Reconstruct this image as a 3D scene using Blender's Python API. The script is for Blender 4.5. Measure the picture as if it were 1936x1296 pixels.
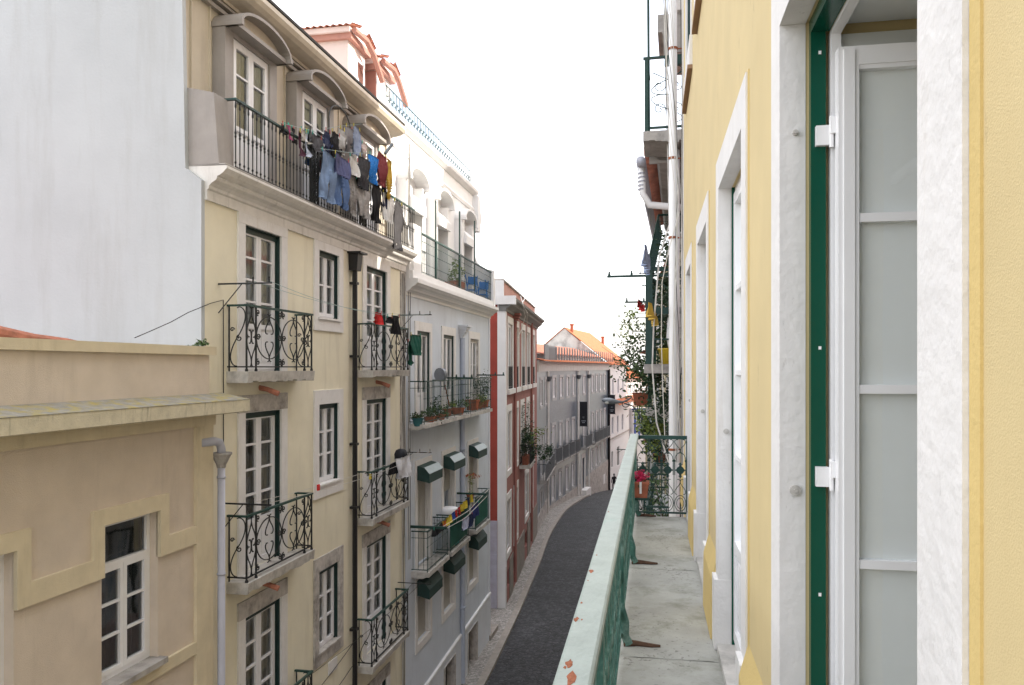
import bpy, bmesh, math, random
from mathutils import Vector
R_ = math.radians
PI = math.pi
SC = bpy.context.scene
COL = SC.collection
for o in list(bpy.data.objects):
    bpy.data.objects.remove(o)

# ------------------------------------------------------------------ camera, sky, sun, exposure
EZ = 10.1                       # eye height over the street (z values below are measured from the eye)
FPX, CX, HY = 1476.0, 968.0, 695.0
YAW = math.atan(263 / FPX)
CA, SA = math.cos(YAW), math.sin(YAW)
cam = bpy.data.cameras.new('camera')
camo = bpy.data.objects.new('camera', cam)
COL.objects.link(camo)
camo.location = (0, 0, EZ)
camo.rotation_euler = (R_(90), 0, YAW)
cam.sensor_width = 36
cam.lens = 36 * FPX / 1936
cam.shift_y = (HY - 648) / 1936
cam.clip_start = 0.02
cam.clip_end = 9000
SC.camera = camo

SUN_AZ, SUN_EL = R_(70), R_(30)
w = bpy.data.worlds.new('World')
SC.world = w
w.use_nodes = True
nt = w.node_tree
bg = nt.nodes['Background']
sky = nt.nodes.new('ShaderNodeTexSky')
sky.sky_type = 'NISHITA'
sky.sun_disc = False
sky.sun_elevation = SUN_EL
sky.sun_rotation = SUN_AZ
sky.air_density = 1.0
sky.dust_density = 3.5
sky.ozone_density = 1.0
# thin veil of bright cloud over the blue
tc = nt.nodes.new('ShaderNodeTexCoord')
mp = nt.nodes.new('ShaderNodeMapping')
mp.inputs['Scale'].default_value = (1.2, 1.2, 3.5)
no = nt.nodes.new('ShaderNodeTexNoise')
no.inputs['Scale'].default_value = 1.7
no.inputs['Detail'].default_value = 7
no.inputs['Roughness'].default_value = 0.55
cr = nt.nodes.new('ShaderNodeValToRGB')
cr.color_ramp.elements[0].position = 0.40
cr.color_ramp.elements[0].color = (0.24, 0.24, 0.24, 1)
cr.color_ramp.elements[1].position = 0.62
cr.color_ramp.elements[1].color = (0.97, 0.97, 0.97, 1)
mx = nt.nodes.new('ShaderNodeMixRGB')
mx.inputs[2].default_value = (9.4, 9.25, 9.25, 1)
nt.links.new(tc.outputs['Generated'], mp.inputs[0])
nt.links.new(mp.outputs[0], no.inputs[0])
nt.links.new(no.outputs[0], cr.inputs[0])
nt.links.new(cr.outputs[0], mx.inputs[0])
nt.links.new(sky.outputs[0], mx.inputs[1])
nt.links.new(mx.outputs[0], bg.inputs[0])
bg.inputs[1].default_value = 0.12

sl = bpy.data.lights.new('sun', 'SUN')
sl.energy = 2.6
sl.angle = R_(0.5)
sl.color = (1.0, 0.93, 0.82)
so = bpy.data.objects.new('sun', sl)
COL.objects.link(so)
so.location = (20, 20, 40)
sd = Vector((math.sin(SUN_AZ) * math.cos(SUN_EL), math.cos(SUN_AZ) * math.cos(SUN_EL), math.sin(SUN_EL)))
so.rotation_euler = sd.to_track_quat('Z', 'Y').to_euler()

vs = SC.view_settings
vs.view_transform = 'Standard'
vs.look = 'None'
vs.gamma = 1
vs.exposure = 1.62

# ------------------------------------------------------------------ materials
MATS = {}
def mat(name, col, rough=0.8, var=0.12, scale=3.0, bump=0.15, bscale=60.0, stain=0.0, stain_col=(0.12, 0.11, 0.1),
        metallic=0.0, spec=0.4, streak=False, stain_scale=1.2, thr=0.52, alpha=None, extra=None):
    if name in MATS:
        return MATS[name]
    m = bpy.data.materials.new(name)
    m.use_nodes = True
    n = m.node_tree
    L = n.links.new
    b = n.nodes['Principled BSDF']
    b.inputs['Roughness'].default_value = rough
    b.inputs['Metallic'].default_value = metallic
    b.inputs['Specular IOR Level'].default_value = spec
    g = n.nodes.new('ShaderNodeNewGeometry')
    pos = g.outputs['Position']
    nz = n.nodes.new('ShaderNodeTexNoise')
    nz.inputs['Scale'].default_value = scale
    nz.inputs['Detail'].default_value = 6
    nz.inputs['Roughness'].default_value = 0.6
    L(pos, nz.inputs['Vector'])
    r = n.nodes.new('ShaderNodeValToRGB')
    c = Vector(col)
    lo = c * (1 - var)
    hi = c * (1 + var)
    r.color_ramp.elements[0].position = 0.3
    r.color_ramp.elements[1].position = 0.7
    r.color_ramp.elements[0].color = (lo[0], lo[1], lo[2], 1)
    r.color_ramp.elements[1].color = (min(hi[0], .95), min(hi[1], .95), min(hi[2], .95), 1)
    L(nz.outputs[0], r.inputs[0])
    out = r.outputs[0]
    if stain > 0:
        mpn = n.nodes.new('ShaderNodeMapping')
        mpn.inputs['Scale'].default_value = (3, 3, 0.35) if streak else (1, 1, 1)
        L(pos, mpn.inputs[0])
        n2 = n.nodes.new('ShaderNodeTexNoise')
        n2.inputs['Scale'].default_value = stain_scale
        n2.inputs['Detail'].default_value = 9
        n2.inputs['Roughness'].default_value = 0.68
        L(mpn.outputs[0], n2.inputs['Vector'])
        r2 = n.nodes.new('ShaderNodeValToRGB')
        r2.color_ramp.elements[0].position = thr
        r2.color_ramp.elements[1].position = min(thr + 0.22, .99)
        r2.color_ramp.elements[0].color = (0, 0, 0, 1)
        r2.color_ramp.elements[1].color = (stain, stain, stain, 1)
        L(n2.outputs[0], r2.inputs[0])
        mx = n.nodes.new('ShaderNodeMixRGB')
        mx.inputs[2].default_value = (*stain_col, 1)
        L(r2.outputs[0], mx.inputs[0])
        L(out, mx.inputs[1])
        out = mx.outputs[0]
    if extra:
        out = extra(n, L, pos, out, b)
    L(out, b.inputs['Base Color'])
    if bump > 0:
        n3 = n.nodes.new('ShaderNodeTexNoise')
        n3.inputs['Scale'].default_value = bscale
        n3.inputs['Detail'].default_value = 4
        L(pos, n3.inputs['Vector'])
        bp = n.nodes.new('ShaderNodeBump')
        bp.inputs['Strength'].default_value = bump
        bp.inputs['Distance'].default_value = 0.01
        L(n3.outputs[0], bp.inputs['Height'])
        if not b.inputs['Normal'].is_linked:
            L(bp.outputs[0], b.inputs['Normal'])
    MATS[name] = m
    return m

def cells(scale, mortar, mcol, bumpd=0.02, stretch=(1, 1, 1), hv=0.35, thr=0.08):
    def f(n, L, pos, out, b):
        mpn = n.nodes.new('ShaderNodeMapping')
        mpn.inputs['Scale'].default_value = stretch
        L(pos, mpn.inputs[0])
        v = n.nodes.new('ShaderNodeTexVoronoi')
        v.feature = 'DISTANCE_TO_EDGE'
        v.inputs['Scale'].default_value = scale
        v.inputs['Randomness'].default_value = 0.65
        L(mpn.outputs[0], v.inputs['Vector'])
        v2 = n.nodes.new('ShaderNodeTexVoronoi')
        v2.inputs['Scale'].default_value = scale
        v2.inputs['Randomness'].default_value = 0.65
        L(mpn.outputs[0], v2.inputs['Vector'])
        hs = n.nodes.new('ShaderNodeMixRGB')
        hs.blend_type = 'MULTIPLY'
        hs.inputs[0].default_value = 1
        bw = n.nodes.new('ShaderNodeMapRange')
        bw.inputs[3].default_value = 1 - hv
        bw.inputs[4].default_value = 1 + hv
        sp = n.nodes.new('ShaderNodeSeparateColor')
        L(v2.outputs['Color'], sp.inputs[0])
        L(sp.outputs[0], bw.inputs[0])
        L(out, hs.inputs[1])
        L(bw.outputs[0], hs.inputs[2])
        r = n.nodes.new('ShaderNodeValToRGB')
        r.color_ramp.elements[0].position = 0.0
        r.color_ramp.elements[1].position = thr
        r.color_ramp.elements[0].color = (mortar, mortar, mortar, 1)
        r.color_ramp.elements[1].color = (0, 0, 0, 1)
        L(v.outputs['Distance'], r.inputs[0])
        m = n.nodes.new('ShaderNodeMixRGB')
        m.inputs[2].default_value = (*mcol, 1)
        L(r.outputs[0], m.inputs[0])
        L(hs.outputs[0], m.inputs[1])
        bp = n.nodes.new('ShaderNodeBump')
        bp.inputs['Strength'].default_value = 0.6
        bp.inputs['Distance'].default_value = bumpd
        bp.invert = True
        L(r.outputs[0], bp.inputs['Height'])
        L(bp.outputs[0], b.inputs['Normal'])
        return m.outputs[0]
    return f

def waves(direction, scale, depth, col2=None, fac=0.5, sharp=False):
    def f(n, L, pos, out, b):
        mpn = n.nodes.new('ShaderNodeMapping')
        mpn.inputs['Rotation'].default_value = direction
        L(pos, mpn.inputs[0])
        wv = n.nodes.new('ShaderNodeTexWave')
        wv.wave_type = 'BANDS'
        wv.bands_direction = 'X'
        wv.inputs['Scale'].default_value = scale
        wv.inputs['Distortion'].default_value = 0.3
        L(mpn.outputs[0], wv.inputs['Vector'])
        bp = n.nodes.new('ShaderNodeBump')
        bp.inputs['Strength'].default_value = 0.9
        bp.inputs['Distance'].default_value = depth
        L(wv.outputs['Fac'], bp.inputs['Height'])
        L(bp.outputs[0], b.inputs['Normal'])
        if col2 is None:
            return out
        r = n.nodes.new('ShaderNodeValToRGB')
        r.color_ramp.elements[0].position = 0.05
        r.color_ramp.elements[1].position = 0.3
        r.color_ramp.elements[0].color = (fac, fac, fac, 1)
        r.color_ramp.elements[1].color = (0, 0, 0, 1)
        L(wv.outputs['Fac'], r.inputs[0])
        m = n.nodes.new('ShaderNodeMixRGB')
        m.inputs[2].default_value = (*col2, 1)
        L(r.outputs[0], m.inputs[0])
        L(out, m.inputs[1])
        return m.outputs[0]
    return f

def specks(sc=55, thr=.64, fac=.75, col=(0.10, 0.09, 0.08)):
    def f(n, L, pos, out, b):
        mpn = n.nodes.new('ShaderNodeMapping')
        mpn.inputs['Scale'].default_value = (1, 1, .35)
        L(pos, mpn.inputs[0])
        z = n.nodes.new('ShaderNodeTexNoise')
        z.inputs['Scale'].default_value = sc
        z.inputs['Detail'].default_value = 5
        z.inputs['Roughness'].default_value = .7
        L(mpn.outputs[0], z.inputs['Vector'])
        z2 = n.nodes.new('ShaderNodeTexNoise')
        z2.inputs['Scale'].default_value = 2.3
        L(pos, z2.inputs['Vector'])
        ad = n.nodes.new('ShaderNodeMath'); ad.operation = 'MULTIPLY_ADD'; ad.inputs[1].default_value = .35; 
        L(z2.outputs[0], ad.inputs[0]); L(z.outputs[0], ad.inputs[2])
        r = n.nodes.new('ShaderNodeValToRGB')
        r.color_ramp.elements[0].position = thr + .14
        r.color_ramp.elements[1].position = thr + .20
        r.color_ramp.elements[0].color = (0, 0, 0, 1)
        r.color_ramp.elements[1].color = (fac, fac, fac, 1)
        L(ad.outputs[0], r.inputs[0])
        m = n.nodes.new('ShaderNodeMixRGB')
        m.inputs[2].default_value = (*col, 1)
        L(r.outputs[0], m.inputs[0]); L(out, m.inputs[1])
        return m.outputs[0]
    return f

def brick(bw, bh, mort, c2, rotz):
    """small glazed wall tiles laid in courses on an upright wall running in direction rotz"""
    def f(n, L, pos, out, b):
        sx = n.nodes.new('ShaderNodeSeparateXYZ')
        L(pos, sx.inputs[0])
        # distance along the wall
        a = n.nodes.new('ShaderNodeMath'); a.operation = 'MULTIPLY'; a.inputs[1].default_value = math.sin(rotz)
        c = n.nodes.new('ShaderNodeMath'); c.operation = 'MULTIPLY'; c.inputs[1].default_value = math.cos(rotz)
        L(sx.outputs[0], a.inputs[0]); L(sx.outputs[1], c.inputs[0])
        s = n.nodes.new('ShaderNodeMath'); s.operation = 'ADD'
        L(a.outputs[0], s.inputs[0]); L(c.outputs[0], s.inputs[1])
        cb = n.nodes.new('ShaderNodeCombineXYZ')
        L(s.outputs[0], cb.inputs[0]); L(sx.outputs[2], cb.inputs[1])
        t = n.nodes.new('ShaderNodeTexBrick')
        t.inputs['Scale'].default_value = 1
        t.inputs['Brick Width'].default_value = bw
        t.inputs['Row Height'].default_value = bh
        t.inputs['Mortar Size'].default_value = mort
        t.inputs['Mortar'].default_value = (0.12, 0.13, 0.14, 1)
        t.inputs['Color2'].default_value = (*c2, 1)
        L(cb.outputs[0], t.inputs['Vector'])
        L(out, t.inputs['Color1'])
        return t.outputs['Color']
    return f

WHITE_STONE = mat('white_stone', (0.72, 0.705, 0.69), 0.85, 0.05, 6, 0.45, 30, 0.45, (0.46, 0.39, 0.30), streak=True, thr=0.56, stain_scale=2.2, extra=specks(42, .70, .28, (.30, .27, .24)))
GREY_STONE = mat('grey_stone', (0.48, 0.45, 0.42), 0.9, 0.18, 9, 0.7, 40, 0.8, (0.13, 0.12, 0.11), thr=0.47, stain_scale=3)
SLAB = mat('balcony_slab_stone', (0.50, 0.48, 0.45), 0.9, 0.16, 8, 0.6, 35, 0.7, (0.12, 0.11, 0.10), thr=0.5, stain_scale=2.5)
FLOOR_STONE = mat('worn_floor_stone', (0.36, 0.36, 0.33), 0.8, 0.16, 3.5, 0.55, 25, 0.75, (0.13, 0.14, 0.085), thr=0.50, stain_scale=3.0, extra=specks(30, .63, .6))
YELLOW = mat('yellow_render', (0.64, 0.515, 0.275), 0.85, 0.05, 2, 0.22, 330, 0.30, (0.56, 0.42, 0.20), streak=True, thr=0.5, stain_scale=0.9, extra=specks(18, .70, .35, (.35, .27, .16)))
YELLOW_EDGE = mat('deep_yellow_trim', (0.65, 0.49, 0.20), 0.8, 0.06, 3, 0.2, 90)
CREAM = mat('cream_render', (0.77, 0.72, 0.565), 0.88, 0.06, 1.5, 0.3, 90, 0.42, (0.46, 0.41, 0.30), streak=True, thr=0.53)
PLASTER = mat('white_plaster', (0.47, 0.495, 0.515), 0.9, 0.06, 0.7, 0.35, 25, 0.5, (0.36, 0.36, 0.35), streak=True, thr=0.5, stain_scale=0.7)
CORNICE = mat('cornice_white', (0.70, 0.68, 0.65), 0.85, 0.08, 5, 0.3, 40, 0.6, (0.25, 0.23, 0.21), streak=True, thr=0.56, stain_scale=2)
WHITE_PAINT = mat('white_paint', (0.78, 0.78, 0.80), 0.4, 0.03, 4, 0.05, 60, 0.1, (0.5, 0.48, 0.45))
WHITE_PVC = mat('white_pvc', (0.86, 0.86, 0.87), 0.25, 0.02, 4, 0.0)
GREEN_DARK = mat('dark_green_paint', (0.012, 0.035, 0.032), 0.45, 0.2, 8, 0.1)
IRON = mat('black_iron', (0.012, 0.014, 0.015), 0.5, 0.25, 12, 0.3, 120, 0.3, (0.06, 0.03, 0.02), thr=0.62, stain_scale=9)
IRON_GREEN = mat('green_iron', (0.012, 0.048, 0.040), 0.45, 0.25, 9, 0.3, 90)
RAIL_GREEN = mat('weathered_green_rail', (0.035, 0.115, 0.09), 0.55, 0.3, 14, 0.35, 60, 0.7, (0.26, 0.36, 0.32), thr=0.50, stain_scale=7)
RAIL_SKY_PALE = mat('sky_pale_green_rail_top', (0.31, 0.36, 0.33), 0.5, 0.12, 9, 0.3, 60, 0.6, (0.18, 0.36, 0.30), thr=0.6, stain_scale=3, streak=False)  # weathered green, lightened: sky reflection put into the colour
RUST = mat('rust', (0.32, 0.11, 0.055), 0.9, 0.3, 40, 0.6, 150)
GREEN_FRAME = mat('glossy_green_frame', (0.004, 0.070, 0.043), 0.22, 0.05, 4, 0.0)
ZINC = mat('grey_zinc', (0.32, 0.295, 0.275), 0.6, 0.10, 3, 0.1, 30, 0.3, (0.16, 0.15, 0.14), streak=True)
ZINC_BEIGE = mat('beige_zinc', (0.56, 0.50, 0.40), 0.6, 0.08, 2, 0.12, 30, 0.35, (0.30, 0.26, 0.2), streak=True)
BEIGE = mat('pink_beige_render', (0.62, 0.535, 0.445), 0.9, 0.07, 2.5, 0.6, 120, 0.3, (0.30, 0.25, 0.19), streak=True, thr=0.55)
OCHRE = mat('ochre_trim', (0.63, 0.55, 0.395), 0.9, 0.08, 3, 0.4, 90, 0.35, (0.25, 0.21, 0.12), streak=True, thr=0.56)
LICHEN = mat('lichen_ledge', (0.26, 0.25, 0.22), 0.95, 0.2, 9, 0.7, 60, 0.95, (0.36, 0.29, 0.06), thr=0.46, stain_scale=6)
LEDGE_EDGE = mat('stained_ledge_edge', (0.58, 0.53, 0.40), 0.95, 0.12, 9, 0.6, 60, 0.95, (0.09, 0.09, 0.05), streak=True, thr=0.56, stain_scale=4)
BLUE_R = mat('pale_blue_render', (0.60, 0.65, 0.72), 0.88, 0.05, 1.2, 0.25, 60, 0.45, (0.27, 0.29, 0.33), streak=True, thr=0.55)
DADO = mat('pale_grey_dado', (0.66, 0.69, 0.74), 0.85, 0.05, 2, 0.2, 60)
TERRACE_WHITE = mat('terrace_white', (0.74, 0.74, 0.74), 0.85, 0.04, 2, 0.2, 40, 0.25, (0.5, 0.48, 0.45), thr=0.58)
PINK_R = mat('dusky_pink_render', (0.31, 0.135, 0.115), 0.88, 0.1, 1.5, 0.3, 60, 0.35, (0.16, 0.09, 0.08), streak=True, thr=0.53)
PARAPET_PINK = mat('faded_pink_parapet', (0.50, 0.27, 0.22), 0.88, 0.08, 1.5, 0.3, 60, 0.3, (0.36, 0.25, 0.22), streak=True)
RED_R = mat('brick_red_render', (0.34, 0.062, 0.045), 0.85, 0.12, 1.5, 0.2, 60, 0.3, (0.22, 0.05, 0.04))
LAV = mat('patched_pale_plaster', (0.45, 0.44, 0.52), 0.9, 0.1, 4, 0.4, 50, 0.4, (0.3, 0.2, 0.2), thr=0.55)
DIRTY = mat('dirty_grey_base', (0.26, 0.23, 0.2), 0.9, 0.18, 3, 0.5, 40, 0.6, (0.08, 0.07, 0.06), streak=True)
GUTTER_GREY = mat('grey_pipe_paint', (0.42, 0.43, 0.50), 0.45, 0.05, 4, 0.05)
BLUE_PIPE = mat('pale_blue_pipe', (0.42, 0.46, 0.55), 0.5, 0.05, 4, 0.05)
BLACK_PIPE = mat('black_pipe_paint', (0.012, 0.012, 0.014), 0.4, 0.1, 4, 0.05)
TERRA = mat('terracotta', (0.36, 0.12, 0.07), 0.85, 0.2, 14, 0.3, 80)
TILE_UP = mat('clay_roof_tiles', (0.50, 0.175, 0.085), 0.85, 0.18, 5, 0.2, 60, 0.25, (0.35, 0.13, 0.08), thr=0.55, stain_scale=3)
TILE_OLD = mat('old_clay_tiles', (0.44, 0.18, 0.12), 0.9, 0.25, 7, 0.4, 60, 0.6, (0.12, 0.08, 0.07), thr=0.5, stain_scale=5)
ROAD_M = mat('road_setts', (0.050, 0.051, 0.055), 0.75, 0.30, 1.2, 0, 60, 0.5, (0.022, 0.022, 0.024), thr=0.48, stain_scale=0.45, extra=cells(7.5, 0.85, (0.016, 0.016, 0.017), 0.03, hv=0.45, thr=0.14), spec=0.35)
PAVE_M = mat('limestone_paving', (0.32, 0.30, 0.28), 0.85, 0.16, 1.5, 0, 60, 0.5, (0.16, 0.14, 0.12), thr=0.5, stain_scale=1.3, extra=cells(13, 0.7, (0.13, 0.12, 0.11), 0.01, hv=0.35, thr=0.09))
KERB_M = mat('kerb_stone', (0.30, 0.27, 0.24), 0.85, 0.15, 5, 0.4, 50, 0.4, (0.12, 0.11, 0.1))
GROUND_M = mat('ground_earth', (0.16, 0.15, 0.12), 0.95, 0.3, 0.05, 0.2, 3)
SCREEN = mat('dark_grey_screen', (0.10, 0.11, 0.12), 0.5, 0.08, 3, 0.05)
METAL_SHEET = mat('ribbed_metal', (0.50, 0.52, 0.53), 0.5, 0.05, 2, 0, extra=waves((0, 0, R_(-73)), 3.0, 0.05, (0.28, 0.29, 0.31), 0.7))
GABLE = mat('weathered_gable', (0.52, 0.51, 0.48), 0.9, 0.1, 1.0, 0.3, 30, 0.9, (0.2, 0.18, 0.17), thr=0.45, stain_scale=0.8)
TILES_BLUE = mat('blue_grey_wall_tiles', (0.125, 0.165, 0.215), 0.3, 0.12, 0.5, 0, spec=0.6, extra=brick(0.30, 0.15, 0.010, (0.10, 0.13, 0.165), R_(6.4)))
SHUTTER = mat('cream_shutter', (0.62, 0.60, 0.54), 0.6, 0.04, 3, 0, extra=waves((0, R_(90), 0), 9.0, 0.02, (0.25, 0.24, 0.22), 0.8))
GREEN_BOX = mat('green_shutter_box', (0.014, 0.042, 0.037), 0.65, 0.15, 5, 0.05)
GREEN_BOX_TOP = mat('shiny_box_lid', (0.16, 0.20, 0.20), 0.4, 0.08, 5, 0.05, metallic=0.3)
CURTAIN = mat('grey_net_curtain', (0.60, 0.60, 0.58), 0.9, 0.2, 2.5, 0, extra=waves((0, 0, 0), 5.5, 0.03, (0.20, 0.20, 0.21), 0.6))
CURTAIN_D = mat('dark_curtain', (0.32, 0.32, 0.32), 0.9, 0.3, 2.5, 0, extra=waves((0, 0, 0), 4.5, 0.03, (0.06, 0.06, 0.06), 0.6))
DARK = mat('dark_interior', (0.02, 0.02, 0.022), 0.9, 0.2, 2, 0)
WOOD_DARK = mat('dark_wood_door', (0.055, 0.045, 0.04), 0.6, 0.2, 4, 0.1, extra=waves((0, 0, 0), 8.0, 0.01, (0.02, 0.018, 0.015), 0.7))
INNER = mat('interior_white', (0.74, 0.76, 0.74), 0.6, 0.02, 2, 0)
TEAL = mat('turquoise_sheet', (0.10, 0.42, 0.40), 0.5, 0.1, 4, 0.05)
GREEN_NET = mat('green_windbreak', (0.015, 0.14, 0.10), 0.7, 0.15, 4, 0.05)
CONC = mat('old_concrete', (0.40, 0.38, 0.36), 0.9, 0.2, 5, 0.6, 30, 0.7, (0.14, 0.13, 0.12), thr=0.48, stain_scale=2)
PINK_PALE = mat('pale_pink_render', (0.62, 0.50, 0.46), 0.9, 0.06, 1.5, 0.2, 50, 0.3, (0.4, 0.33, 0.3), streak=True)
CREAM2 = mat('pale_cream_render', (0.60, 0.52, 0.33), 0.9, 0.06, 1.5, 0.2, 50, 0.3, (0.4, 0.33, 0.22), streak=True)
BLUE_SIGN = mat('blue_enamel', (0.05, 0.10, 0.36), 0.4, 0.1, 3, 0.05)
BLUE_CHAIR = mat('blue_plastic', (0.03, 0.20, 0.60), 0.4, 0.05, 3, 0)
YELLOW_PL = mat('yellow_plastic', (0.60, 0.43, 0.03), 0.4, 0.05, 3, 0)
BLACK_CLOTH = mat('black_banner', (0.012, 0.014, 0.02), 0.7, 0.1, 4, 0.1)
GREY_PRINT = mat('grey_print', (0.35, 0.38, 0.42), 0.7, 0.05, 4, 0)
LEAF = mat('green_leaves', (0.055, 0.10, 0.030), 0.55, 0.45, 22, 0)
LEAF_D = mat('dark_green_leaves', (0.020, 0.052, 0.020), 0.55, 0.45, 22, 0)
LEAF_L = mat('light_green_leaves', (0.16, 0.22, 0.04), 0.55, 0.35, 22, 0)
STEM = mat('brown_stems', (0.09, 0.06, 0.035), 0.8, 0.3, 20, 0)
PETAL = mat('pink_petals', (0.62, 0.030, 0.12), 0.6, 0.35, 60, 0)
LAMP_GREY = mat('lamp_grey_metal', (0.20, 0.22, 0.25), 0.4, 0.1, 4, 0.05, metallic=0.3)
LAMP_GLASS = mat('lamp_bowl', (0.65, 0.66, 0.64), 0.2, 0.02, 3, 0)
RED_PAINT = mat('dull_red_paint', (0.30, 0.03, 0.02), 0.5, 0.1, 4, 0.1)
CABLE_W = mat('white_cable', (0.62, 0.60, 0.56), 0.5, 0.1, 6, 0)
CABLE_B = mat('black_cable', (0.02, 0.02, 0.02), 0.5, 0.1, 6, 0)
CABLE_G = mat('grey_green_line', (0.30, 0.42, 0.42), 0.5, 0.1, 6, 0)
SKIN = mat('skin', (0.45, 0.26, 0.18), 0.5, 0.05, 10, 0)

def glass_mat():
    m = bpy.data.materials.new('window_glass')
    m.use_nodes = True
    n = m.node_tree
    for x in list(n.nodes):
        n.nodes.remove(x)
    o = n.nodes.new('ShaderNodeOutputMaterial')
    gl = n.nodes.new('ShaderNodeBsdfGlossy')
    gl.inputs['Roughness'].default_value = 0.03
    gl.inputs['Color'].default_value = (0.9, 0.95, 0.97, 1)
    tr = n.nodes.new('ShaderNodeBsdfTransparent')
    tr.inputs['Color'].default_value = (0.97, 0.98, 0.98, 1)
    fr = n.nodes.new('ShaderNodeFresnel')
    fr.inputs['IOR'].default_value = 1.6
    ad = n.nodes.new('ShaderNodeMath')
    ad.operation = 'ADD'
    ad.inputs[1].default_value = 0.06
    mx = n.nodes.new('ShaderNodeMixShader')
    g = n.nodes.new('ShaderNodeNewGeometry')
    nz = n.nodes.new('ShaderNodeTexNoise')
    nz.inputs['Scale'].default_value = 1.8
    bp = n.nodes.new('ShaderNodeBump')
    bp.inputs['Strength'].default_value = 0.12
    bp.inputs['Distance'].default_value = 0.02
    n.links.new(g.outputs['Position'], nz.inputs['Vector'])
    n.links.new(nz.outputs[0], bp.inputs['Height'])
    n.links.new(bp.outputs[0], gl.inputs['Normal'])
    n.links.new(fr.outputs[0], ad.inputs[0])
    n.links.new(ad.outputs[0], mx.inputs[0])
    n.links.new(tr.outputs[0], mx.inputs[1])
    n.links.new(gl.outputs[0], mx.inputs[2])
    n.links.new(mx.outputs[0], o.inputs[0])
    return m
GLASS = glass_mat()

# ------------------------------------------------------------------ mesh helpers
class MB:
    def __init__(s):
        s.v = []; s.f = []
    def add(s, vs, fs):
        k = len(s.v)
        s.v += [tuple(p) for p in vs]
        s.f += [tuple(i + k for i in f) for f in fs]
        return s
    def quad(s, a, b, c, d):
        return s.add([a, b, c, d], [(0, 1, 2, 3)])
    def hexa(s, p):          # 8 corners: bottom loop 0-3, top loop 4-7
        return s.add(p, [(0, 3, 2, 1), (4, 5, 6, 7), (0, 1, 5, 4), (1, 2, 6, 5), (2, 3, 7, 6), (3, 0, 4, 7)])
    def fb(s, F, s0, s1, z0, z1, o0, o1):
        P = F.P
        return s.hexa([P(s0, z0, o0), P(s1, z0, o0), P(s1, z0, o1), P(s0, z0, o1),
                       P(s0, z1, o0), P(s1, z1, o0), P(s1, z1, o1), P(s0, z1, o1)])
    def wb(s, x0, x1, y0, y1, z0, z1):
        return s.hexa([(x0, y0, z0), (x1, y0, z0), (x1, y1, z0), (x0, y1, z0),
                       (x0, y0, z1), (x1, y0, z1), (x1, y1, z1), (x0, y1, z1)])
    def tube(s, pts, r, n=5, flat=None):
        pts = [Vector(p) for p in pts]
        m = len(pts)
        rs = r if isinstance(r, (list, tuple)) else [r] * m
        k = len(s.v)
        up = None
        for i, p in enumerate(pts):
            t = pts[min(i + 1, m - 1)] - pts[max(i - 1, 0)]
            if t.length < 1e-9:
                t = Vector((0, 0, 1))
            t.normalize()
            if up is None:
                ref = Vector((0, 0, 1)) if abs(t.z) < 0.9 else Vector((1, 0, 0))
                up = (ref - t * ref.dot(t)).normalized()
            else:
                up = up - t * up.dot(t)
                up = up.normalized() if up.length > 1e-6 else t.orthogonal().normalized()
            sd_ = t.cross(up)
            for j in range(n):
                a = 2 * PI * j / n + PI / n
                q = p + (up * math.cos(a) + sd_ * math.sin(a)) * rs[i]
                s.v.append(tuple(q))
        for i in range(m - 1):
            for j in range(n):
                j2 = (j + 1) % n
                s.f.append((k + i * n + j, k + i * n + j2, k + (i + 1) * n + j2, k + (i + 1) * n + j))
        s.f.append(tuple(k + j for j in range(n))[::-1])
        s.f.append(tuple(k + (m - 1) * n + j for j in range(n)))
        return s
    def prof(s, F, prof, s0, s1):
        """extrude closed profile [(out, z)] along the facade"""
        n = len(prof)
        a = [F.P(s0, z, o) for o, z in prof]
        b = [F.P(s1, z, o) for o, z in prof]
        fs = [(i, (i + 1) % n, (i + 1) % n + n, i + n) for i in range(n)]
        fs.append(tuple(range(n))[::-1]); fs.append(tuple(range(n, 2 * n)))
        return s.add(a + b, fs)
    def profo(s, F, prof, o0, o1):
        """extrude closed profile [(s, z)] across the facade"""
        n = len(prof)
        a = [F.P(q, z, o0) for q, z in prof]
        b = [F.P(q, z, o1) for q, z in prof]
        fs = [(i, (i + 1) % n, (i + 1) % n + n, i + n) for i in range(n)]
        fs.append(tuple(range(n))[::-1]); fs.append(tuple(range(n, 2 * n)))
        return s.add(a + b, fs)
    def lathe(s, c, prof, n=12):
        k = len(s.v)
        c = Vector(c)
        for r, z in prof:
            for j in range(n):
                a = 2 * PI * j / n
                s.v.append((c.x + r * math.cos(a), c.y + r * math.sin(a), c.z + z))
        m = len(prof)
        for i in range(m - 1):
            for j in range(n):
                j2 = (j + 1) % n
                s.f.append((k + i * n + j, k + i * n + j2, k + (i + 1) * n + j2, k + (i + 1) * n + j))
        s.f.append(tuple(k + j for j in range(n))[::-1])
        s.f.append(tuple(k + (m - 1) * n + j for j in range(n)))
        return s
    def build(s, name, m, parent=None, smooth=False, loc=None):
        me = bpy.data.meshes.new(name)
        if parent is not None:
            base = parent['_b'][:] if '_b' in parent else (0, 0, 0)
        elif loc is not None:
            base = loc
        else:
            xs = [p[0] for p in s.v]; ys = [p[1] for p in s.v]; zs = [p[2] for p in s.v]
            base = ((min(xs) + max(xs)) / 2, (min(ys) + max(ys)) / 2, min(zs))
        me.from_pydata([(p[0] - base[0], p[1] - base[1], p[2] - base[2]) for p in s.v], [], s.f)
        me.materials.append(m)
        if smooth:
            me.polygons.foreach_set('use_smooth', [True] * len(me.polygons))
        o = bpy.data.objects.new(name, me)
        COL.objects.link(o)
        if parent is not None:
            o.parent = parent
        else:
            o.location = (base[0], base[1], base[2] + EZ)
        o['_b'] = base
        return o

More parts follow.
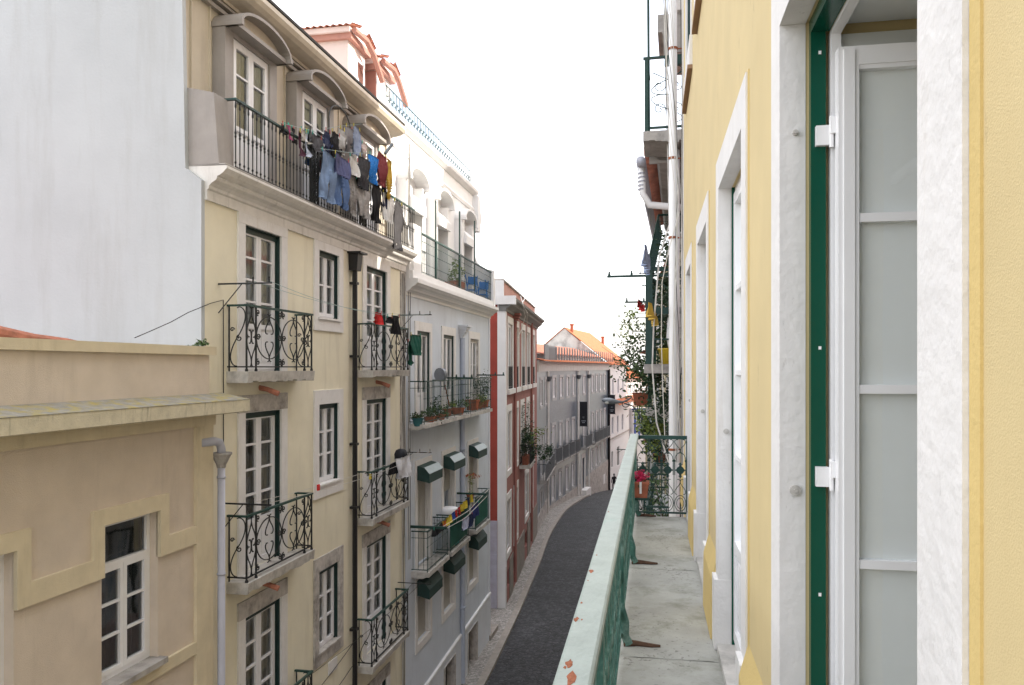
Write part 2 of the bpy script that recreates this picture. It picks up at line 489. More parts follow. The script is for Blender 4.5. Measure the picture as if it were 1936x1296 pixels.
def thing(name, label, cat, base, group=None):
    o = bpy.data.objects.new(name, None)
    COL.objects.link(o)
    o.empty_display_size = 0.2
    o.location = (base[0], base[1], base[2] + EZ)
    o['_b'] = tuple(base)
    o['label'] = label; o['category'] = cat
    if group: o['group'] = group
    return o
def tag(o, label, cat, group=None):
    o['label'] = label; o['category'] = cat
    if group: o['group'] = group
    return o
def lab(o, label):
    o['label'] = label
    return o

class Fac:
    """an upright facade plane: s metres along it (away from the camera), z height over the eye, o metres out into the street"""
    def __init__(f, p, d, side):
        f.p = Vector((p[0], p[1])); f.d = Vector(d).normalized()
        f.n = Vector((f.d.y, -f.d.x)) if side == 'L' else Vector((-f.d.y, f.d.x))
    def P(f, s, z, o=0.0):
        q = f.p + f.d * s + f.n * o
        return (q.x, q.y, z)
    def _hit(f, px, o):
        u = (px - CX) / FPX
        r = Vector((u * CA - SA, u * SA + CA))      # unit depth ray
        q = f.p + f.n * o
        # t r = q + s d
        det = r.x * (-f.d.y) - r.y * (-f.d.x)
        t = (q.x * (-f.d.y) - q.y * (-f.d.x)) / det
        hit = r * t
        return t, (hit - q).dot(f.d)
    def s(f, px, o=0.0):
        return f._hit(px, o)[1]
    def z(f, px, py, o=0.0):
        return -(py - HY) / FPX * f._hit(px, o)[0]
def W(X, Z):
    return (X * CA - Z * SA, X * SA + Z * CA)
def vpdir(px):
    u = (px - CX) / FPX
    return (u * CA - SA, u * SA + CA)
def lerp(a, b, t):
    return a + (b - a) * t

def wall(mb, F, s0, s1, z0, z1, holes, depth=0.28, o=0.0):
    ss = sorted({s0, s1, *[h[0] for h in holes], *[h[1] for h in holes]})
    zs = sorted({z0, z1, *[h[2] for h in holes], *[h[3] for h in holes]})
    ss = [q for q in ss if s0 <= q <= s1]; zs = [q for q in zs if z0 <= q <= z1]
    for i in range(len(ss) - 1):
        j = 0
        while j < len(zs) - 1:
            cm = (ss[i] + ss[i + 1]) / 2
            def hole(jj):
                zm = (zs[jj] + zs[jj + 1]) / 2
                return any(h[0] < cm < h[1] and h[2] < zm < h[3] for h in holes)
            if hole(j):
                j += 1; continue
            k = j
            while k + 1 < len(zs) - 1 and not hole(k + 1):
                k += 1
            mb.quad(F.P(ss[i], zs[j], o), F.P(ss[i + 1], zs[j], o), F.P(ss[i + 1], zs[k + 1], o), F.P(ss[i], zs[k + 1], o))
            j = k + 1
    for a, b, c, d in holes:
        e = o - depth
        for (p, q, r, t) in (((a, c), (b, c), 0, 0), ((b, c), (b, d), 0, 0), ((b, d), (a, d), 0, 0), ((a, d), (a, c), 0, 0)):
            mb.quad(F.P(p[0], p[1], o), F.P(q[0], q[1], o), F.P(q[0], q[1], e), F.P(p[0], p[1], e))
    return mb

def surround(mb, F, a, b, c, d, wj=0.2, wt=0.24, wbm=0.0, proud=0.03, o=0.0):
    i = o - 0.05; p = o + proud
    e = .004
    mb.fb(F, a - wj, b + wj, d - e, d + wt, i, p)
    zb = c
    if wbm:
        mb.fb(F, a - wj, b + wj, c - wbm, c + e, i, p); zb = c + e
    mb.fb(F, a - wj, a + e, zb, d - e, i, p)
    mb.fb(F, b - e, b + wj, zb, d - e, i, p)

def glazing(F, root, a, b, c, d, leaves=2, rows=3, panel=0.0, rec=0.16, name='window', lining=None, frame=None, curt=None,
            fw=0.06, st=0.055, mun=0.028, lo=0.0, transom=0.0):
    """a window or french door as one part with panes and curtain as sub-parts"""
    frame = frame or WHITE_PAINT
    o = lo - rec
    mb = MB()
    mb.fb(F, a, b, d - fw, d, o - .06, o)
    mb.fb(F, a, b, c, c + fw, o - .06, o)
    mb.fb(F, a, a + fw, c + fw, d - fw, o - .06, o)
    mb.fb(F, b - fw, b, c + fw, d - fw, o - .06, o)
    pm = MB()
    A, B, C_, D_ = a + fw, b - fw, c + fw, d - fw
    if transom:
        zt = D_ - transom
        mb.fb(F, A, B, zt - .05, zt, o - .05, o + .012)
        pm.quad(F.P(A, zt, o - .035), F.P(B, zt, o - .035), F.P(B, D_, o - .035), F.P(A, D_, o - .035))
        D_ = zt - .05
    wl = (B - A) / leaves
    for k in range(leaves):
        x0, x1 = A + k * wl, A + (k + 1) * wl
        g = 0.003
        x0 += g; x1 -= g
        mb.fb(F, x0, x0 + st, C_, D_, o - .045, o + .012)
        mb.fb(F, x1 - st, x1, C_, D_, o - .045, o + .012)
        mb.fb(F, x0 + st, x1 - st, D_ - st, D_, o - .045, o + .012)
        zb = C_ + st
        mb.fb(F, x0 + st, x1 - st, C_, zb, o - .045, o + .012)
        if panel:
            mb.fb(F, x0 + st, x1 - st, zb, C_ + panel - st, o - .04, o - .012)
            mb.fb(F, x0 + st + .04, x1 - st - .04, zb + .05, C_ + panel - st - .05, o - .04, o)
            mb.fb(F, x0 + st, x1 - st, C_ + panel - st, C_ + panel, o - .045, o + .012)
            zb = C_ + panel
        h = (D_ - st - zb) / rows
        for r in range(1, rows):
            mb.fb(F, x0 + st, x1 - st, zb + r * h - mun / 2, zb + r * h + mun / 2, o - .04, o + .006)
        pm.quad(F.P(x0 + st, zb, o - .025), F.P(x1 - st, zb, o - .025), F.P(x1 - st, D_ - st, o - .025), F.P(x0 + st, D_ - st, o - .025))
    ob = mb.build(name, frame, root)
    pm.build('pane', GLASS, ob)
    if curt:
        cm = MB()
        cs_, n = (B - A), 14
        for k in range(n):
            u0, u1 = A + cs_ * k / n, A + cs_ * (k + 1) / n
            w0, w1 = .02 * math.sin(k * 1.9), .02 * math.sin((k + 1) * 1.9)
            cm.quad(F.P(u0, c + fw, o - .10 + w0), F.P(u1, c + fw, o - .10 + w1), F.P(u1, d - fw, o - .10 + w1), F.P(u0, d - fw, o - .10 + w0))
        cm.build('curtain', curt, ob)
    if lining:
        lm = MB()
        t = .022
        lm.fb(F, a + t, b - t, d - t, d - .001, o + .001, lo - .008)
        lm.fb(F, a + .001, a + t, c, d - .001, o + .001, lo - .008)
        lm.fb(F, b - t, b - .001, c, d - .001, o + .001, lo - .008)
        # broad painted sub-frame seen round the leaves
        lm.fb(F, a + t, b - t, d - .1, d - t, o + .013, o + .03)
        lm.fb(F, b - .05, b - t, c, d - .1, o + .001, o + .03)
        lm.build('lining', lining, ob)
    return ob

# ---- wrought iron strokes
def stroke(kind, n=30, a=1.0, b=9.0, p=3.0):
    pts = [(0.0, 0.0)]; th = 0.0
    for i in range(n):
        t = (i + .5) / n * 2 - 1
        k = a + b * abs(t) ** p
        if kind == 'S' and t < 0: k = -k
        th += k / n
        x, y = pts[-1]
        pts.append((x + math.cos(th) / n, y + math.sin(th) / n))
    return pts
def fit(pts, u0, v0, u1, v1, rot=0.0, fx=False, fy=False):
    c, s = math.cos(rot), math.sin(rot)
    q = [(x * c - y * s, x * s + y * c) for x, y in pts]
    xs = [p[0] for p in q]; ys = [p[1] for p in q]
    mx0, mx1, my0, my1 = min(xs), max(xs), min(ys), max(ys)
    out = []
    for x, y in q:
        a = (x - mx0) / (mx1 - mx0); b = (y - my0) / (my1 - my0)
        if fx: a = 1 - a
        if fy: b = 1 - b
        out.append((u0 + a * (u1 - u0), v0 + b * (v1 - v0)))
    return out
def upright(pts):
    """turn so that the chord is vertical"""
    dx = pts[-1][0] - pts[0][0]; dy = pts[-1][1] - pts[0][1]
    a = math.atan2(dy, dx)
    c, s = math.cos(PI / 2 - a), math.sin(PI / 2 - a)
    return [(x * c - y * s, x * s + y * c) for x, y in pts]
S_UP = upright(stroke('S', 34, 1.2, 17, 3.2))
C_UP = upright(stroke('C', 34, 1.6, 17, 3.2))
HOOK = stroke('C', 16, 2.0, 5, 2)
def iron(mb, M, pts, r=0.0065, n=4):
    mb.tube([M(u, v) for u, v in pts], r, n)
def bar(mb, M, u, v0, v1, r=0.009, n=4):
    mb.tube([M(u, v0), M(u, v1)], r, n)

def scroll_panel_narrow(mb, M, u0, u1, v0, v1, r):
    m = (u0 + u1) / 2; h = v1 - v0; vm = (v0 + v1) / 2
    iron(mb, M, fit(S_UP, u0 + .01, vm, m, v1, fx=False), r)
    iron(mb, M, fit(S_UP, m, vm, u1 - .01, v1, fx=True), r)
    iron(mb, M, fit(S_UP, u0 + .01, v0, m, vm, fx=True), r)
    iron(mb, M, fit(S_UP, m, v0, u1 - .01, vm, fx=False), r)
    iron(mb, M, fit(C_UP, m - .06, vm - .10, m - .005, vm + .10), r)
    iron(mb, M, fit(C_UP, m + .005, vm - .10, m + .06, vm + .10, fx=True), r)
def heart(mb, M, u0, u1, v0, v1, r, down=False):
    m = (u0 + u1) / 2
    iron(mb, M, fit(S_UP, u0, v0, m, v1, fx=True, fy=down), r)
    iron(mb, M, fit(S_UP, m, v0, u1, v1, fx=False, fy=down), r)
def curl(mb, M, cu, cv, R, r, turns=1.3, a0=0.0, sgn=1):
    pts = []
    n = 16
    for i in range(n + 1):
        t = i / n
        rr = R * (1 - .82 * t); a = a0 + sgn * turns * 2 * PI * t
        pts.append((cu + rr * math.cos(a), cv + rr * math.sin(a)))
    iron(mb, M, pts, r)
def oval(mb, M, cu, cv, ru, rv, r, n=16):
    iron(mb, M, [(cu + ru * math.cos(2 * PI * i / n), cv + rv * math.sin(2 * PI * i / n)) for i in range(n + 1)], r)
def scroll_panel_wide(mb, M, u0, u1, v0, v1, r):
    m = (u0 + u1) / 2; vm = (v0 + v1) / 2; wd = u1 - u0
    for k in (0, 1):
        a = u0 + k * wd / 2; b = a + wd / 2
        c = (a + b) / 2
        # big crossing loops
        n = 22
        for sg in (1, -1):
            pts = [(c + sg * (wd / 4 - .01) * math.cos(PI * t / n), vm + (v1 - vm - .12) * (math.sin(PI * t / n)) * 1.0) for t in range(n + 1)]
            iron(mb, M, [(p[0], vm + sg * (p[1] - vm)) for p in pts], r)
        heart(mb, M, c - .12, c + .12, v0 + .08, vm - .06, r)
        heart(mb, M, c - .12, c + .12, vm + .06, v1 - .08, r, True)
        curl(mb, M, a + .07, vm, .055, r, 1.3, 0, 1)
        curl(mb, M, b - .07, vm, .055, r, 1.3, PI, -1)
        curl(mb, M, a + .06, v0 + .07, .05, r, 1.3, PI / 2, 1)
        curl(mb, M, b - .06, v0 + .07, .05, r, 1.3, PI / 2, -1)
        curl(mb, M, a + .06, v1 - .07, .05, r, 1.3, -PI / 2, -1)
        curl(mb, M, b - .06, v1 - .07, .05, r, 1.3, -PI / 2, 1)
    oval(mb, M, m, v0 + .04, .022, .035, r, 10)
    oval(mb, M, m, v1 - .04, .022, .035, r, 10)

def scroll_balcony(F, root, s0, s1, out, zs, thick=0.16, h=0.98, slab_mat=None, rot_chips=0):
    rnd = random.Random(rot_chips)
    mb = MB()
    # slab with a worn, chipped lower edge
    n = 14
    top = [(s0 - .03 + (s1 - s0 + .06) * i / n) for i in range(n + 1)]
    for i in range(n):
        a, b = top[i], top[i + 1]
        za = zs - thick + (rnd.random() * .035 if 0 < i else 0)
        zb = zs - thick + (rnd.random() * .035 if i < n - 1 else 0)
        o1 = out + .05
        mb.hexa([F.P(a, za, -.05), F.P(b, zb, -.05), F.P(b, zb, o1 - .02), F.P(a, za, o1 - .02),
                 F.P(a, zs, -.05), F.P(b, zs, -.05), F.P(b, zs, o1), F.P(a, zs, o1)])
    slab = mb.build('balcony', slab_mat or SLAB, root)
    r = MB()
    zb, zt = zs + .07, zs + h - .02
    Mf = lambda u, v: F.P(s0 + u, v, out)
    Ml = lambda u, v: F.P(s0, v, u)
    Mr = lambda u, v: F.P(s1, v, u)
    Wd = s1 - s0
    r.fb(F, s0, s1, zb - .012, zb + .008, out - .012, out + .012)
    r.fb(F, s0 - .01, s0 + .01, zb - .012, zb + .008, 0, out - .012)
    r.fb(F, s1 - .01, s1 + .01, zb - .012, zb + .008, 0, out - .012)
    for u in (0, .27, Wd - .27, Wd):
        r.fb(F, s0 + u - .011, s0 + u + .011, zs - .005, zt, out - .011, out + .011)
        r.lathe(F.P(s0 + u, zs, out), [(.024, 0), (.028, .02), (.015, .05)], 6)
    for s_ in (s0, s1):
        r.fb(F, s_ - .009, s_ + .009, zs, zt, .02, .038)
    q = .0095
    scroll_panel_narrow(r, Mf, 0, .27, zb, zt, q)
    scroll_panel_narrow(r, Mf, Wd - .27, Wd, zb, zt, q)
    scroll_panel_wide(r, Mf, .27, Wd - .27, zb, zt, q)
    for M in (Ml, Mr):
        iron(r, M, fit(S_UP, .05, zb + .01, out - .02, zt - .01), q)
        curl(r, M, out * .62, zb + .42, .05, q, 1.3, PI / 2, 1)
        curl(r, M, .08, zb + .55, .035, q, 1.2, 0, 1)
    r.build('railing', IRON, slab)
    hr = MB()
    hr.fb(F, s0 - .03, s1 + .03, zs + h - .02, zs + h + .012, out - .022, out + .022)
    hr.fb(F, s0 - .022, s0 + .022, zs + h - .02, zs + h + .010, 0, out - .022)
    hr.fb(F, s1 - .022, s1 + .022, zs + h - .02, zs + h + .010, 0, out - .022)
    hr.build('handrail', IRON_GREEN, slab)
    return slab

def bar_balcony(F, root, s0, s1, out, zs, thick=.13, h=1.05, gap=.11, mt=None, knobs=True, slab_mat=None, mid=True, hand=None, left=True, right=True):
    mt = mt or IRON_GREEN
    sb = MB()
    sb.fb(F, s0 - .03, s1 + .03, zs - thick, zs, -.04, out + .05)
    sb.prof(F, [(-.03, zs - thick - .05), (out * .7, zs - thick - .05), (out, zs - thick + .002), (-.03, zs - thick + .002)], s0, s1)
    slab = sb.build('balcony', slab_mat or SLAB, root)
    r = MB()
    zb, zt = zs + .06, zs + h
    r.fb(F, s0, s1, zb - .01, zb + .01, out - .01, out + .01)
    if mid: r.fb(F, s0, s1, zt - .16, zt - .148, out - .006, out + .006)
    n = max(2, int((s1 - s0) / gap))
    for i in range(n + 1):
        u = s0 + (s1 - s0) * i / n
        rr = .012 if i in (0, n) else .0065
        z0 = zs if i in (0, n) or i % 6 == 0 else zb
        if knobs:
            zz = [z0, zs + .30, zs + .32, zs + .34, zs + .62, zs + .64, zs + .66, zt]
            r.tube([F.P(u, z, out) for z in zz], [rr, rr, rr * 2, rr, rr, rr * 2, rr, rr], 4)
        else:
            r.tube([F.P(u, z0, out), F.P(u, zt, out)], rr, 4)
    for fl, s_ in ((left, s0), (right, s1)):
        if fl:
            r.fb(F, s_ - .01, s_ + .01, zb - .01, zb + .01, 0, out - .01)
            if mid: r.fb(F, s_ - .006, s_ + .006, zt - .16, zt - .148, 0, out - .006)
            k = max(1, int(out / gap))
            for i in range(k):
                r.tube([F.P(s_, zb, out * (i + .3) / k), F.P(s_, zt, out * (i + .3) / k)], .0065, 4)
    r.build('railing', mt, slab)
    hr = MB()
    hr.fb(F, s0 - .02, s1 + .02, zt, zt + .03, out - .022, out + .022)
    for fl, s_ in ((left, s0), (right, s1)):
        if fl: hr.fb(F, s_ - .02, s_ + .02, zt, zt + .028, 0, out - .022)
    hr.build('handrail', hand or mt, slab)
    return slab

def drying_arm(F, root, s, z, out, mt=None, r=.016, tips=2, stay=True, ds=0):
    m = MB()
    m.tube([F.P(s, z, -.02), F.P(s + ds, z, out)], r, 4)
    if stay: m.tube([F.P(s, z - .42, 0), F.P(s + ds * .4, z, out * .45)], r * .5, 4)
    for k in range(tips):
        o = out * (1 - .3 * k) - .04
        m.lathe(F.P(s + ds * o / out, z + r * .6, o), [(r * .8, 0), (r * .8, .04), (r * .5, .05), (r * .7, .08)], 6)
    return m.build('drying_arm', mt or IRON, root)

def sag(a, b, drop, n=14):
    a = Vector(a); b = Vector(b)
    return [a.lerp(b, i / n) - Vector((0, 0, drop * 4 * (i / n) * (1 - i / n))) for i in range(n + 1)]

def foliage(c, rad, n, size, seed, mb=None, hang=0.0):
    rnd = random.Random(seed)
    mb = mb or MB()
    cl = []
    for i in range(max(4, n // 40)):
        while True:
            p = Vector((rnd.uniform(-1, 1), rnd.uniform(-1, 1), rnd.uniform(-1, 1)))
            if p.length < 1: break
        cl.append((p, rnd.uniform(.15, .38)))
    for i in range(n):
        p, rr = rnd.choice(cl)
        q = p + Vector((rnd.gauss(0, rr), rnd.gauss(0, rr), rnd.gauss(0, rr)))
        w_ = Vector((c[0] + q.x * rad[0], c[1] + q.y * rad[1], c[2] + q.z * rad[2] - hang * abs(q.x) * rad[2]))
        a = Vector((rnd.gauss(0, 1), rnd.gauss(0, 1), rnd.gauss(0, .6) - .2)).normalized()
        b = a.orthogonal().normalized()
        b.rotate(__import__('mathutils').Quaternion(a, rnd.uniform(0, 6.28)))
        sz = size * rnd.uniform(.55, 1.3)
        mb.add([w_, w_ + a * sz * .5 + b * sz * .28, w_ + a * sz, w_ + a * sz * .5 - b * sz * .28], [(0, 1, 2, 3)])
    return mb

def stems(c0, tips, r, seed, mb=None):
    rnd = random.Random(seed)
    mb = mb or MB()
    for t in tips:
        a = Vector(c0); b = Vector(t)
        m = a.lerp(b, .5) + Vector((rnd.gauss(0, .05), rnd.gauss(0, .05), rnd.gauss(0, .05)))
        mb.tube([a, m, b], [r, r * .7, r * .3], 4)
    return mb

def pot(name, label, c, r0, r1, h, mt, fol, group=None, leafm=None, kind='potted plant'):
    """c = centre of the foot"""
    t = thing(name, label, kind, c, group)
    m = MB()
    m.lathe(c, [(r0, 0), (r1 * .94, h * .82), (r1 * 1.05, h * .82), (r1 * 1.08, h), (r1 * .95, h), (r1 * .9, h * .9), (0.001, h * .9)], 14)
    m.build('pot', mt, t)
    cen, rad, n, size, seed = fol
    foliage(cen, rad, n, size, seed).build('foliage', leafm or LEAF, t)
    tips = [(cen[0] + rad[0] * a, cen[1] + rad[1] * b, cen[2] + rad[2] * .5) for a, b in ((.4, .2), (-.4, 0), (0, -.4), (.1, .5), (-.2, .4))]
    stems((c[0], c[1], c[2] + h * .85), tips, .006, seed).build('stem', STEM, t)
    return t

def roof_tiles(mb, P, nu, nv, amp=0.035, per=6):
    """corrugated clay tiles; P(u,v,h)->point, u across the slope 0..1, v up the slope 0..1"""
    k = len(mb.v)
    NU = nu * per
    rows = nv * 2
    for j in range(rows + 1):
        vv = (j // 2 + (1 if j % 2 else 0)) / nv if j % 2 == 0 else (j // 2 + .98) / nv
        lift = 0 if j % 2 else .02
        for i in range(NU + 1):
            u = i / NU
            hgt = amp * math.cos(2 * PI * i / per) + lift
            mb.v.append(tuple(P(u, min(vv, 1), hgt)))
    for j in range(rows):
        for i in range(NU):
            a = k + j * (NU + 1) + i
            mb.f.append((a, a + 1, a + NU + 2, a + NU + 1))
    return mb

def garment(name, label, F, s0, z0, out, outline, m, group='laundry hung out on the lines', seed=0, fold=.034, folds=5, peg=True, along=True, cat='garment', tilt=0.0):
    """outline [(u, v)] metres, v downwards from the line; hung at F.P(s0, z0, out), u runs along the facade (or outwards)"""
    rnd = random.Random(seed)
    bm = bmesh.new()
    ring = []
    for i in range(len(outline)):
        a = outline[i]; b = outline[(i + 1) % len(outline)]
        L_ = math.hypot(a[0] - b[0], a[1] - b[1])
        k = max(1, int(L_ / .06))
        for j in range(k):
            ring.append((lerp(a[0], b[0], j / k), lerp(a[1], b[1], j / k)))
    vs_ = [bm.verts.new((u, -v, 0)) for u, v in ring]
    bm.faces.new(vs_)
    bmesh.ops.triangulate(bm, faces=bm.faces[:])
    for _ in range(3):
        lng = [e for e in bm.edges if e.calc_length() > .09]
        if not lng: break
        bmesh.ops.subdivide_edges(bm, edges=lng, cuts=1)
        bmesh.ops.triangulate(bm, faces=bm.faces[:])
    H = max(p[1] for p in outline) + .01
    Wd = max(p[0] for p in outline) - min(p[0] for p in outline) + .01
    ph = rnd.uniform(0, 6)
    bm.verts.ensure_lookup_table()
    front = []
    for v in bm.verts:
        u, vv = v.co.x, -v.co.y
        t = min(1, max(0, vv / H))
        d = fold * (.35 + t) * math.sin(ph + folds * 2 * PI * u / Wd + 1.2 * math.sin(vv * 5 + ph)) + fold * .6 * math.sin(vv * 9 + u * 7 + ph)
        u2 = u * (1 - .10 * t) + .03 * t * math.sin(vv * 4 + ph)
        front.append((u2, vv, d + tilt * vv))
    faces = [[v.index for v in f.verts] for f in bm.faces]
    bd = [(e.verts[0].index, e.verts[1].index) for e in bm.edges if e.is_boundary]
    bm.free()
    mp_ = (lambda u, v, d: F.P(s0 + u, z0 - v, out + d)) if along else (lambda u, v, d: F.P(s0 + d, z0 - v, out + u))
    n = len(front)
    V = [mp_(*p) for p in front] + [mp_(p[0], p[1], p[2] - .008) for p in front]
    Fc = [tuple(f) for f in faces] + [tuple(i + n for i in f[::-1]) for f in faces] + [(a, b, b + n, a + n) for a, b in bd]
    mb = MB(); mb.add(V, Fc)
    o = mb.build(name, m, None, True, loc=mp_(0, 0, 0))
    tag(o, label, cat, group)
    if peg:
        pcs = MB()
        umin = min(p[0] for p in outline if p[1] < .05); umax = max(p[0] for p in outline if p[1] < .05)
        for u in (umin + .03, umax - .03):
            x = mp_(u, 0, 0)
            pcs = MB(); pcs.wb(x[0] - .006, x[0] + .006, x[1] - .006, x[1] + .006, z0 - .03, z0 + .045)
            pcs.build('peg', mat('peg_' + rnd.choice('abc'), {'a': (.6, .5, .05), 'b': (.05, .4, .3), 'c': (.5, .1, .1)}[rnd.choice('abc')], .5, .05, 3, 0), o)
    return o
def shirt(w_, h, sl=.18):
    return [(.10, 0), (w_ - .10, 0), (w_ - .02, .02), (w_ + sl * .4, sl + .05), (w_ + sl * .1, sl + .15), (w_, .17), (w_ - .01, h), (.01, h), (0, .17), (-sl * .1, sl + .15), (-sl * .4, sl + .05), (.02, .02)]
def trousers(w_, h):
    return [(0, 0), (w_, 0), (w_ + .02, h * .3), (w_ + .02, h), (w_ * .58, h), (w_ * .52, h * .34), (w_ * .46, h * .34), (w_ * .38, h * .98), (-.03, h * .98), (-.01, h * .3)]
def rect(w_, h):
    return [(0, 0), (w_, 0), (w_ + .01, h), (0, h * .98)]
def sock(h):
    return [(0, 0), (.09, 0), (.09, h * .6), (.17, h * .85), (.15, h), (.05, h * .95), (0, h * .7)]

# ------------------------------------------------------------------ facade planes (measured from the photograph)
DC = vpdir(1262)
def plane_from(px, Z, vp, side='L'):
    return Fac(W((px - CX) / FPX * Z, Z), vpdir(vp), side)
FC = plane_from(387, 10.98, 1262)             # cream building, s = 0 at its near corner
cE = FC.s(765)                                # its far corner
FA = Fac(FC.P(-.17, 0, .18)[:2], DC, 'L')     # low beige building, in front; s = 0 at its far end, negative towards us
FD = Fac(FC.P(cE, 0, 0)[:2], vpdir(1250), 'L')
FE = plane_from(955, 32.6, 1140)
eE = FE.s(1015)
FF0 = Fac(FE.P(eE, 0, 0)[:2], vpdir(1160), 'L')
f0E = FF0.s(1038)
FF = Fac(FF0.P(f0E, 0, 0)[:2], vpdir(1405), 'L')
fE = FF.s(1150)
FG = Fac(FF.P(fE + .05, 0, 0)[:2], vpdir(1400), 'L')
FR = Fac((0.41, 0), (0, 1), 'R')

# ------------------------------------------------------------------ ground, road, pavements
GP = [(-60, -9.6), (0, -9.95), (28, -10.12), (48, -10.35), (56, -10.5), (66, -11.05), (80, -12.6), (120, -17.5), (300, -34), (1200, -60), (6000, -75)]
def gz(y):
    for (a, za), (b, zb) in zip(GP, GP[1:]):
        if y <= b:
            return lerp(za, zb, (y - a) / (b - a)) if y >= a else za
    return GP[-1][1]
def ground_hit(px, py):
    y = 30
    for _ in range(60):
        Z = -gz(y) * FPX / (py - HY)
        X = (px - CX) / FPX * Z
        p = W(X, Z)
        y = lerp(y, p[1], .5)
    return p
kerbL = [W(-3.05, -12), W(-2.7, 4), W(-2.0, 14)] 
kerbL[0] = (-5.35, -12); kerbL[1] = (-5.3, 2); kerbL[2] = (-5.15, 14)
kerbL += [ground_hit(x, y) for x, y in ((918, 1296), (976, 1174), (990, 1143), (1022, 1065), (1043, 1009), (1075, 963), (1106, 942), (1131, 930), (1155, 923))]
d_ = Vector(kerbL[-1]) - Vector(kerbL[-2]); d_.normalize()
kerbL += [tuple(Vector(kerbL[-1]) + d_ * k) for k in (12, 40, 110)]
def resample(pl, step=1.0):
    out = []
    P_ = [Vector(p) for p in pl]
    for i in range(len(P_) - 1):
        p0 = P_[max(i - 1, 0)]; p1 = P_[i]; p2 = P_[i + 1]; p3 = P_[min(i + 2, len(P_) - 1)]
        n = max(1, int((p2 - p1).length / step))
        for k in range(n):
            t = k / n
            q = .5 * ((2 * p1) + (-p0 + p2) * t + (2 * p0 - 5 * p1 + 4 * p2 - p3) * t * t + (-p0 + 3 * p1 - 3 * p2 + p3) * t ** 3)
            out.append(q)
    out.append(P_[-1])
    return out
KL = resample(kerbL)
def offs(pl, d):
    out = []
    for i, p in enumerate(pl):
        t = (pl[min(i + 1, len(pl) - 1)] - pl[max(i - 1, 0)]).normalized()
        out.append(p + Vector((t.y, -t.x)) * d)
    return out
def strip(name, a, b, dz, m, kind=True):
    mb = MB()
    for i in range(len(a)):
        mb.v.append((a[i].x, a[i].y, gz(a[i].y) + dz)); mb.v.append((b[i].x, b[i].y, gz(b[i].y) + dz))
    for i in range(len(a) - 1):
        mb.f.append((2 * i, 2 * i + 1, 2 * i + 3, 2 * i + 2))
    o = mb.build(name, m, None, True, loc=(0, 0, 0))
    if kind: o['kind'] = 'structure'
    return o
road = strip('road', KL, offs(KL, 4.2), 0.0, ROAD_M)
def pavement(name, inner, outer):
    """raised paving; inner = edge at the kerb"""
    o = strip(name, inner, outer, 0.12, PAVE_M)
pavement('pavement', offs(KL, -.24), offs(KL, -6))
pavement('pavement', offs(KL, 4.44), offs(KL, 8))
def kerb(name, a, b):
    mb = MB()
    L_ = len(a)
    for i in range(L_):
        for p, dz in ((a[i], -.05), (a[i], .115), (b[i], .13), (b[i], -.05)):
            mb.v.append((p.x, p.y, gz(p.y) + dz))
    for i in range(L_ - 1):
        for j in range(3):
            mb.f.append((4 * i + j, 4 * i + j + 1, 4 * i + j + 5, 4 * i + j + 4))
    o = mb.build(name, KERB_M, None, False, loc=(0, 0, 0))
    o['kind'] = 'structure'
kerb('kerb', KL, offs(KL, -.25))
kerb('kerb', offs(KL, 4.2), offs(KL, 4.45))
mb = MB()
xs_ = [-3000, -800, -200, -60, -20, 0, 20, 60, 200, 800, 3000]
ys_ = [-300, -60, 0, 28, 48, 56, 66, 80, 120, 300, 1200, 6000]
for y in ys_:
    for x in xs_:
        mb.v.append((x, y, gz(y) - .06))
for j in range(len(ys_) - 1):
    for i in range(len(xs_) - 1):
        a = j * len(xs_) + i
        mb.f.append((a, a + 1, a + len(xs_) + 1, a + len(xs_)))
g_ = mb.build('ground', GROUND_M, None, False, loc=(0, 0, 0)); g_['kind'] = 'structure'


def pxof(p):
    X = p[0] * CA + p[1] * SA; Z = -p[0] * SA + p[1] * CA
    return CX + FPX * X / Z
def base_of(F, s0, s1, o=0):
    q = F.P((s0 + s1) / 2, 0, o)
    return (q[0], q[1], gz(q[1]))

# ================================================================== low beige building on the left
A_ = thing('beige_building', 'low pink-beige building with a yellow lichen-stained ledge and stepped ochre bands, at the left edge', 'building', base_of(FA, -14, 0))
wa, wb_ = FA.s(192), FA.s(298)
shift = FA.s(316) - FA.s(55)
zt, zbA = -1.77, -3.62
holes = [(wa - k * shift, wb_ - k * shift, zbA, zt) for k in range(4)]
m = MB(); wall(m, FA, -14, 0, -12, .17, holes, .30)
m.fb(FA, -14, 0, -12, .16, -9, -.302)
m.quad(FA.P(0, -12, 0), FA.P(0, -12, -.302), FA.P(0, .17, -.302), FA.P(0, .17, 0))
m.build('wall', BEIGE, A_)
m = MB(); m.fb(FA, -14, .10, .17, .285, -.32, .05); m.build('coping', OCHRE, A_)
m = MB(); m.prof(FA, [(-.02, -.36), (.43, -.445), (.43, -.452), (-.02, -.452)], -14, .33); m.build('ledge_top', LICHEN, A_)
m = MB(); m.prof(FA, [(-.02, -.453), (.425, -.453), (.425, -.61), (.38, -.625), (-.02, -.625)], -14, .325); m.build('ledge', LEDGE_EDGE, A_)
m = MB()
m.fb(FA, -14, .045, -.79, -.626, -.02, .075)
pl = FA.s(366)
m.fb(FA, pl, .02, -12, -.791, -.02, .05)
ow = .17
for k in range(4):
    a, b = wa - k * shift, wb_ - k * shift
    m.fb(FA, a - ow, b + ow, zt, zt + .185, -.02, .045)
    m.fb(FA, a - ow, a, -2.35, zt, -.02, .045)
    m.fb(FA, b, b + ow, -2.35, zt, -.02, .045)
    nxt = (wa - (k - 1) * shift - ow) if k else pl
    m.fb(FA, b + ow, nxt, -2.35, -2.12, -.02, .045)
    nx2 = (wa - (k - 1) * shift) if k else pl
    m.fb(FA, a, nx2 if k else pl, -3.82, -3.66, -.02, .045)
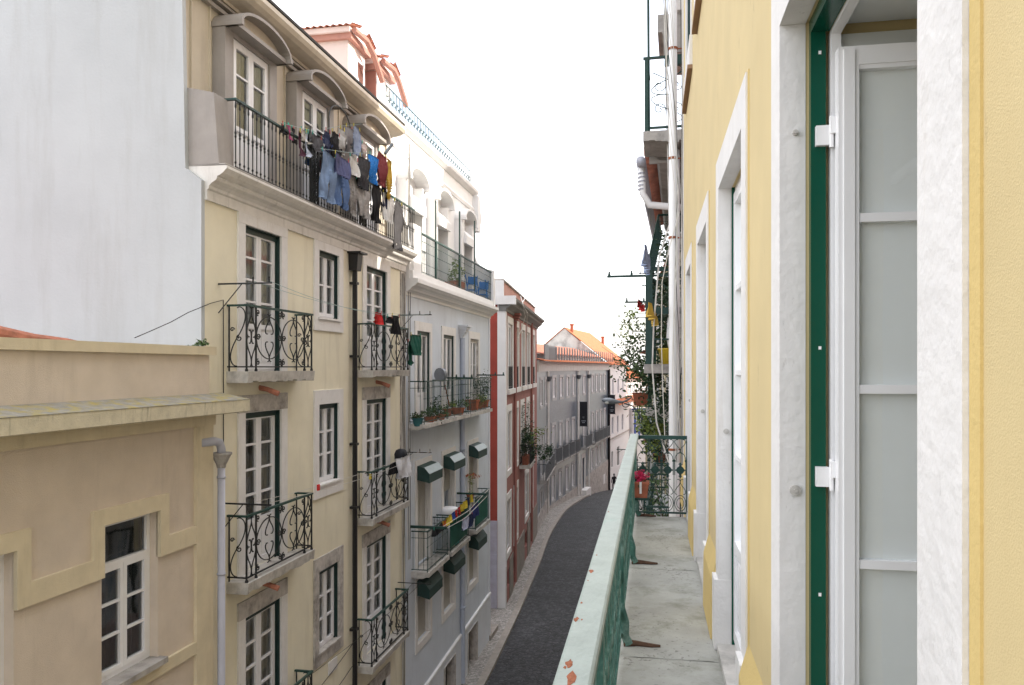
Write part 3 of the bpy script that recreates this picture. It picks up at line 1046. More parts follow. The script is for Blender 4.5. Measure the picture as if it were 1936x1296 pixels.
m.build('moulding', OCHRE, A_)
for k in range(3):
    a, b = wa - k * shift, wb_ - k * shift
    wn = glazing(FA, A_, a, b, zbA + .03, zt, 2, 3, 0, .11, lining=None, transom=.42, frame=WHITE_PAINT, curt=DARK)  # dark sheet in place of a curtain: room shade put into its colour
    sm = MB(); sm.fb(FA, a - .04, b + .04, zbA - .04, zbA + .03, -.2, .12); sm.build('sill', CONC, wn)
m = MB()
q = [FA.P(-.25, -1.02, .02), FA.P(.02, -1.02, .06), FA.P(.12, -1.05, .08), FA.P(.15, -1.14, .09), FA.P(.15, -1.2, .09)]
m.tube(q, .062, 8); m.build('pipe_elbow', GUTTER_GREY, A_, True)
m = MB(); c = FA.P(.15, 0, .09)
m.lathe((c[0], c[1], -1.40), [(.06, 0), (.065, .04), (.13, .17), (.145, .18), (.145, .21), (.13, .21)], 10); m.build('funnel', CONC, A_)
m = MB(); m.tube([(c[0], c[1], -1.40), (c[0], c[1], -10.1)], .052, 10)
for z in (-1.55, -2.9, -5.4, -7.9): m.lathe((c[0], c[1], z), [(.06, 0), (.06, .03)], 10)
m.build('downpipe', GUTTER_GREY, A_, True)
m = MB()
sE = FA.s(125, -1.4)
roof_tiles(m, lambda u, v, h: FA.P(sE - 6 * v, .16 + .62 * v + h, -1.0 - 5 * u), 22, 14, .03)
m.build('roof', TILE_OLD, A_)
m = MB(); m.tube([FA.P(sE - 6 * t / 12, .22 + .62 * t / 12 + (.018 if t % 2 else 0), -.98) for t in range(13)], .07, 8); m.build('ridge_tiles', TILE_OLD, A_)
t = thing('parapet_weed', 'small tuft of green weeds growing on the beige parapet corner', 'weed', FA.P(-.15, .285, -.1))
foliage(FA.P(-.15, .31, -.1), (.12, .1, .05), 160, .045, 5).build('foliage', LEAF, t)

# ================================================================== cream building
C_ = thing('cream_building', 'four-storey cream building with scrolled iron balconies and a zinc attic hung with laundry', 'building', base_of(FC, 0, cE))
c1 = (FC.s(461), FC.s(530)); c2 = (FC.s(601), FC.s(639)); c3 = (FC.s(691), FC.s(730))
c1c = (c1[0] + c1[1]) / 2
rows_d = [(-.08, 2.20), (-3.18, -.70), (-6.28, -3.85), (-10.0, -7.15)]
rows_w = [(.93, 2.20), (-2.20, -.69), (-5.33, -3.81), (-8.9, -7.2)]
holes = []
for r in range(4):
    holes += [(c1[0], c1[1], *rows_d[r]), (c3[0], c3[1], *rows_d[r]), (c2[0], c2[1], *rows_w[r])]
m = MB(); wall(m, FC, 0, cE, -12, 2.62, holes, .3)
m.fb(FC, 0, cE, -12, 2.7, -9, -.302)
m.build('wall', CREAM, C_)
# party wall facing us
m = MB()
pr = [(-.001, -12), (-.001, 2.62), (-.25, 2.80), (-.36, 8.2), (-11, 8.2), (-11, -12)]
n = len(pr)
a = [FC.P(-.08, z, o) for o, z in pr]; b = [FC.P(0.0, z, o) for o, z in pr]
m.add(a + b, [(i, (i + 1) % n, (i + 1) % n + n, i + n) for i in range(n)] + [tuple(range(n))[::-1], tuple(range(n, 2 * n))])
m.build('side_wall', PLASTER, C_)
# windows
for r in range(4):
    for ci, cc in ((0, c1), (2, c3)):
        a, b = cc; c, d = rows_d[r]
        wd = glazing(FC, C_, a, b, c, d, 2, 4, .72, .085, name='balcony_door', lining=GREEN_DARK, curt=(CURTAIN if (r + ci) % 2 == 0 else CURTAIN_D), transom=0, st=.075, fw=.05, mun=.034)
        sm = MB(); surround(sm, FC, a, b, c, d, .2, 0.0001, 0)
        sm.build('door_surround', WHITE_STONE, wd)
        sm = MB(); sm.fb(FC, a - .2, b + .2, d + .001, d + .27, -.05, .034)
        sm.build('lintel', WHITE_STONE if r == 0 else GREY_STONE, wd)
    a, b = c2; c, d = rows_w[r]
    wd = glazing(FC, C_, a, b, c, d, 2, 2 if r == 0 else 3, 0, .075, lining=GREEN_DARK, curt=CURTAIN_D if r != 1 else CURTAIN, st=.065, fw=.045, mun=.034)
    sm = MB(); surround(sm, FC, a, b, c, d, .2, .26, .24)
    sm.fb(FC, a - .05, b + .05, c - .03, c + .01, -.1, .06)
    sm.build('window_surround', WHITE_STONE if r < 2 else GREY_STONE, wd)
# cornice
m = MB()
CP = [(-.31, 2.36), (.035, 2.36), (.035, 2.50), (.06, 2.52), (.07, 2.56), (.11, 2.60), (.17, 2.63), (.19, 2.66), (.19, 2.685), (.23, 2.70), (.28, 2.73), (.32, 2.77), (.34, 2.79), (.34, 2.83), (-.31, 2.84)]
m.prof(FC, CP, .002, cE + .05); m.build('cornice', CORNICE, C_)
m = MB(); m.fb(FC, 0, cE, 2.842, 2.86, -.31, .33); m.build('terrace_floor', CONC, C_)
# attic wall with ribs
AO = -.40
hc = [c1c, (FC.s(591, .08) + FC.s(650, .08)) / 2, (FC.s(689, .08) + FC.s(737, .08)) / 2]
aend = cE - .25
hw = (c1[1] - c1[0]) / 2
ah = [(c - hw, c + hw, 2.862, 5.12) for c in hc]
m = MB(); wall(m, FC, 0, aend, 2.862, 5.62, ah, .2, AO)
m.fb(FC, 0.0, aend, 2.7, 6.02, -9, AO - .202)
k = 0.25
while k < aend:
    if not any(h[0] - .25 < k < h[1] + .25 for h in ah):
        m.fb(FC, k, k + .02, 2.87, 5.6, AO, AO + .03)
    k += .47
m.build('attic_wall', ZINC_BEIGE, C_)
for i, c in enumerate(hc):
    dr = glazing(FC, C_, c - hw + .01, c + hw - .01, 2.87, 5.10, 2, 3, .85, .04, name='attic_door', lo=AO + .22, curt=CURTAIN_D, st=.075, fw=.05)
    m = MB()
    m.fb(FC, c - hw - .22, c - hw + .01, 2.865, 5.2, AO, AO + .22)
    m.fb(FC, c + hw - .01, c + hw + .22, 2.865, 5.2, AO, AO + .22)
    m.fb(FC, c - hw + .01, c + hw - .01, 5.10, 5.2, AO, AO + .218)
    m.build('dormer_frame', ZINC, C_)
    # curved hood
    H = .80; R0 = .29; zs = 5.22
    arc = [(c + H * math.cos(PI - PI * t / 16), zs + .02 + R0 * math.sin(PI * t / 16)) for t in range(17)]
    arci = [(c + (H - .05) * math.cos(PI * t / 16), zs + .02 + (R0 - .05) * math.sin(PI * t / 16)) for t in range(17)]
    m = MB()
    for o0, o1 in ((AO - .05, .10),):
        A1 = [FC.P(p[0], p[1], o0) for p in arc] ; A2 = [FC.P(p[0], p[1], o1) for p in arc]
        B1 = [FC.P(p[0], p[1], o0) for p in arci[::-1]]; B2 = [FC.P(p[0], p[1], o1) for p in arci[::-1]]
        kk = len(m.v)
        m.v += A1 + A2 + B1 + B2
        for t in range(16):
            m.f.append((kk + t, kk + t + 1, kk + 17 + t + 1, kk + 17 + t))
            m.f.append((kk + 34 + t, kk + 51 + t, kk + 51 + t + 1, kk + 34 + t + 1))
            m.f.append((kk + 17 + t, kk + 17 + t + 1, kk + 51 + t + 1, kk + 51 + t))
            m.f.append((kk + t, kk + 34 + t, kk + 34 + t + 1, kk + t + 1))
    hd = m.build('hood', ZINC, C_)
    m = MB()
    m.profo(FC, arci[::-1] + [(c + H - .07, zs - .02), (c - H + .07, zs - .02)][::1] if False else [(c - H + .07, zs + .0)] + [p for p in arci[::-1]] + [(c + H - .07, zs)], -.13, -.09)
    m.build('tympanum', ZINC_BEIGE, hd)
    m = MB(); m.fb(FC, c - H, c + H, zs - .05, zs + .015, AO - .02, .02)
    m.fb(FC, c - H - .02, c - H + .05, zs - .05, zs + .03, AO - .02, .11)
    m.fb(FC, c + H - .05, c + H + .02, zs - .05, zs + .03, AO - .02, .11)
    m.build('hood_beam', ZINC, hd)
# eave gutter
m = MB()
EP = [(-.9, 5.62), (-.38, 5.62), (-.30, 5.62), (-.28, 5.66), (-.14, 5.68), (-.04, 5.70), (.03, 5.75), (.07, 5.82), (.06, 5.90), (.02, 5.95), (.0, 5.965), (.0, 5.985), (-.06, 6.04), (-.9, 6.22)]
m.prof(FC, EP, -.02, aend + .12); m.build('eave', ZINC_BEIGE, C_)
m = MB(); m.fb(FC, 0, aend + .1, 5.93, 5.978, -.03, .066); m.build('eave_seam', mat('seam_gap_shade', (.05, .047, .045), .8), C_)  # near-black strip painted in for the shade of the seam gap
m = MB(); m.fb(FC, 0, aend, 5.44, 5.50, AO, AO + .08); m.fb(FC, 0, aend, 5.54, 5.58, AO, AO + .12); m.build('eave_moulding', ZINC, C_)
m = MB(); m.hexa([FC.P(.0, 2.85, -.35), FC.P(.34, 2.85, -.35), FC.P(.34, 2.85, .22), FC.P(.0, 2.85, .22),
                  FC.P(.0, 3.98, -.38), FC.P(.34, 3.98, -.38), FC.P(.34, 3.86, .14), FC.P(.0, 3.86, .14)])
m.build('parapet_end', ZINC, C_)
# terrace railing with turned balusters
o = .26; r0, r1 = .36, cE - .05
m = MB(); zb, zt_ = 2.86, 3.86
n = int((r1 - r0) / .118)
for i in range(n + 1):
    u = r0 + (r1 - r0) * i / n
    zz = [zb, zb + .08, zb + .10, zb + .13, zb + .45, zb + .48, zb + .50, zb + .53, zb + .56, zb + .60, zb + .88, zb + .91, zt_]
    rr = [.008, .008, .018, .008, .010, .018, .012, .020, .012, .009, .007, .016, .008]
    m.tube([FC.P(u, z, o) for z in zz], rr, 5)
m.fb(FC, r0, r1, zb + .03, zb + .045, o - .012, o + .012)
m.tube([FC.P(r0, zb, .0), FC.P(r0, zt_, .0)], .01, 4)
Mf = lambda u, v: FC.P(u, v, o + .012)
for u in (FC.s(588, o), FC.s(681, o)):
    for du in (0, .14, .28):
        m.fb(FC, u + du - .012, u + du + .012, zb, zt_, o - .02, o + .02)
    for kx in (0, .14):
        for kz in range(5):
            z0 = zb + .08 + kz * .17
            oval(m, Mf, u + kx + .07, z0 + .08, .045, .075, .008, 10)
            curl(m, Mf, u + kx + .07, z0 + .08, .035, .008, 1.2, kz, 1)
rl = m.build('railing', IRON, C_)
m = MB(); m.fb(FC, r0 - .03, r1 + .02, zt_, zt_ + .03, o - .025, o + .025); m.fb(FC, r0 - .03, r0 + .02, zt_, zt_ + .028, -.2, o - .025)
m.build('handrail', IRON_GREEN, rl)
# hoop for drying lines
m = MB(); s0_, s1_ = FC.s(622, .1), FC.s(663, .1)
zh = FC.z(640, 225, .1)
m.tube([FC.P(s0_, 3.86, .1)] + [FC.P((s0_ + s1_) / 2 - (s1_ - s0_) / 2 * math.cos(PI * t / 14), zh - .1 + .35 * math.sin(PI * t / 14), .1) for t in range(15)] + [FC.P(s1_, 3.86, .1)], .013, 5)
m.build('drying_hoop', IRON, C_)
# balconies
bl = (FC.s(465, .30), FC.s(588, .30)); br = (FC.s(702, .30), FC.s(770, .30))
zsl = [-.06, -3.17, -6.27]
lb = []
for r in range(3):
    scroll_balcony(FC, C_, bl[0], bl[1], .31, zsl[r], .17, rot_chips=r + 1)
    scroll_balcony(FC, C_, br[0], br[1], .31, zsl[r], .15, rot_chips=r + 11)
for r in range(2):
    for cc, off in ((c1c - .1, 0), ((c3[0] + c3[1]) / 2, 0)):
        m = MB(); q = [FC.P(cc, zsl[r] - .26, -.02), FC.P(cc + .02, zsl[r] - .29, .12), FC.P(cc + .05, zsl[r] - .36, .30)]
        m.tube(q, [.045, .042, .045], 7); m.build('spout', TILE_OLD, C_)
# black downpipe and hopper
m = MB(); sp = FC.s(671, .09)
q = [FC.P(sp, 2.0, .09), FC.P(sp, -10, .09)]
m.tube(q, .052, 8)
for z in (1.7, .2, -1.6, -2.9, -5.4, -8): m.fb(FC, sp - .07, sp + .07, z, z + .05, .0, .15)
pp = m.build('downpipe', BLACK_PIPE, C_)
m = MB(); m.hexa([FC.P(sp - .11, 1.98, .0), FC.P(sp + .11, 1.98, .0), FC.P(sp + .11, 1.98, .18), FC.P(sp - .11, 1.98, .18),
                  FC.P(sp - .13, 2.32, .0), FC.P(sp + .13, 2.32, .0), FC.P(sp + .13, 2.32, .21), FC.P(sp - .13, 2.32, .21)])
m.fb(FC, sp - .19, sp + .19, 2.32, 2.36, .0, .29)
m.build('hopper', BLACK_PIPE, pp)
# drying arms on the facade
drying_arm(FC, C_, .34, FC.z(410, 537), .84, r=.016)
drying_arm(FC, C_, .40, FC.z(420, 951), .80, r=.016)
sR = FC.s(752)
drying_arm(FC, C_, sR, FC.z(755, 597), .85, r=.014, tips=3)
drying_arm(FC, C_, sR, FC.z(755, 854), .85, r=.014, tips=3)
drying_arm(FC, C_, sR, FC.z(755, 1099), .85, r=.012, tips=2)
# cables on the facade seam and party wall
rnd = random.Random(4)
for k in range(7):
    m = MB(); s_ = cE - .05 - .04 * k
    m.tube([FC.P(s_ + rnd.uniform(-.03, .03), 2.3 - 1.1 * j, .02 + .015 * rnd.random()) for j in range(12)], .008, 4)
    m.build('cable', CABLE_B if k % 2 else CABLE_W, C_)
m = MB()
m.tube([FC.P(.42, FC.z(408, 566), .03), FC.P(.44, FC.z(410, 600), .02), FC.P(.45, -9, .02)], .007, 4)
m.tube([FC.P(.42, FC.z(408, 566), .03), FC.P(.1, FC.z(395, 574), .03)] + [FC.P(-.1 - .28 * t, FC.z(395, 574) - .14 * t - .03 * math.sin(t), .05 - .06 * t) for t in range(1, 5)], .006, 4)
m.build('cable', CABLE_B, C_)
m = MB()
for z_ in (-5.9, -6.35): m.tube(sag(FC.P(c2[0] - .3, z_ - .1, .03), FC.P(sp, z_ + .25, .06), .03), .006, 4)
m.build('cable', CABLE_B, C_)
m = MB(); zz = FC.z(627, 1260)
m.fb(FC, FC.s(620), FC.s(636), zz - .12, zz + .12, .0, .02); m.build('wall_plate', WHITE_STONE, C_)
m = MB(); m.fb(FC, cE - .35, cE + .02, -2.5, 2.34, .001, .02); m.build('bare_corner_patch', GREY_STONE, C_)

# ------------------------------------------------------------------ laundry on the cream building
LG = 'laundry on the cream building'
def dye(n_, c, var=.18, st=0, sc=(0, 0, 0), sscale=8, thr=.5):
    return mat('cloth_' + n_, c, .9, var, 9, .35, 200, st, sc, stain_scale=sscale, thr=thr)
def hang(name, label, px0, px1, py0, py1, kind, mt, o=.42, F=FC, seed=0, group=LG, cat='garment', **kw):
    s0, s1 = F.s(px0, o), F.s(px1, o)
    z0 = F.z(px0, py0, o)
    h = z0 - F.z(px0, py1, o)
    wd = s1 - s0
    ol = {'shirt': lambda: shirt(wd, h, .14), 'trousers': lambda: trousers(wd, h), 'rect': lambda: rect(wd, h), 'sock': lambda: [(x * wd / .17, y) for x, y in sock(h)]}[kind]()
    return garment(name, label, F, s0, z0, o, ol, mt, group, seed, cat=cat, **kw)
hang('jeans', 'light blue jeans hanging at the left end of the front line on the attic railing', 608, 636, 282, 376, 'trousers', dye('denim_light', (.17, .25, .40)), .46, seed=1)
hang('jeans', 'mid blue jeans hanging under the purple shorts on the attic line', 634, 660, 300, 388, 'trousers', dye('denim', (.09, .16, .33)), .40, seed=2)
hang('shorts', 'purple-blue shorts pegged over the blue jeans', 633, 660, 288, 326, 'rect', dye('purple', (.10, .11, .22)), .50, seed=3)
hang('t_shirt', 'plain white tee on the attic line between the purple shorts and the charcoal shirt', 660, 678, 293, 326, 'shirt', dye('white', (.62, .62, .60), .05), .46, seed=4)
hang('shirt', 'charcoal shirt on the attic line left of the bright blue patterned one', 679, 699, 292, 352, 'shirt', dye('charcoal', (.035, .035, .04)), .46, seed=5)
hang('t_shirt', 'bright blue patterned tee on the attic line', 698, 715, 289, 342, 'shirt', dye('blue', (.01, .17, .55), .1, .8, (.3, .5, .7), 30, .55), .46, seed=6)
hang('t_shirt', 'maroon tee on the attic line beside the bright blue one', 714, 731, 284, 346, 'shirt', dye('maroon', (.17, .03, .035)), .46, seed=7)
hang('trousers', 'mustard yellow trousers at the right end of the attic line', 731, 741, 300, 376, 'rect', dye('mustard', (.45, .29, .035)), .46, seed=8)
hang('trousers', 'grey and white patterned trousers hanging low below the white tee', 661, 675, 328, 405, 'trousers', dye('grey_pattern', (.30, .29, .28), .1, .9, (.05, .05, .05), 14, .5), .38, seed=9)
hang('trousers', 'pale spotted pyjama trousers hanging low below the charcoal shirt', 677, 699, 350, 406, 'trousers', dye('spotted', (.30, .29, .28), .05, .9, (.62, .6, .58), 9, .52), .38, seed=10)
hang('leggings', 'long black leggings hanging below the blue patterned tee', 705, 719, 342, 418, 'trousers', dye('black', (.010, .010, .012)), .38, seed=11)
hang('top', 'navy vest hanging below the mustard trousers', 722, 731, 346, 392, 'rect', dye('navy', (.012, .02, .06)), .38, seed=12)
hang('blouse', 'white blouse hanging lowest at the right end of the attic laundry', 723, 744, 362, 414, 'shirt', dye('white', (.62, .62, .60), .05), .40, seed=13)
hang('coat', 'long dark grey coat hanging over the far end of the attic railing', 745, 761, 378, 470, 'shirt', dye('dark_grey', (.045, .042, .045)), .36, seed=14)
hang('cardigan', 'black cardigan hanging between the white tee and the spotted trousers', 669, 681, 318, 360, 'shirt', dye('black', (.010, .010, .012)), .33, seed=15)
hang('towel', 'white cloth strip hanging behind the blue jeans against the attic railing', 637, 643, 372, 400, 'rect', dye('white', (.62, .62, .60), .05), .32, seed=16)
hang('jacket', 'navy jacket on the upper drying line nearest the attic hoop', 614, 626, 244, 292, 'shirt', dye('navy', (.012, .02, .06)), .20, seed=17)
hang('jacket', 'black jacket on the upper drying line under the hoop', 626, 644, 246, 294, 'shirt', dye('black', (.010, .010, .012)), .20, seed=18)
hang('hooded_top', 'pale grey hooded top on the upper drying line', 642, 653, 240, 290, 'shirt', dye('pale_grey', (.36, .36, .35)), .20, seed=19)
hang('shirt', 'mid grey shirt on the upper drying line', 653, 667, 236, 284, 'shirt', dye('mid_grey', (.20, .20, .21)), .20, seed=20)
hang('shirt', 'pale blue striped shirt at the right end of the upper drying line', 667, 682, 236, 290, 'shirt', dye('pale_blue', (.26, .32, .44), .1, .6, (.05, .07, .2), 16, .5), .20, seed=21)
hang('towel', 'red and white striped towel at the attic window behind the railing', 684, 694, 268, 300, 'rect', dye('red_stripe', (.5, .45, .42), .05, .9, (.4, .04, .03), 20, .5), .05, seed=22)
for i, (a, b, c, d, nm, col_, lb_) in enumerate([
        (533, 546, 233, 250, 'black', (.010, .010, .012), 'crumpled black sock first on the attic railing line'),
        (543, 551, 236, 262, 'pink', (.35, .05, .15), 'small pink and blue sock near the left end of the attic line'),
        (550, 563, 241, 268, 'black2', (.02, .02, .024), 'black briefs on the attic line left of the maroon sock'),
        (566, 577, 247, 296, 'plum', (.07, .02, .04), 'dark plum sock on the attic railing line'),
        (578, 589, 247, 297, 'ice', (.42, .47, .58), 'pale ice-blue sock beside the plum one'),
        (590, 609, 250, 281, 'marbled', (.08, .08, .09), 'marbled grey shorts on the attic line left of the jackets'),
        (568, 590, 243, 262, 'white', (.62, .62, .60), 'white underwear on the attic line above the ice-blue sock')]):
    hang('sock' if 'sock' in lb_ else 'underwear', lb_, a, b, c, d, 'sock' if 'sock' in lb_ else 'rect', dye(nm, col_), .34, seed=30 + i, fold=.03)
# lines
def line(label, pts, r=.004, m_=CABLE_G, group='clothes lines'):
    mb = MB(); mb.tube(pts, r, 4)
    o = mb.build('clothes_line', m_, None)
    tag(o, label, 'clothes line', group)
P3 = lambda px, py, o, F=FC: F.P(F.s(px, o), F.z(px, py, o), o)
line('drying line stretched along the attic railing under the socks', [P3(527, 232, .34), P3(560, 240, .34), P3(590, 247, .34), P3(612, 262, .34)])
line('drying line carrying the jeans and coloured tees', [P3(606, 281, .46), P3(660, 289, .46), P3(700, 290, .46), P3(741, 284, .46)])
line('upper drying line carrying the dark jackets', [P3(613, 244, .20), P3(650, 238, .20), P3(683, 235, .20)])
mb = MB(); mb.wb(0, 0, 0, 0, 0, 0); mb = MB()
a = Vector(P3(728, 291, .46)); b = Vector(P3(742, 273, .46))
mb.tube([a, b], .035, 4); tag(mb.build('peg_bag', mat('slate_cloth', (.13, .16, .18), .8), None), 'slate grey peg bag sticking out above the maroon tee', 'peg bag')
zA = FC.z(410, 537) + .03; zB = FC.z(755, 597) + .03
line('upper pair line from the top left drying arm to the one at the far corner', sag(FC.P(.34, zA, .80), FC.P(sR, zB, .82), .22))
line('inner line between the two upper drying arms of the cream building', sag(FC.P(.34, zA, .56), FC.P(sR, zB, .58), .16))
zA = FC.z(420, 951) + .03; zB = FC.z(755, 854) + .03
line('lower outer line crossing below the middle windows of the cream building', sag(FC.P(.40, zA, .76), FC.P(sR, zB, .82), .10), m_=CABLE_W)
line('lower inner line crossing below the middle windows of the cream building', sag(FC.P(.40, zA, .52), FC.P(sR, zB, .58), .08), m_=CABLE_W)
zC = FC.z(755, 1099) + .03
line('lowest line running to the bottom drying arm of the cream building', sag(FC.P(.9, zC + .1, .5), FC.P(sR, zC, .6), .12), m_=CABLE_B)
hang('cloth', 'small red cloth pegged over the upper right balcony', 709, 722, 590, 613, 'rect', dye('red', (.5, .02, .02)), .62, seed=41)
hang('shorts', 'dark shorts pegged above the upper right balcony, left of the long one', 732, 742, 598, 612, 'rect', dye('black', (.010, .010, .012)), .60, seed=42, fold=.03)
hang('skirt', 'black skirt hanging from the line over the upper right balcony', 741, 756, 596, 632, 'rect', dye('black', (.010, .010, .012)), .66, seed=43)
hang('t_shirt', 'green long tee hanging crooked below the far drying arm', 776, 796, 632, 672, 'shirt', dye('green', (.008, .075, .05)), .66, seed=44, tilt=.1)
hang('cloth', 'trailing green sleeve hanging beside the green tee', 771, 778, 645, 692, 'rect', dye('green', (.008, .075, .05)), .6, seed=45, tilt=.05)
hang('sheet', 'bundled white sheet draped over the middle right balcony end', 752, 777, 868, 908, 'rect', dye('sheet', (.55, .55, .57), .05), .44, seed=46, fold=.06, folds=4, peg=False, cat='sheet')
hang('blanket', 'black and blue blanket folded over the middle right handrail', 737, 754, 878, 900, 'rect', dye('black', (.010, .010, .012)), .36, seed=47, peg=False, cat='blanket')
m = MB(); q = Vector(P3(758, 862, .25)); m.lathe(q - Vector((0, 0, .12)), [(.10, 0), (.15, .05), (.16, .16), (.12, .25), (.05, .28)], 12)
tag(m.build('bin', BLACK_CLOTH, None, True), 'round black bin perched at the end of the middle right balcony', 'bin')
for i, (px, py, c_) in enumerate(((602, 922, (.55, .02, .02)), (700, 902, (.5, .4, .05)))):
    m = MB(); q = P3(px, py, .6); m.wb(q[0] - .012, q[0] + .012, q[1] - .04, q[1] + .04, q[2] - .05, q[2] + .05)
    tag(m.build('clothes_peg', dye('pegc%d' % i, c_), None), ('red peg' if i == 0 else 'yellow peg') + ' clipped alone on the lower line', 'peg')

# ================================================================== pale blue building
D_ = thing('blue_building', 'pale blue building with a white sunlit roof terrace, green shutter boxes and plant-lined balconies', 'building', base_of(FD, 0, 10))
dE = FD.s(925)
dz = FD.z
cols1 = [(FD.s(787), FD.s(812)), (FD.s(837), FD.s(857.5)), (FD.s(888), FD.s(904))]
cols2 = [(FD.s(788), FD.s(812)), (FD.s(837.5), FD.s(857.5)), (FD.s(885.5), FD.s(901))]
t1 = dz(811, 628.5); f1 = dz(802, 803, .42)
t2 = dz(838, 869); f2 = dz(808, 1083, .42)
t3 = dz(838, 1062)
s3b = dz(834, 1168)
holes = [(a, b, f1, t1) for a, b in cols1] + [(a, b, f2, t2) for a, b in cols2] + [(a, b, s3b, t3) for a, b in cols2]
zd0, zd1 = dz(820, 1274), dz(917, 1134)
sd0, sd1 = FD.s(820), FD.s(917)
dl = lambda s_: lerp(zd0, zd1, (s_ - sd0) / (sd1 - sd0))
gd = [(FD.s(838), FD.s(856)), (FD.s(883), FD.s(898.5))]
for a, b in gd:
    holes.append((a, b, -10.4, dz(883, 1196) if a > 5 else dz(838, 1262)))
m = MB(); wall(m, FD, 0, dE, -12.5, 1.86, holes, .25)
m.fb(FD, 0, dE, -12.5, 2.0, -9, -.252)
m.quad(FD.P(dE, -12.5, 0), FD.P(dE, -12.5, -.26), FD.P(dE, 1.86, -.26), FD.P(dE, 1.86, 0))
m.build('wall', BLUE_R, D_)
m = MB(); m.fb(FD, dE - .16, dE + .02, dl(dE), 1.80, -.02, .03); m.build('corner_strip', DADO, D_)
# dado following the slope
m = MB()
ed = [0] + [q for ab in gd for q in ab] + [dE + .02]
for i in range(len(ed) - 1):
    a, b = ed[i], ed[i + 1]
    if (a, b) in [tuple(x) for x in gd]:
        zt_ = holes[-2 + [tuple(x) for x in gd].index((a, b))][3]
        if dl(b) - zt_ > .05: m.hexa([FD.P(a, zt_, -.02), FD.P(b, zt_, -.02), FD.P(b, zt_, .05), FD.P(a, zt_, .05), FD.P(a, dl(a), -.02), FD.P(b, dl(b), -.02), FD.P(b, dl(b), .05), FD.P(a, dl(a), .05)])
    else:
        m.hexa([FD.P(a, -12.5, -.02), FD.P(b, -12.5, -.02), FD.P(b, -12.5, .05), FD.P(a, -12.5, .05), FD.P(a, dl(a), -.02), FD.P(b, dl(b), -.02), FD.P(b, dl(b), .05), FD.P(a, dl(a), .05)])
m.build('dado', DADO, D_)
m = MB(); m.hexa([FD.P(0, dl(0) - .0, .0), FD.P(dE, dl(dE), .0), FD.P(dE, dl(dE), .08), FD.P(0, dl(0), .08), FD.P(0, dl(0) + .06, .0), FD.P(dE, dl(dE) + .06, .0), FD.P(dE, dl(dE) + .06, .07), FD.P(0, dl(0) + .06, .07)])
m.build('dado_cap', TERRACE_WHITE, D_)
for k, (a, b) in enumerate(gd):
    h = holes[-2 + k]
    m = MB(); m.fb(FD, a + .05, b - .05, h[2] - .5, h[3] - .05, -.22, -.17)
    dd = m.build('street_door', WOOD_DARK, D_)
    m = MB(); surround(m, FD, a, b, h[2], h[3], .12, .001, 0, .07); m.fb(FD, a, a + .05, h[2], h[3] - .05, -.24, -.05); m.fb(FD, b - .05, b, h[2], h[3] - .05, -.24, -.05)
    m.build('door_frame', GREY_STONE, dd)
# row 1 doors: the first two stand open inwards
for k, (a, b) in enumerate(cols1):
    w_ = glazing(FD, D_, a, b, f1, t1, 2, 2 if k == 2 else 1, .7, .06, name='balcony_door', lining=GREEN_DARK if k < 2 else GREY_STONE, curt=CURTAIN, st=.07)
    m = MB(); surround(m, FD, a, b, f1, t1, .17, .24, 0); m.build('door_surround', WHITE_STONE, w_)
def shutter(F, root, a, b, c, d, box_d=.34, boxm=None, dropz=None, lidm=None, bh=.36, mt=None):
    """rolled shutter with its box over the opening; slats down to dropz"""
    dropz = c if dropz is None else dropz
    m = MB(); m.fb(F, a + .04, b - .04, dropz, d - .1, -.14, -.11); s_ = m.build('shutter', SHUTTER, root)
    m = MB()
    m.fb(F, a, a + .05, c, d - .02, -.16, -.05); m.fb(F, b - .05, b, c, d - .02, -.16, -.05)
    m.build('shutter_rail', WHITE_STONE, s_)
    m = MB()
    e = .06
    m.prof(F, [(.0, d - bh * .55), (box_d, d - bh * .75), (box_d, d - bh * .2), (box_d * .62, d + bh * .18), (.0, d + bh * .30)], a - e, b + e)
    bx = m.build('shutter_box', boxm or GREEN_BOX, s_)
    if lidm:
        m = MB(); p = [F.P(a - e - .01, d - bh * .2, box_d + .006), F.P(b + e + .01, d - bh * .2, box_d + .006), F.P(b + e + .01, d + bh * .19, box_d * .62 + .002), F.P(a - e - .01, d + bh * .19, box_d * .62 + .002)]
        up = [(q[0], q[1], q[2] + .012) for q in p]
        m.hexa(p + up); m.build('box_lid', lidm, bx)
    return s_
for k, (a, b) in enumerate(cols2):
    ztop = [t2, t2, t2][k]
    s_ = shutter(FD, D_, a, b, f2, ztop, lidm=GREEN_BOX_TOP, dropz=f2 if k != 1 else dz(838, 935), bh=.42, box_d=.36)
    m = MB(); surround(m, FD, a, b, f2, ztop, .17, .26, 0); m.build('door_surround', WHITE_STONE, s_)
    s_ = shutter(FD, D_, a, b, s3b, t3, bh=.46, box_d=.36)
    m = MB(); surround(m, FD, a, b, s3b, t3, .17, .2, .2); m.build('window_surround', WHITE_STONE, s_)
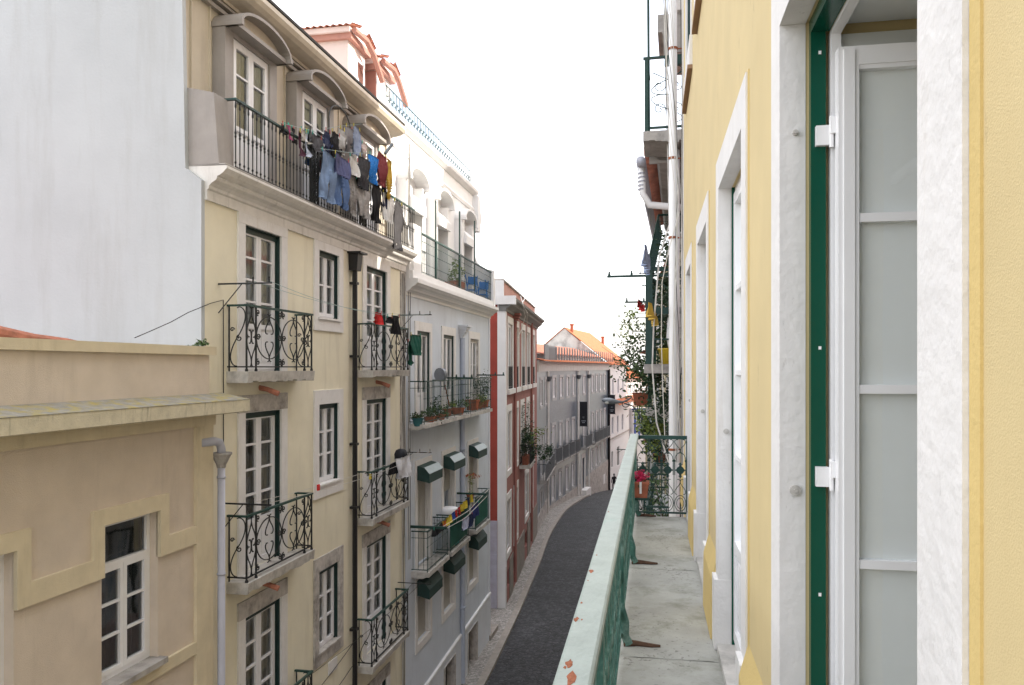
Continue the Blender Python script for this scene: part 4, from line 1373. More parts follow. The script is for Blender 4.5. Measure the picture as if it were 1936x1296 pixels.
# balconies
bs1 = [(FD.s(802, .42), FD.s(845, .42)), (FD.s(847, .42), FD.s(886, .42)), (FD.s(889, .42), FD.s(928, .42))]
for k, (a, b) in enumerate(bs1):
    bar_balcony(FD, D_, a, b, .42, f1, .10, 1.06, .115)
bs2 = [(FD.s(808, .42), FD.s(846, .42)), (FD.s(852, .42), FD.s(886, .42)), (FD.s(899, .42), FD.s(924, .42))]
for k, (a, b) in enumerate(bs2):
    sb = bar_balcony(FD, D_, a, b, .42, f2, .12, 1.02, .115, knobs=k == 0)
    if k:
        m = MB(); m.fb(FD, a + .05, b - .05, f2 + .1, f2 + .95, .385, .395); m.build('windbreak', GREEN_NET, sb)
m = MB(); q = FD.s(857, .3); m.fb(FD, q, q + .45, f2 + .0, f2 + 1.0, .28, .36)
tag(m.build('panel', TEAL, None), 'turquoise sheet standing behind the green balcony railing of the blue building', 'panel')
m = MB(); q = FD.P(FD.s(848, .15), f2, .15); m.lathe((q[0], q[1], f2), [(.2, 0), (.26, .9), (.28, .95), (.28, 1.1), (.25, 1.12)], 12)
tag(m.build('tub', WHITE_PAINT, None, True), 'tall white tub at the lower balcony of the blue building', 'tub')
# thick drying arms
drying_arm(FD, D_, FD.s(776), dz(776, 996), .95, IRON_GREEN, .045, 0, stay=False)
drying_arm(FD, D_, FD.s(864), dz(864, 933), .95, IRON_GREEN, .04, 0, stay=False)
drying_arm(FD, D_, FD.s(846), dz(846, 715), .78, IRON_GREEN, .035, 3, stay=False)
drying_arm(FD, D_, FD.s(903), dz(903, 709.5), .95, IRON_GREEN, .03, 2, stay=False)
line('white cord running along the lower balconies of the blue building', [P3(836, 997, .75, FD), P3(886, 966, .75, FD), P3(924, 925, .75, FD)], .008, CABLE_W)
line('inner white cord over the lower balconies of the blue building', [P3(843, 1000, .9, FD), P3(880, 980, .9, FD), P3(921, 938, .9, FD)], .008, CABLE_W)
rn = random.Random(8)
cols_ = [('red', (.5, .02, .02)), ('yellowp', (.5, .38, .03)), ('black', (.010, .010, .012)), ('orange', (.5, .12, .02)), ('navy', (.012, .02, .06)), ('blue2', (.02, .06, .3))]
nm_ = ['red', 'yellow', 'black', 'orange', 'navy', 'blue']
order = ['first', 'second', 'third', 'fourth', 'fifth', 'sixth', 'seventh', 'eighth', 'ninth', 'tenth', 'eleventh', 'twelfth']
for i in range(12):
    px = 826 + i * 5.6; py = 998 - i * 5.4
    ci = rn.randrange(6)
    hang('sock', '%s sock, %s from the left on the lower line of the blue building' % (nm_[ci], order[i]), px, px + 5.5, py, py + 14, 'rect', dye(*cols_[ci]), .58, F=FD, seed=60 + i, group='socks on the lower line', fold=.03, peg=False)
hang('blouse', 'pale lilac blouse hanging over the lower balcony edge of the blue building', 875, 886, 983, 1004, 'shirt', dye('lilac', (.40, .42, .55)), .62, F=FD, seed=75, group='laundry on the blue building')
hang('trousers', 'navy trousers beside the lilac blouse on the lower balcony', 884, 893, 978, 1000, 'rect', dye('navy', (.012, .02, .06)), .6, F=FD, seed=76, group='laundry on the blue building')
hang('jumper', 'dark blue jumper hanging at the far green railing', 893, 905, 958, 982, 'rect', dye('blue3', (.02, .03, .12)), .6, F=FD, seed=77, group='laundry on the blue building', fold=.04)
hang('t_shirt', 'black vest hanging under the thick green arm of the blue building', 820, 838, 1001, 1016, 'rect', dye('black', (.010, .010, .012)), .66, F=FD, seed=78, group='laundry on the blue building', fold=.04)
# central downpipe with stepped hopper
m = MB(); sp = FD.s(875, .08); m.tube([FD.P(sp, dz(875, 640), .08), FD.P(sp, -10.6, .08)], .075, 8)
for z in (-2.6, -5.2, -7.6): m.fb(FD, sp - .1, sp + .1, z, z + .04, 0, .17)
pp = m.build('downpipe', BLUE_PIPE, D_)
m = MB()
for j in range(5):
    w_ = .10 + .045 * j; z = dz(875, 640) + j * .085
    m.fb(FD, sp - w_, sp + w_, z, z + (.085 if j < 4 else .06), 0, .12 + .05 * j)
m.build('hopper', DADO, pp)
# cornice and terrace parapet
m = MB()
m.prof(FD, [(-.26, 1.80), (.03, 1.80), (.035, 1.87), (.08, 1.91), (.13, 1.93), (.15, 1.97), (.20, 2.01), (.27, 2.04), (.30, 2.08), (.34, 2.10), (.34, 2.20), (.24, 2.22), (-.26, 2.22)], .02, dE + .10)
m.build('cornice', TERRACE_WHITE, D_)
m = MB()
m.prof(FD, [(.0, 2.22), (.20, 2.22), (.19, 2.42), (.0, 2.42)], .06, dE)
ps = FD.s(791, .1)
m.prof(FD, [(-1.0, 2.22), (.12, 2.22), (.12, 2.9), (.06, 3.5), (-.1, 3.9), (-1.0, 4.3)], .02, .16)
m.prof(FD, [(-.2, 2.22), (.19, 2.22), (.17, 3.6), (-.2, 3.62)], .16, ps)
m.prof(FD, [(-1.2, 2.22), (.22, 2.22), (.20, 3.55), (-.1, 3.62), (-.35, 3.75), (-.62, 4.3), (-.72, 5.2), (-.78, 5.8), (-1.2, 5.8)], dE - .26, dE + .06)
m.build('terrace_parapet', TERRACE_WHITE, D_)
# terrace railing
ra, rb = ps, dE - .27
m = MB(); o = .12
n = int((rb - ra) / .115)
for i in range(n + 1):
    u = ra + (rb - ra) * i / n
    m.tube([FD.P(u, z, o) for z in (2.42, 2.7, 2.72, 2.74, 3.02, 3.04, 3.06, 3.46)], [.008, .008, .016, .008, .008, .016, .008, .008], 4)
m.fb(FD, ra, rb, 2.48, 2.495, o - .01, o + .01); m.fb(FD, ra, rb, 3.28, 3.29, o - .006, o + .006)
for q in (FD.s(823, .1), FD.s(868, .1)): m.fb(FD, q - .06, q + .06, 2.42, 3.46, o - .03, o + .03)
rr = m.build('railing', IRON_GREEN, D_)
m = MB(); m.fb(FD, ra, rb, 3.46, 3.50, o - .03, o + .03); m.build('handrail', IRON_GREEN, rr)
for px, p0, p1 in ((824, 380, 500), (869, 400, 540), (897.5, 418, 550)):
    m = MB(); s_ = FD.s(px, .1); m.tube([FD.P(s_, dz(px, p1, .1), .1), FD.P(s_, dz(px, p0, .1), .1)], .025, 5); m.build('drying_pole', IRON_GREEN, D_)
# attic wall of the terrace
AO2 = -.55
cD = [(a + b) / 2 for a, b in cols1]
cD = [FD.s(793, -.2), FD.s(843, -.2), FD.s(890, -.2)]
hd_ = [(c - .55, c + .55, 2.23, 4.55) for c in cD]
m = MB(); wall(m, FD, .1, dE - .25, 2.22, 6.5, hd_, .2, AO2)
m.fb(FD, .1, dE - .25, 2.2, 6.5, -9, AO2 - .202)
m.build('attic_wall', TERRACE_WHITE, D_)
for i, c in enumerate(cD):
    if i != 1:
        s_ = shutter(Fac(FD.P(0, 0, AO2)[:2], FD.d, 'L'), D_, c - .55, c + .55, 2.25, 4.55, box_d=.36, boxm=TERRACE_WHITE, bh=.5)
    else:
        s_ = glazing(FD, D_, c - .55, c + .55, 2.24, 4.3, 2, 1, .7, .08, name='terrace_door', lo=AO2, curt=CURTAIN)
        m = MB(); d_z = 4.55; m.prof(FD, [(AO2, d_z - .25), (AO2 + .36, d_z - .33), (AO2 + .36, d_z - .1), (AO2 + .22, d_z + .1), (AO2, d_z + .16)], c - .62, c + .62); m.build('shutter_box', TERRACE_WHITE, s_)
    m = MB()
    m.fb(FD, c - .85, c - .552, 2.24, 4.98, AO2 + .001, AO2 + .26); m.fb(FD, c + .552, c + .85, 2.24, 4.98, AO2 + .001, AO2 + .26)
    m.build('dormer_frame', TERRACE_WHITE, D_)
    m = MB(); H = .86; zs = 5.0; R0 = .42
    arc = [(c + H * math.cos(PI - PI * t / 14), zs + R0 * math.sin(PI * t / 14)) for t in range(15)]
    arci = [(c + (H - .08) * math.cos(PI * t / 14), zs + (R0 - .08) * math.sin(PI * t / 14)) for t in range(15)]
    kk = 0
    A1 = [FD.P(p[0], p[1], AO2 - .05) for p in arc]; A2 = [FD.P(p[0], p[1], AO2 + .40) for p in arc]
    B1 = [FD.P(p[0], p[1], AO2 - .05) for p in arci[::-1]]; B2 = [FD.P(p[0], p[1], AO2 + .40) for p in arci[::-1]]
    m.v += A1 + A2 + B1 + B2
    for t in range(14):
        m.f.append((t, t + 1, 15 + t + 1, 15 + t)); m.f.append((30 + t, 45 + t, 45 + t + 1, 30 + t + 1))
        m.f.append((15 + t, 15 + t + 1, 45 + t + 1, 45 + t)); m.f.append((t, 30 + t, 30 + t + 1, t + 1))
    m.fb(FD, c - H, c - H + .12, zs - .06, zs + .02, AO2 + .002, AO2 + .41); m.fb(FD, c + H - .12, c + H, zs - .06, zs + .02, AO2 + .002, AO2 + .41)
    m.build('hood', TERRACE_WHITE, D_)
m = MB()
m.prof(FD, [(AO2 - .2, 5.70), (AO2 + .03, 5.70), (AO2 + .06, 5.80), (AO2 + .03, 5.86), (AO2 - .2, 5.88)], .05, dE - .1)
m.prof(FD, [(AO2 - .2, 6.30), (AO2 + .04, 6.30), (AO2 + .16, 6.40), (AO2 + .18, 6.50), (AO2 + .06, 6.56), (AO2 - .3, 6.58)], .0, dE - .05)
m.build('attic_cornice', TERRACE_WHITE, D_)
# roof-edge railing
rz0, rz1 = 6.58, 7.08
ro = AO2 + .0
q0, q1 = FD.s(730, ro), FD.s(889, ro)
m = MB()
n = 34
for i in range(n + 1):
    u = q0 + (q1 - q0) * i / n
    m.tube([FD.P(u, rz0 - .05, ro), FD.P(u, rz1, ro)], .010, 4)
    if i < n:
        uu = (q1 - q0) / n
        Mf = lambda a, v: FD.P(a, v, ro)
        curl(m, Mf, u + uu * .35, rz0 + .26, .06, .008, 1.1, 0, 1); curl(m, Mf, u + uu * .7, rz0 + .18, .06, .008, 1.1, PI, 1)
m.fb(FD, q0, q1, rz1, rz1 + .02, ro - .012, ro + .012)
m.build('roof_railing', IRON_GREEN, D_)
m = MB(); q = dE - .1
m.lathe(FD.P(q, 6.55, AO2 - .1), [(.16, 0), (.16, .1), (.10, .16), (.17, .42), (.14, .60), (.05, .68), (.08, .76), (.02, .86)], 10); m.build('urn', TERRACE_WHITE, D_, True)
m = MB()
pr = [(dE - .3, 5.0), (dE + .12, 5.0), (dE + .16, 5.3), (dE + .30, 5.45), (dE + .30, 5.6), (dE + .1, 5.85), (dE + .12, 6.1), (dE - .05, 6.3), (dE - .3, 6.3)]
m.profo(FD, pr, -1.3, AO2 + .2); m.build('corner_scroll', TERRACE_WHITE, D_)
# cables down the seam
for k in range(4):
    m = MB(); m.tube([FD.P(.1 + .06 * k + .02 * math.sin(j + k), 5.6 - j * .8, .05) for j in range(14)], .008, 4); m.build('cable', CABLE_B if k % 2 else CABLE_W, D_)
# satellite-like fan and mop, plants on the upper balconies
t = thing('standing_fan', 'round grey standing fan on the second upper balcony of the blue building', 'fan', P3(832, 793, .25, FD))
q = Vector(P3(833, 709, .25, FD))
m = MB(); m.tube([P3(832, 793, .25, FD), q - Vector((0, 0, .15))], .02, 6); m.build('stand', GUTTER_GREY, t)
m = MB(); m.tube([q + Vector((-.02, -.05, 0)), q + Vector((.02, .05, 0))], .19, 16); m.build('fan_head', LAMP_GREY, t)
m = MB(); m.tube([P3(841, 728, .30, FD), P3(850, 768, .30, FD)], .018, 5)
tag(m.build('broom', TERRA, None), 'orange broom handle leaning inside the upper balcony railing', 'broom')
PG = 'potted plants on the upper balconies'
def dpot(px, py, r, h, o, mt, lm, hh, n, seed, label, F=FD, leafs=.06, rad=None, group=PG):
    s_ = F.s(px, o); z = F.z(px, py, o)
    c = F.P(s_, z, o)
    rd = rad or (r * 1.5, r * 1.5, hh)
    return pot('potted_plant', label, c, r * .75, r, h, mt, ((c[0], c[1], z + h + rd[2] * .7), rd, n, leafs, seed), group, lm)
TEALPOT = mat('teal_pot_glaze', (.03, .12, .13), .4, .1, 5, 0)
dpot(790, 806, .14, .20, .24, TEALPOT, LEAF, .12, 260, 1, 'teal pot with a low green plant at the near end of the upper blue balcony')
dpot(812, 803, .14, .20, .30, TERRA, LEAF, .22, 240, 2, 'terracotta pot with loose leaves, second along the near upper balcony')
dpot(820, 801, .12, .20, .26, TERRA, LEAF_D, .36, 260, 3, 'terracotta pot with a tall dark plant beside the railing post')
dpot(833, 797, .13, .20, .30, TERRA, LEAF, .16, 180, 4, 'terracotta pot under the broom handle')
dpot(846, 787, .13, .20, .28, TERRA, LEAF_L, .10, 120, 5, 'small terracotta pot with sparse light leaves near the second balcony')
dpot(866, 784, .20, .20, .28, TERRA, LEAF, .16, 260, 6, 'wide brown bowl of mixed plants in the middle of the second upper balcony')
dpot(893, 776, .24, .34, .26, TERRA, LEAF, .10, 120, 7, 'large bright terracotta tub at the near end of the third upper balcony')
dpot(906, 773, .14, .18, .28, TERRA, LEAF_L, .20, 160, 8, 'small pot with light strappy leaves beside the large terracotta tub')
dpot(913, 771, .22, .26, .26, TERRA, LEAF_D, .75, 700, 9, 'dark pot with a tall leafy bush at the far end of the third upper balcony', rad=(.28, .28, .60))
pl_ = dpot(889, 946, .13, .2, .2, TERRA, LEAF_L, .3, 60, 10, 'spindly plant with red flower heads on the lower blue balcony', rad=(.12, .12, .55))
m = MB(); foliage(P3(892, 899, .2, FD), (.28, .28, .05), 120, .07, 3, m); m.build('flower_head', TERRA, pl_)
for k, (px, lb_) in enumerate(((856, 'low terracotta trough on the white terrace, left one'), (866, 'square terracotta planter on the white terrace, right one'))):
    q = P3(px, 541 + k * 4, -.1, FD)
    m = MB(); m.fb(FD, FD.s(px, -.1) - .4, FD.s(px, -.1) + .3, 2.25, 2.62 + .1 * k, -.25, .05)
    t = thing('planter', lb_, 'planter', q, 'planters on the white terrace'); m.build('trough', TERRA, t)
    foliage(FD.P(FD.s(px, -.1), 3.0, -.1), (.2, .4, .4), 200, .07, k + 20).build('foliage', LEAF_L, t)
for k, px in enumerate((893, 914)):
    t = thing('folding_chair', ('blue folding chair standing in the middle of the white terrace', 'blue folding chair at the far end of the white terrace')[k], 'chair', FD.P(FD.s(px, -.1), 2.25, -.1), 'blue chairs on the terrace')
    s_ = FD.s(px, -.1)
    m = MB()
    for o_ in (-.28, .02):
        m.tube([FD.P(s_ - .3, 2.25, o_), FD.P(s_ + .25, 3.15, o_)], .02, 5); m.tube([FD.P(s_ + .3, 2.25, o_), FD.P(s_ - .25, 3.15, o_)], .02, 5)
    m.build('leg', BLUE_CHAIR, t)
    m = MB(); m.fb(FD, s_ - .2, s_ + .25, 2.62, 2.65, -.3, .04); m.build('seat', BLUE_CHAIR, t)
    m = MB(); m.fb(FD, s_ + .18, s_ + .22, 2.85, 3.12, -.3, .04); m.build('backrest', BLUE_CHAIR, t)
# rooftop dormers behind
m = MB()
for i, (px0, px1, pyt, o, Z_) in enumerate(((617, 692, 62, -2.2, 2.6), (690, 712, 128, -2.0, 2))):
    pass
RD = thing('roof_dormer', 'pink rooftop dormer with clay tiles and a terracotta gutter, the higher one', 'dormer', FC.P(6, 6.1, -2.2), 'rooftop dormers')
PINK_GUT = mat('pinkish_gutter', (.36, .17, .13), .7)
def dormer(root, o, pxl, pxc, pxr, pyt, zb, mt, tiles=True, Dp=3.2, gut=True):
    """corner towards us at pixel column pxc; face towards us runs back to pxl, street face runs on to pxr"""
    sc = FC.s(pxc, o); se = FC.s(pxr, o); z1 = FC.z(pxc, pyt, o)
    m = MB(); m.fb(FC, sc, se, zb, z1, o - Dp, o); m.build('wall', mt, root)
    m = MB(); m.fb(FC, sc - .12, se + .1, z1, z1 + .16, o - Dp, o + .14); m.build('roof_band', PINK_GUT, root)
    m = MB(); m.fb(FC, sc - .2, se + .15, z1 + .16, z1 + .30, o - Dp, o + .12); m.build('eave_board', PINK_PALE, root)
    m = MB()
    roof_tiles(m, lambda u, v, h: FC.P(sc - .28 + v * (se - sc) * .6, z1 + .30 + .22 * v + h, o + .25 - (Dp + .2) * u), 18, 6, .03)
    roof_tiles(m, lambda u, v, h: FC.P(se + .28 - v * (se - sc) * .45, z1 + .30 + .22 * v + h, o + .25 - (Dp + .2) * u), 18, 6, .03)
    m.build('roof', TILE_OLD, root)
    if gut:
        m = MB(); m.tube([FC.P(sc - .1, z1 + .22, o + .22), FC.P(sc + .6, z1 + .20, o + .30), FC.P(se - .2, z1 - .02, o + .34), FC.P(se + .5, z1 - .55, o + .34)], .085, 7); m.build('gutter', PINK_GUT, root)
    return sc, se, z1
sc, se, z1 = dormer(RD, -2.2, 620, 658, 690, 76, 5.9, PINK_PALE)
m = MB(); m.fb(FC, sc + .5, sc + 1.1, z1 - 1.1, z1 - .25, -2.2, -2.17); wn = m.build('window', WHITE_PAINT, RD)
m = MB(); m.fb(FC, sc + .6, sc + 1.0, z1 - 1.0, z1 - .35, -2.17, -2.165); m.build('pane', GLASS, wn)
RD2 = thing('roof_dormer', 'smaller rooftop dormer with brick-red side, right of and below the pink one', 'dormer', FC.P(8, 6.1, -2.2), 'rooftop dormers')
sc2, se2, z2 = dormer(RD2, -2.0, 700, 713, 738, 133, 5.9, TERRACE_WHITE, Dp=2.6)  # white wall tone paints in the sun glare on the street face
m = MB(); m.fb(FC, sc2 - .03, sc2 - .002, 5.9, z2 - .02, -4.6, -2.03); m.build('brick_side', mat('dormer_brick', (.30, .13, .10), .9), RD2)  # sheet in the dormer's brick tone on the side away from the sun

# ================================================================== dusky pink building beyond the alley
E_ = thing('pink_building', 'tall narrow dusky pink building with a grey cornice and a brick-red side wall', 'building', base_of(FE, 0, eE))
ez = FE.z
eu = [(960, 969, 611, 735), (974, 980, 616, 733), (986, 992, 624, 730), (996, 1001.5, 628, 728.5), (1005.5, 1010.5, 633, 727)]
em = [(958.5, 966, 778, 866), (973, 979, 773, 850), (984.5, 990, 768, 874), (995.5, 1000, 763, 868), (1005, 1008.5, 759, 860)]
el = [(957.5, 965, 950, 1042), (972, 978.5, 930, 1018), (992.5, 999, 900, 980), (1003, 1007, 885, 968)]
eb = [(955.5, 963, 1086, 1122), (969, 975.5, 1057, 1086), (990.5, 996.5, 1014, 1040), (1001.5, 1006.5, 993, 1018)]
def opens(F, L, lvl=True):
    out = []
    for x0, x1, y0, y1 in L:
        out.append((F.s(x0), F.s(x1), F.z(x0, y1), F.z(x0, y0)))
    if lvl:
        c = sum(o[2] for o in out) / len(out); d = sum(o[3] for o in out) / len(out)
        out = [(a, b, c, d) for a, b, _, _ in out]
    return out
EU, EM, EL, EB = opens(FE, eu), opens(FE, em), opens(FE, el), opens(FE, eb)
m = MB(); wall(m, FE, 0, eE, -13, 2.7, EU + EM + EL + EB, .25)
m.fb(FE, .002, eE, -13, 2.7, -10, -.252)
m.build('wall', PINK_R, E_)
m = MB(); m.fb(FE, -.04, 0.0, -13, 2.7, -10, -.001); m.build('side_wall', RED_R, E_)
m = MB(); m.fb(FE, -.06, .34, -13, 2.62, -.32, .03); m.build('corner_quoin', TERRACE_WHITE, E_)
m = MB(); m.fb(FE, -.09, -.042, -13, ez(920, 1040), -8, -.33); m.fb(FE, -.12, -.09, -13, ez(920, 1115), -8, -.33); m.build('patched_base', LAV, E_)
for k, q in enumerate(EU):
    w_ = glazing(FE, E_, *q, 2, 1, .4, .07, curt=CURTAIN, st=.07)
    m = MB(); surround(m, FE, *q, .2, .3, 0); m.fb(FE, q[0] - .3, q[1] + .3, q[2] - .22, q[2], -.05, .12); m.build('window_surround', WHITE_STONE, w_)
    m = MB(); z0 = q[2]
    m.fb(FE, q[0], q[1], z0 + .95, z0 + .99, -.02, .02); m.fb(FE, q[0], q[1], z0 + .08, z0 + .11, -.02, .02)
    u = q[0] + .05
    while u < q[1]: m.fb(FE, u, u + .02, z0, z0 + .96, -.01, .01); u += .07
    m.build('guard_rail', IRON, w_)
for L, cu in ((EM, CURTAIN), (EL, CURTAIN_D)):
    for k, q in enumerate(L):
        w_ = glazing(FE, E_, *q, 2, 2, 0, .07, curt=cu, st=.07, frame=WHITE_PAINT)
        m = MB(); surround(m, FE, *q, .22, .3, .25); m.build('window_surround', WHITE_STONE, w_)
for q in EB:
    m = MB(); m.fb(FE, q[0], q[1], q[2], q[3], -.2, -.15); bb = m.build('cellar_grille', WOOD_DARK, E_)
# base course and cornice
bz = [(0, ez(955, 1100)), (eE, ez(1013, 965))]
m = MB()
ebs = sorted([0, eE] + [v for q in EB for v in q[:2]])
for i in range(0, len(ebs) - 1):
    a, b = ebs[i], ebs[i + 1]
    zt_ = min(q[2] for q in EB) if any(abs(q[0] - a) < 1e-6 for q in EB) else -8.35
    if any(abs(q[0] - a) < 1e-6 for q in EB): continue
    m.fb(FE, a, b, -13, zt_, -.02, .04)
m.build('base_course', DIRTY, E_)
m = MB()
m.prof(FE, [(-.26, 2.35), (.05, 2.35), (.07, 2.45), (.2, 2.55), (.3, 2.62), (.33, 2.72), (.45, 2.80), (.47, 2.90), (.1, 2.98), (-.26, 2.98)], -.1, eE + .1)
m.build('cornice', mat('grey_cornice', (.20, .205, .20), .85, .12, 4, .3, 40, .4, (.1, .1, .09)), E_)
m = MB(); m.fb(FE, -.2, 0.05, 2.62, 2.98, -10, .46); m.build('side_cornice', TERRACE_WHITE, E_)
m = MB(); m.fb(FE, .1, eE, 2.98, 3.62, -10, -.12); m.build('parapet', PARAPET_PINK, E_)
m = MB(); m.fb(FE, -.05, .1, 2.98, 3.64, -10, -.06); m.build('parapet_end', TERRACE_WHITE, E_)
m = MB(); m.fb(FE, -.05, eE, 3.64, 3.70, -10, -.05); m.build('coping', GREY_STONE, E_)
for px in (975, 1006):
    s_ = FE.s(px - .5, .08)
    m = MB(); m.tube([FE.P(s_, ez(px, 612), .08), FE.P(s_, -9.8, .08)], .07, 6); pp = m.build('downpipe', PINK_R, E_)
    m = MB()
    for j in range(4): m.fb(FE, s_ - .1 - .06 * j, s_ + .1 + .06 * j, ez(px, 614) + .12 * j, ez(px, 614) + .12 * j + .1, 0, .15 + .06 * j)
    m.build('hopper', PINK_R, pp)
# plant balcony
q0 = FE.s(982); q1 = q0 + 2.6; zz = ez(982, 880)
eo = .3
while pxof(FE.P(q0, 0, eo)) < 1003: eo += .01
ef = eo - .05
m = MB(); m.fb(FE, q0, q1, zz - .18, zz, -.05, eo); sb = m.build('balcony', SLAB, E_)
m = MB()
for i in range(26):
    u = lerp(q0, q1, i / 25); m.tube([FE.P(u, zz, ef), FE.P(u, zz + .95, ef)], .012, 4)
for i in range(7):
    m.tube([FE.P(q0, zz, ef * i / 7), FE.P(q0, zz + .95, ef * i / 7)], .012, 4)
m.fb(FE, q0, q1, zz + .95, zz + .98, ef - .02, ef + .02); m.fb(FE, q0, q0 + .04, zz + .95, zz + .98, 0, ef - .02)
m.build('railing', IRON, sb)
t = thing('trough_plant', 'big leafy shrub in a terracotta trough spilling over the balcony of the dusky pink building', 'potted plant', FE.P(q0 + 1, zz, .5))
m = MB(); m.fb(FE, q0 + .1, q0 + 1.3, zz, zz + .42, .12, ef - .08); m.build('trough', TERRA, t)
m = MB(); foliage(FE.P(q0 + 1.2, zz + .95, ef * .6), (.42, 1.1, .62), 1500, .11, 31, m); foliage(FE.P(q0 + 1.4, zz + .55, ef + .55), (.42, .8, .42), 600, .11, 32, m)
m.build('foliage', LEAF_D, t)
m = MB(); foliage(FE.P(q0 + 1.0, zz + 1.2, ef * .9), (.35, .6, .3), 150, .11, 33, m); foliage(FE.P(q0 + 1.6, zz + 1.55, ef + .55), (.45, .5, .15), 90, .11, 34, m); m.build('new_leaves', LEAF_L, t)
m = MB(); foliage(FE.P(q0 + .9, zz + 2.0, ef * .5), (.28, .8, .9), 300, .09, 35, m); m.build('climber', LEAF_D, t)
stems(FE.P(q0 + .8, zz + .3, ef * .5), [FE.P(q0 + .6, zz + 2.8, .4), FE.P(q0 + 1.6, zz + 1.8, ef), FE.P(q0 + 1, zz + 2.5, .5), FE.P(q0 + 1.6, zz + .8, ef + .6)], .014, 5).build('stem', STEM, t)
m = MB(); m.tube([P3(984, 560, -.05, FE), P3(989, 576, .5, FE), P3(993, 600, .3, FE), P3(985, 625, .1, FE), P3(979, 640, .05, FE)], .022, 4); m.build('cable', CABLE_W, E_)
m = MB(); m.tube([P3(993, 563, -.05, FE), P3(987, 575, .5, FE), P3(997, 592, .5, FE), P3(996, 640, .1, FE)], .022, 4); m.build('cable', CABLE_W, E_)
# alley steps
m = MB(); s0_ = FD.s(924, .1); zg = gz(FD.P(s0_, 0, 0)[1])
m.fb(FD, s0_ + .3, s0_ + 1.6, zg - .2, zg + .28, -.9, .12); tag(m.build('doorstep', KERB_M, None), 'single stone doorstep on the pavement at the alley mouth', 'step')

# ================================================================== tiled building round the bend
T_ = thing('tiled_building', 'long grey-blue tiled building curving down the street with rows of white windows and clay eaves', 'building', base_of(FF, 0, 15))
def fwin(F, L, root, guard=False, lev=True, rows=2, name='window', sill=True):
    O = opens(F, L, lev)
    return O
u0 = opens(FF0, [(1021, 1025.5, 720, 769), (1030, 1033.5, 718, 764)])
mid0 = opens(FF0, [(1021, 1025.5, 821, 905), (1030, 1033.5, 815, 893)])
lo0 = opens(FF0, [(1020.5, 1024.5, 933, 975), (1029, 1032.5, 920, 958)])
up = opens(FF, [(1044.5, 1051, 716, 757), (1058.5, 1064, 715, 754), (1071, 1075.5, 713, 750), (1082.5, 1087, 712, 747.5), (1102.5, 1106.5, 711, 744), (1118.5, 1122.5, 711, 740.5), (1126.5, 1130.5, 710, 738), (1134, 1138, 710, 737), (1141.5, 1145, 709, 736)])
mid = opens(FF, [(1043.5, 1050, 808, 877), (1057.5, 1063, 802, 869), (1070, 1075, 797, 861), (1081.5, 1086, 793, 855), (1102.5, 1106.5, 790, 845), (1118.5, 1122.5, 782, 836), (1126.5, 1130.5, 779, 832), (1134, 1137.5, 776, 828), (1141.5, 1144.5, 772.5, 822)])
lo = opens(FF, [(1042.5, 1049, 903, 950), (1056.5, 1062, 893, 939), (1069.5, 1074.5, 885, 928), (1081, 1085.5, 878, 920)])
lo2 = opens(FF, [(1117.5, 1121.5, 853, 890), (1125.5, 1129.5, 847, 882), (1133, 1136.5, 842, 876), (1140.5, 1144, 837, 869)], False)
door = opens(FF, [(1100.5, 1105, 867, 926)])
m = MB()
wall(m, FF0, 0, f0E, -14, -.27, u0 + mid0 + lo0, .2)
wall(m, FF, 0, fE, -15, -.27, up + mid + lo + lo2 + door, .2)
m.fb(FF0, 0, f0E, -14, -.3, -9, -.202); m.fb(FF, 0, fE, -15, -.3, -9, -.202)
m.build('wall', TILES_BLUE, T_)
m = MB()
m.fb(FF0, 0, f0E, -.27, .40, -8, .12); m.fb(FF, 0, fE + .1, -.27, .40, -8, .12)
m.build('frieze', mat('frieze_grey', (.50, .49, .47), .85, .08, 3, .2, 40, .4, (.25, .24, .22), streak=True), T_)
m = MB()
for F_, e in ((FF0, f0E), (FF, fE)):
    n = int(e / .25)
    roof_tiles(m, lambda u, v, h: F_.P(e * u, .41 + .16 * v + h, .42 - .75 * v), n, 3, .04)
m.build('eave_tiles', TILE_UP, T_)
for grp, F_, cu in ((u0, FF0, CURTAIN), (mid0, FF0, CURTAIN), (lo0, FF0, CURTAIN), (up, FF, CURTAIN), (mid, FF, CURTAIN), (lo, FF, CURTAIN), (lo2, FF, CURTAIN)):
    for q in grp:
        w_ = glazing(F_, T_, *q, 2, 1, 0, .06, curt=cu, st=.09, fw=.08)
        m = MB(); surround(m, F_, *q, .17, .2, .2); m.build('window_surround', mat('pale_grey_surround', (.42, .42, .42), .85, .1, 4, .2), w_)
q = door[0]
m = MB(); m.fb(FF, q[0], q[1], q[2] - 1, q[3], -.17, -.12); dd = m.build('street_door', WOOD_DARK, T_)
m = MB(); surround(m, FF, *q, .28, .35, 0); m.fb(FF, q[0] - .6, q[1] + .6, q[2] - 1, q[2] + .02, -.02, .5); m.build('door_surround', WHITE_STONE, dd)
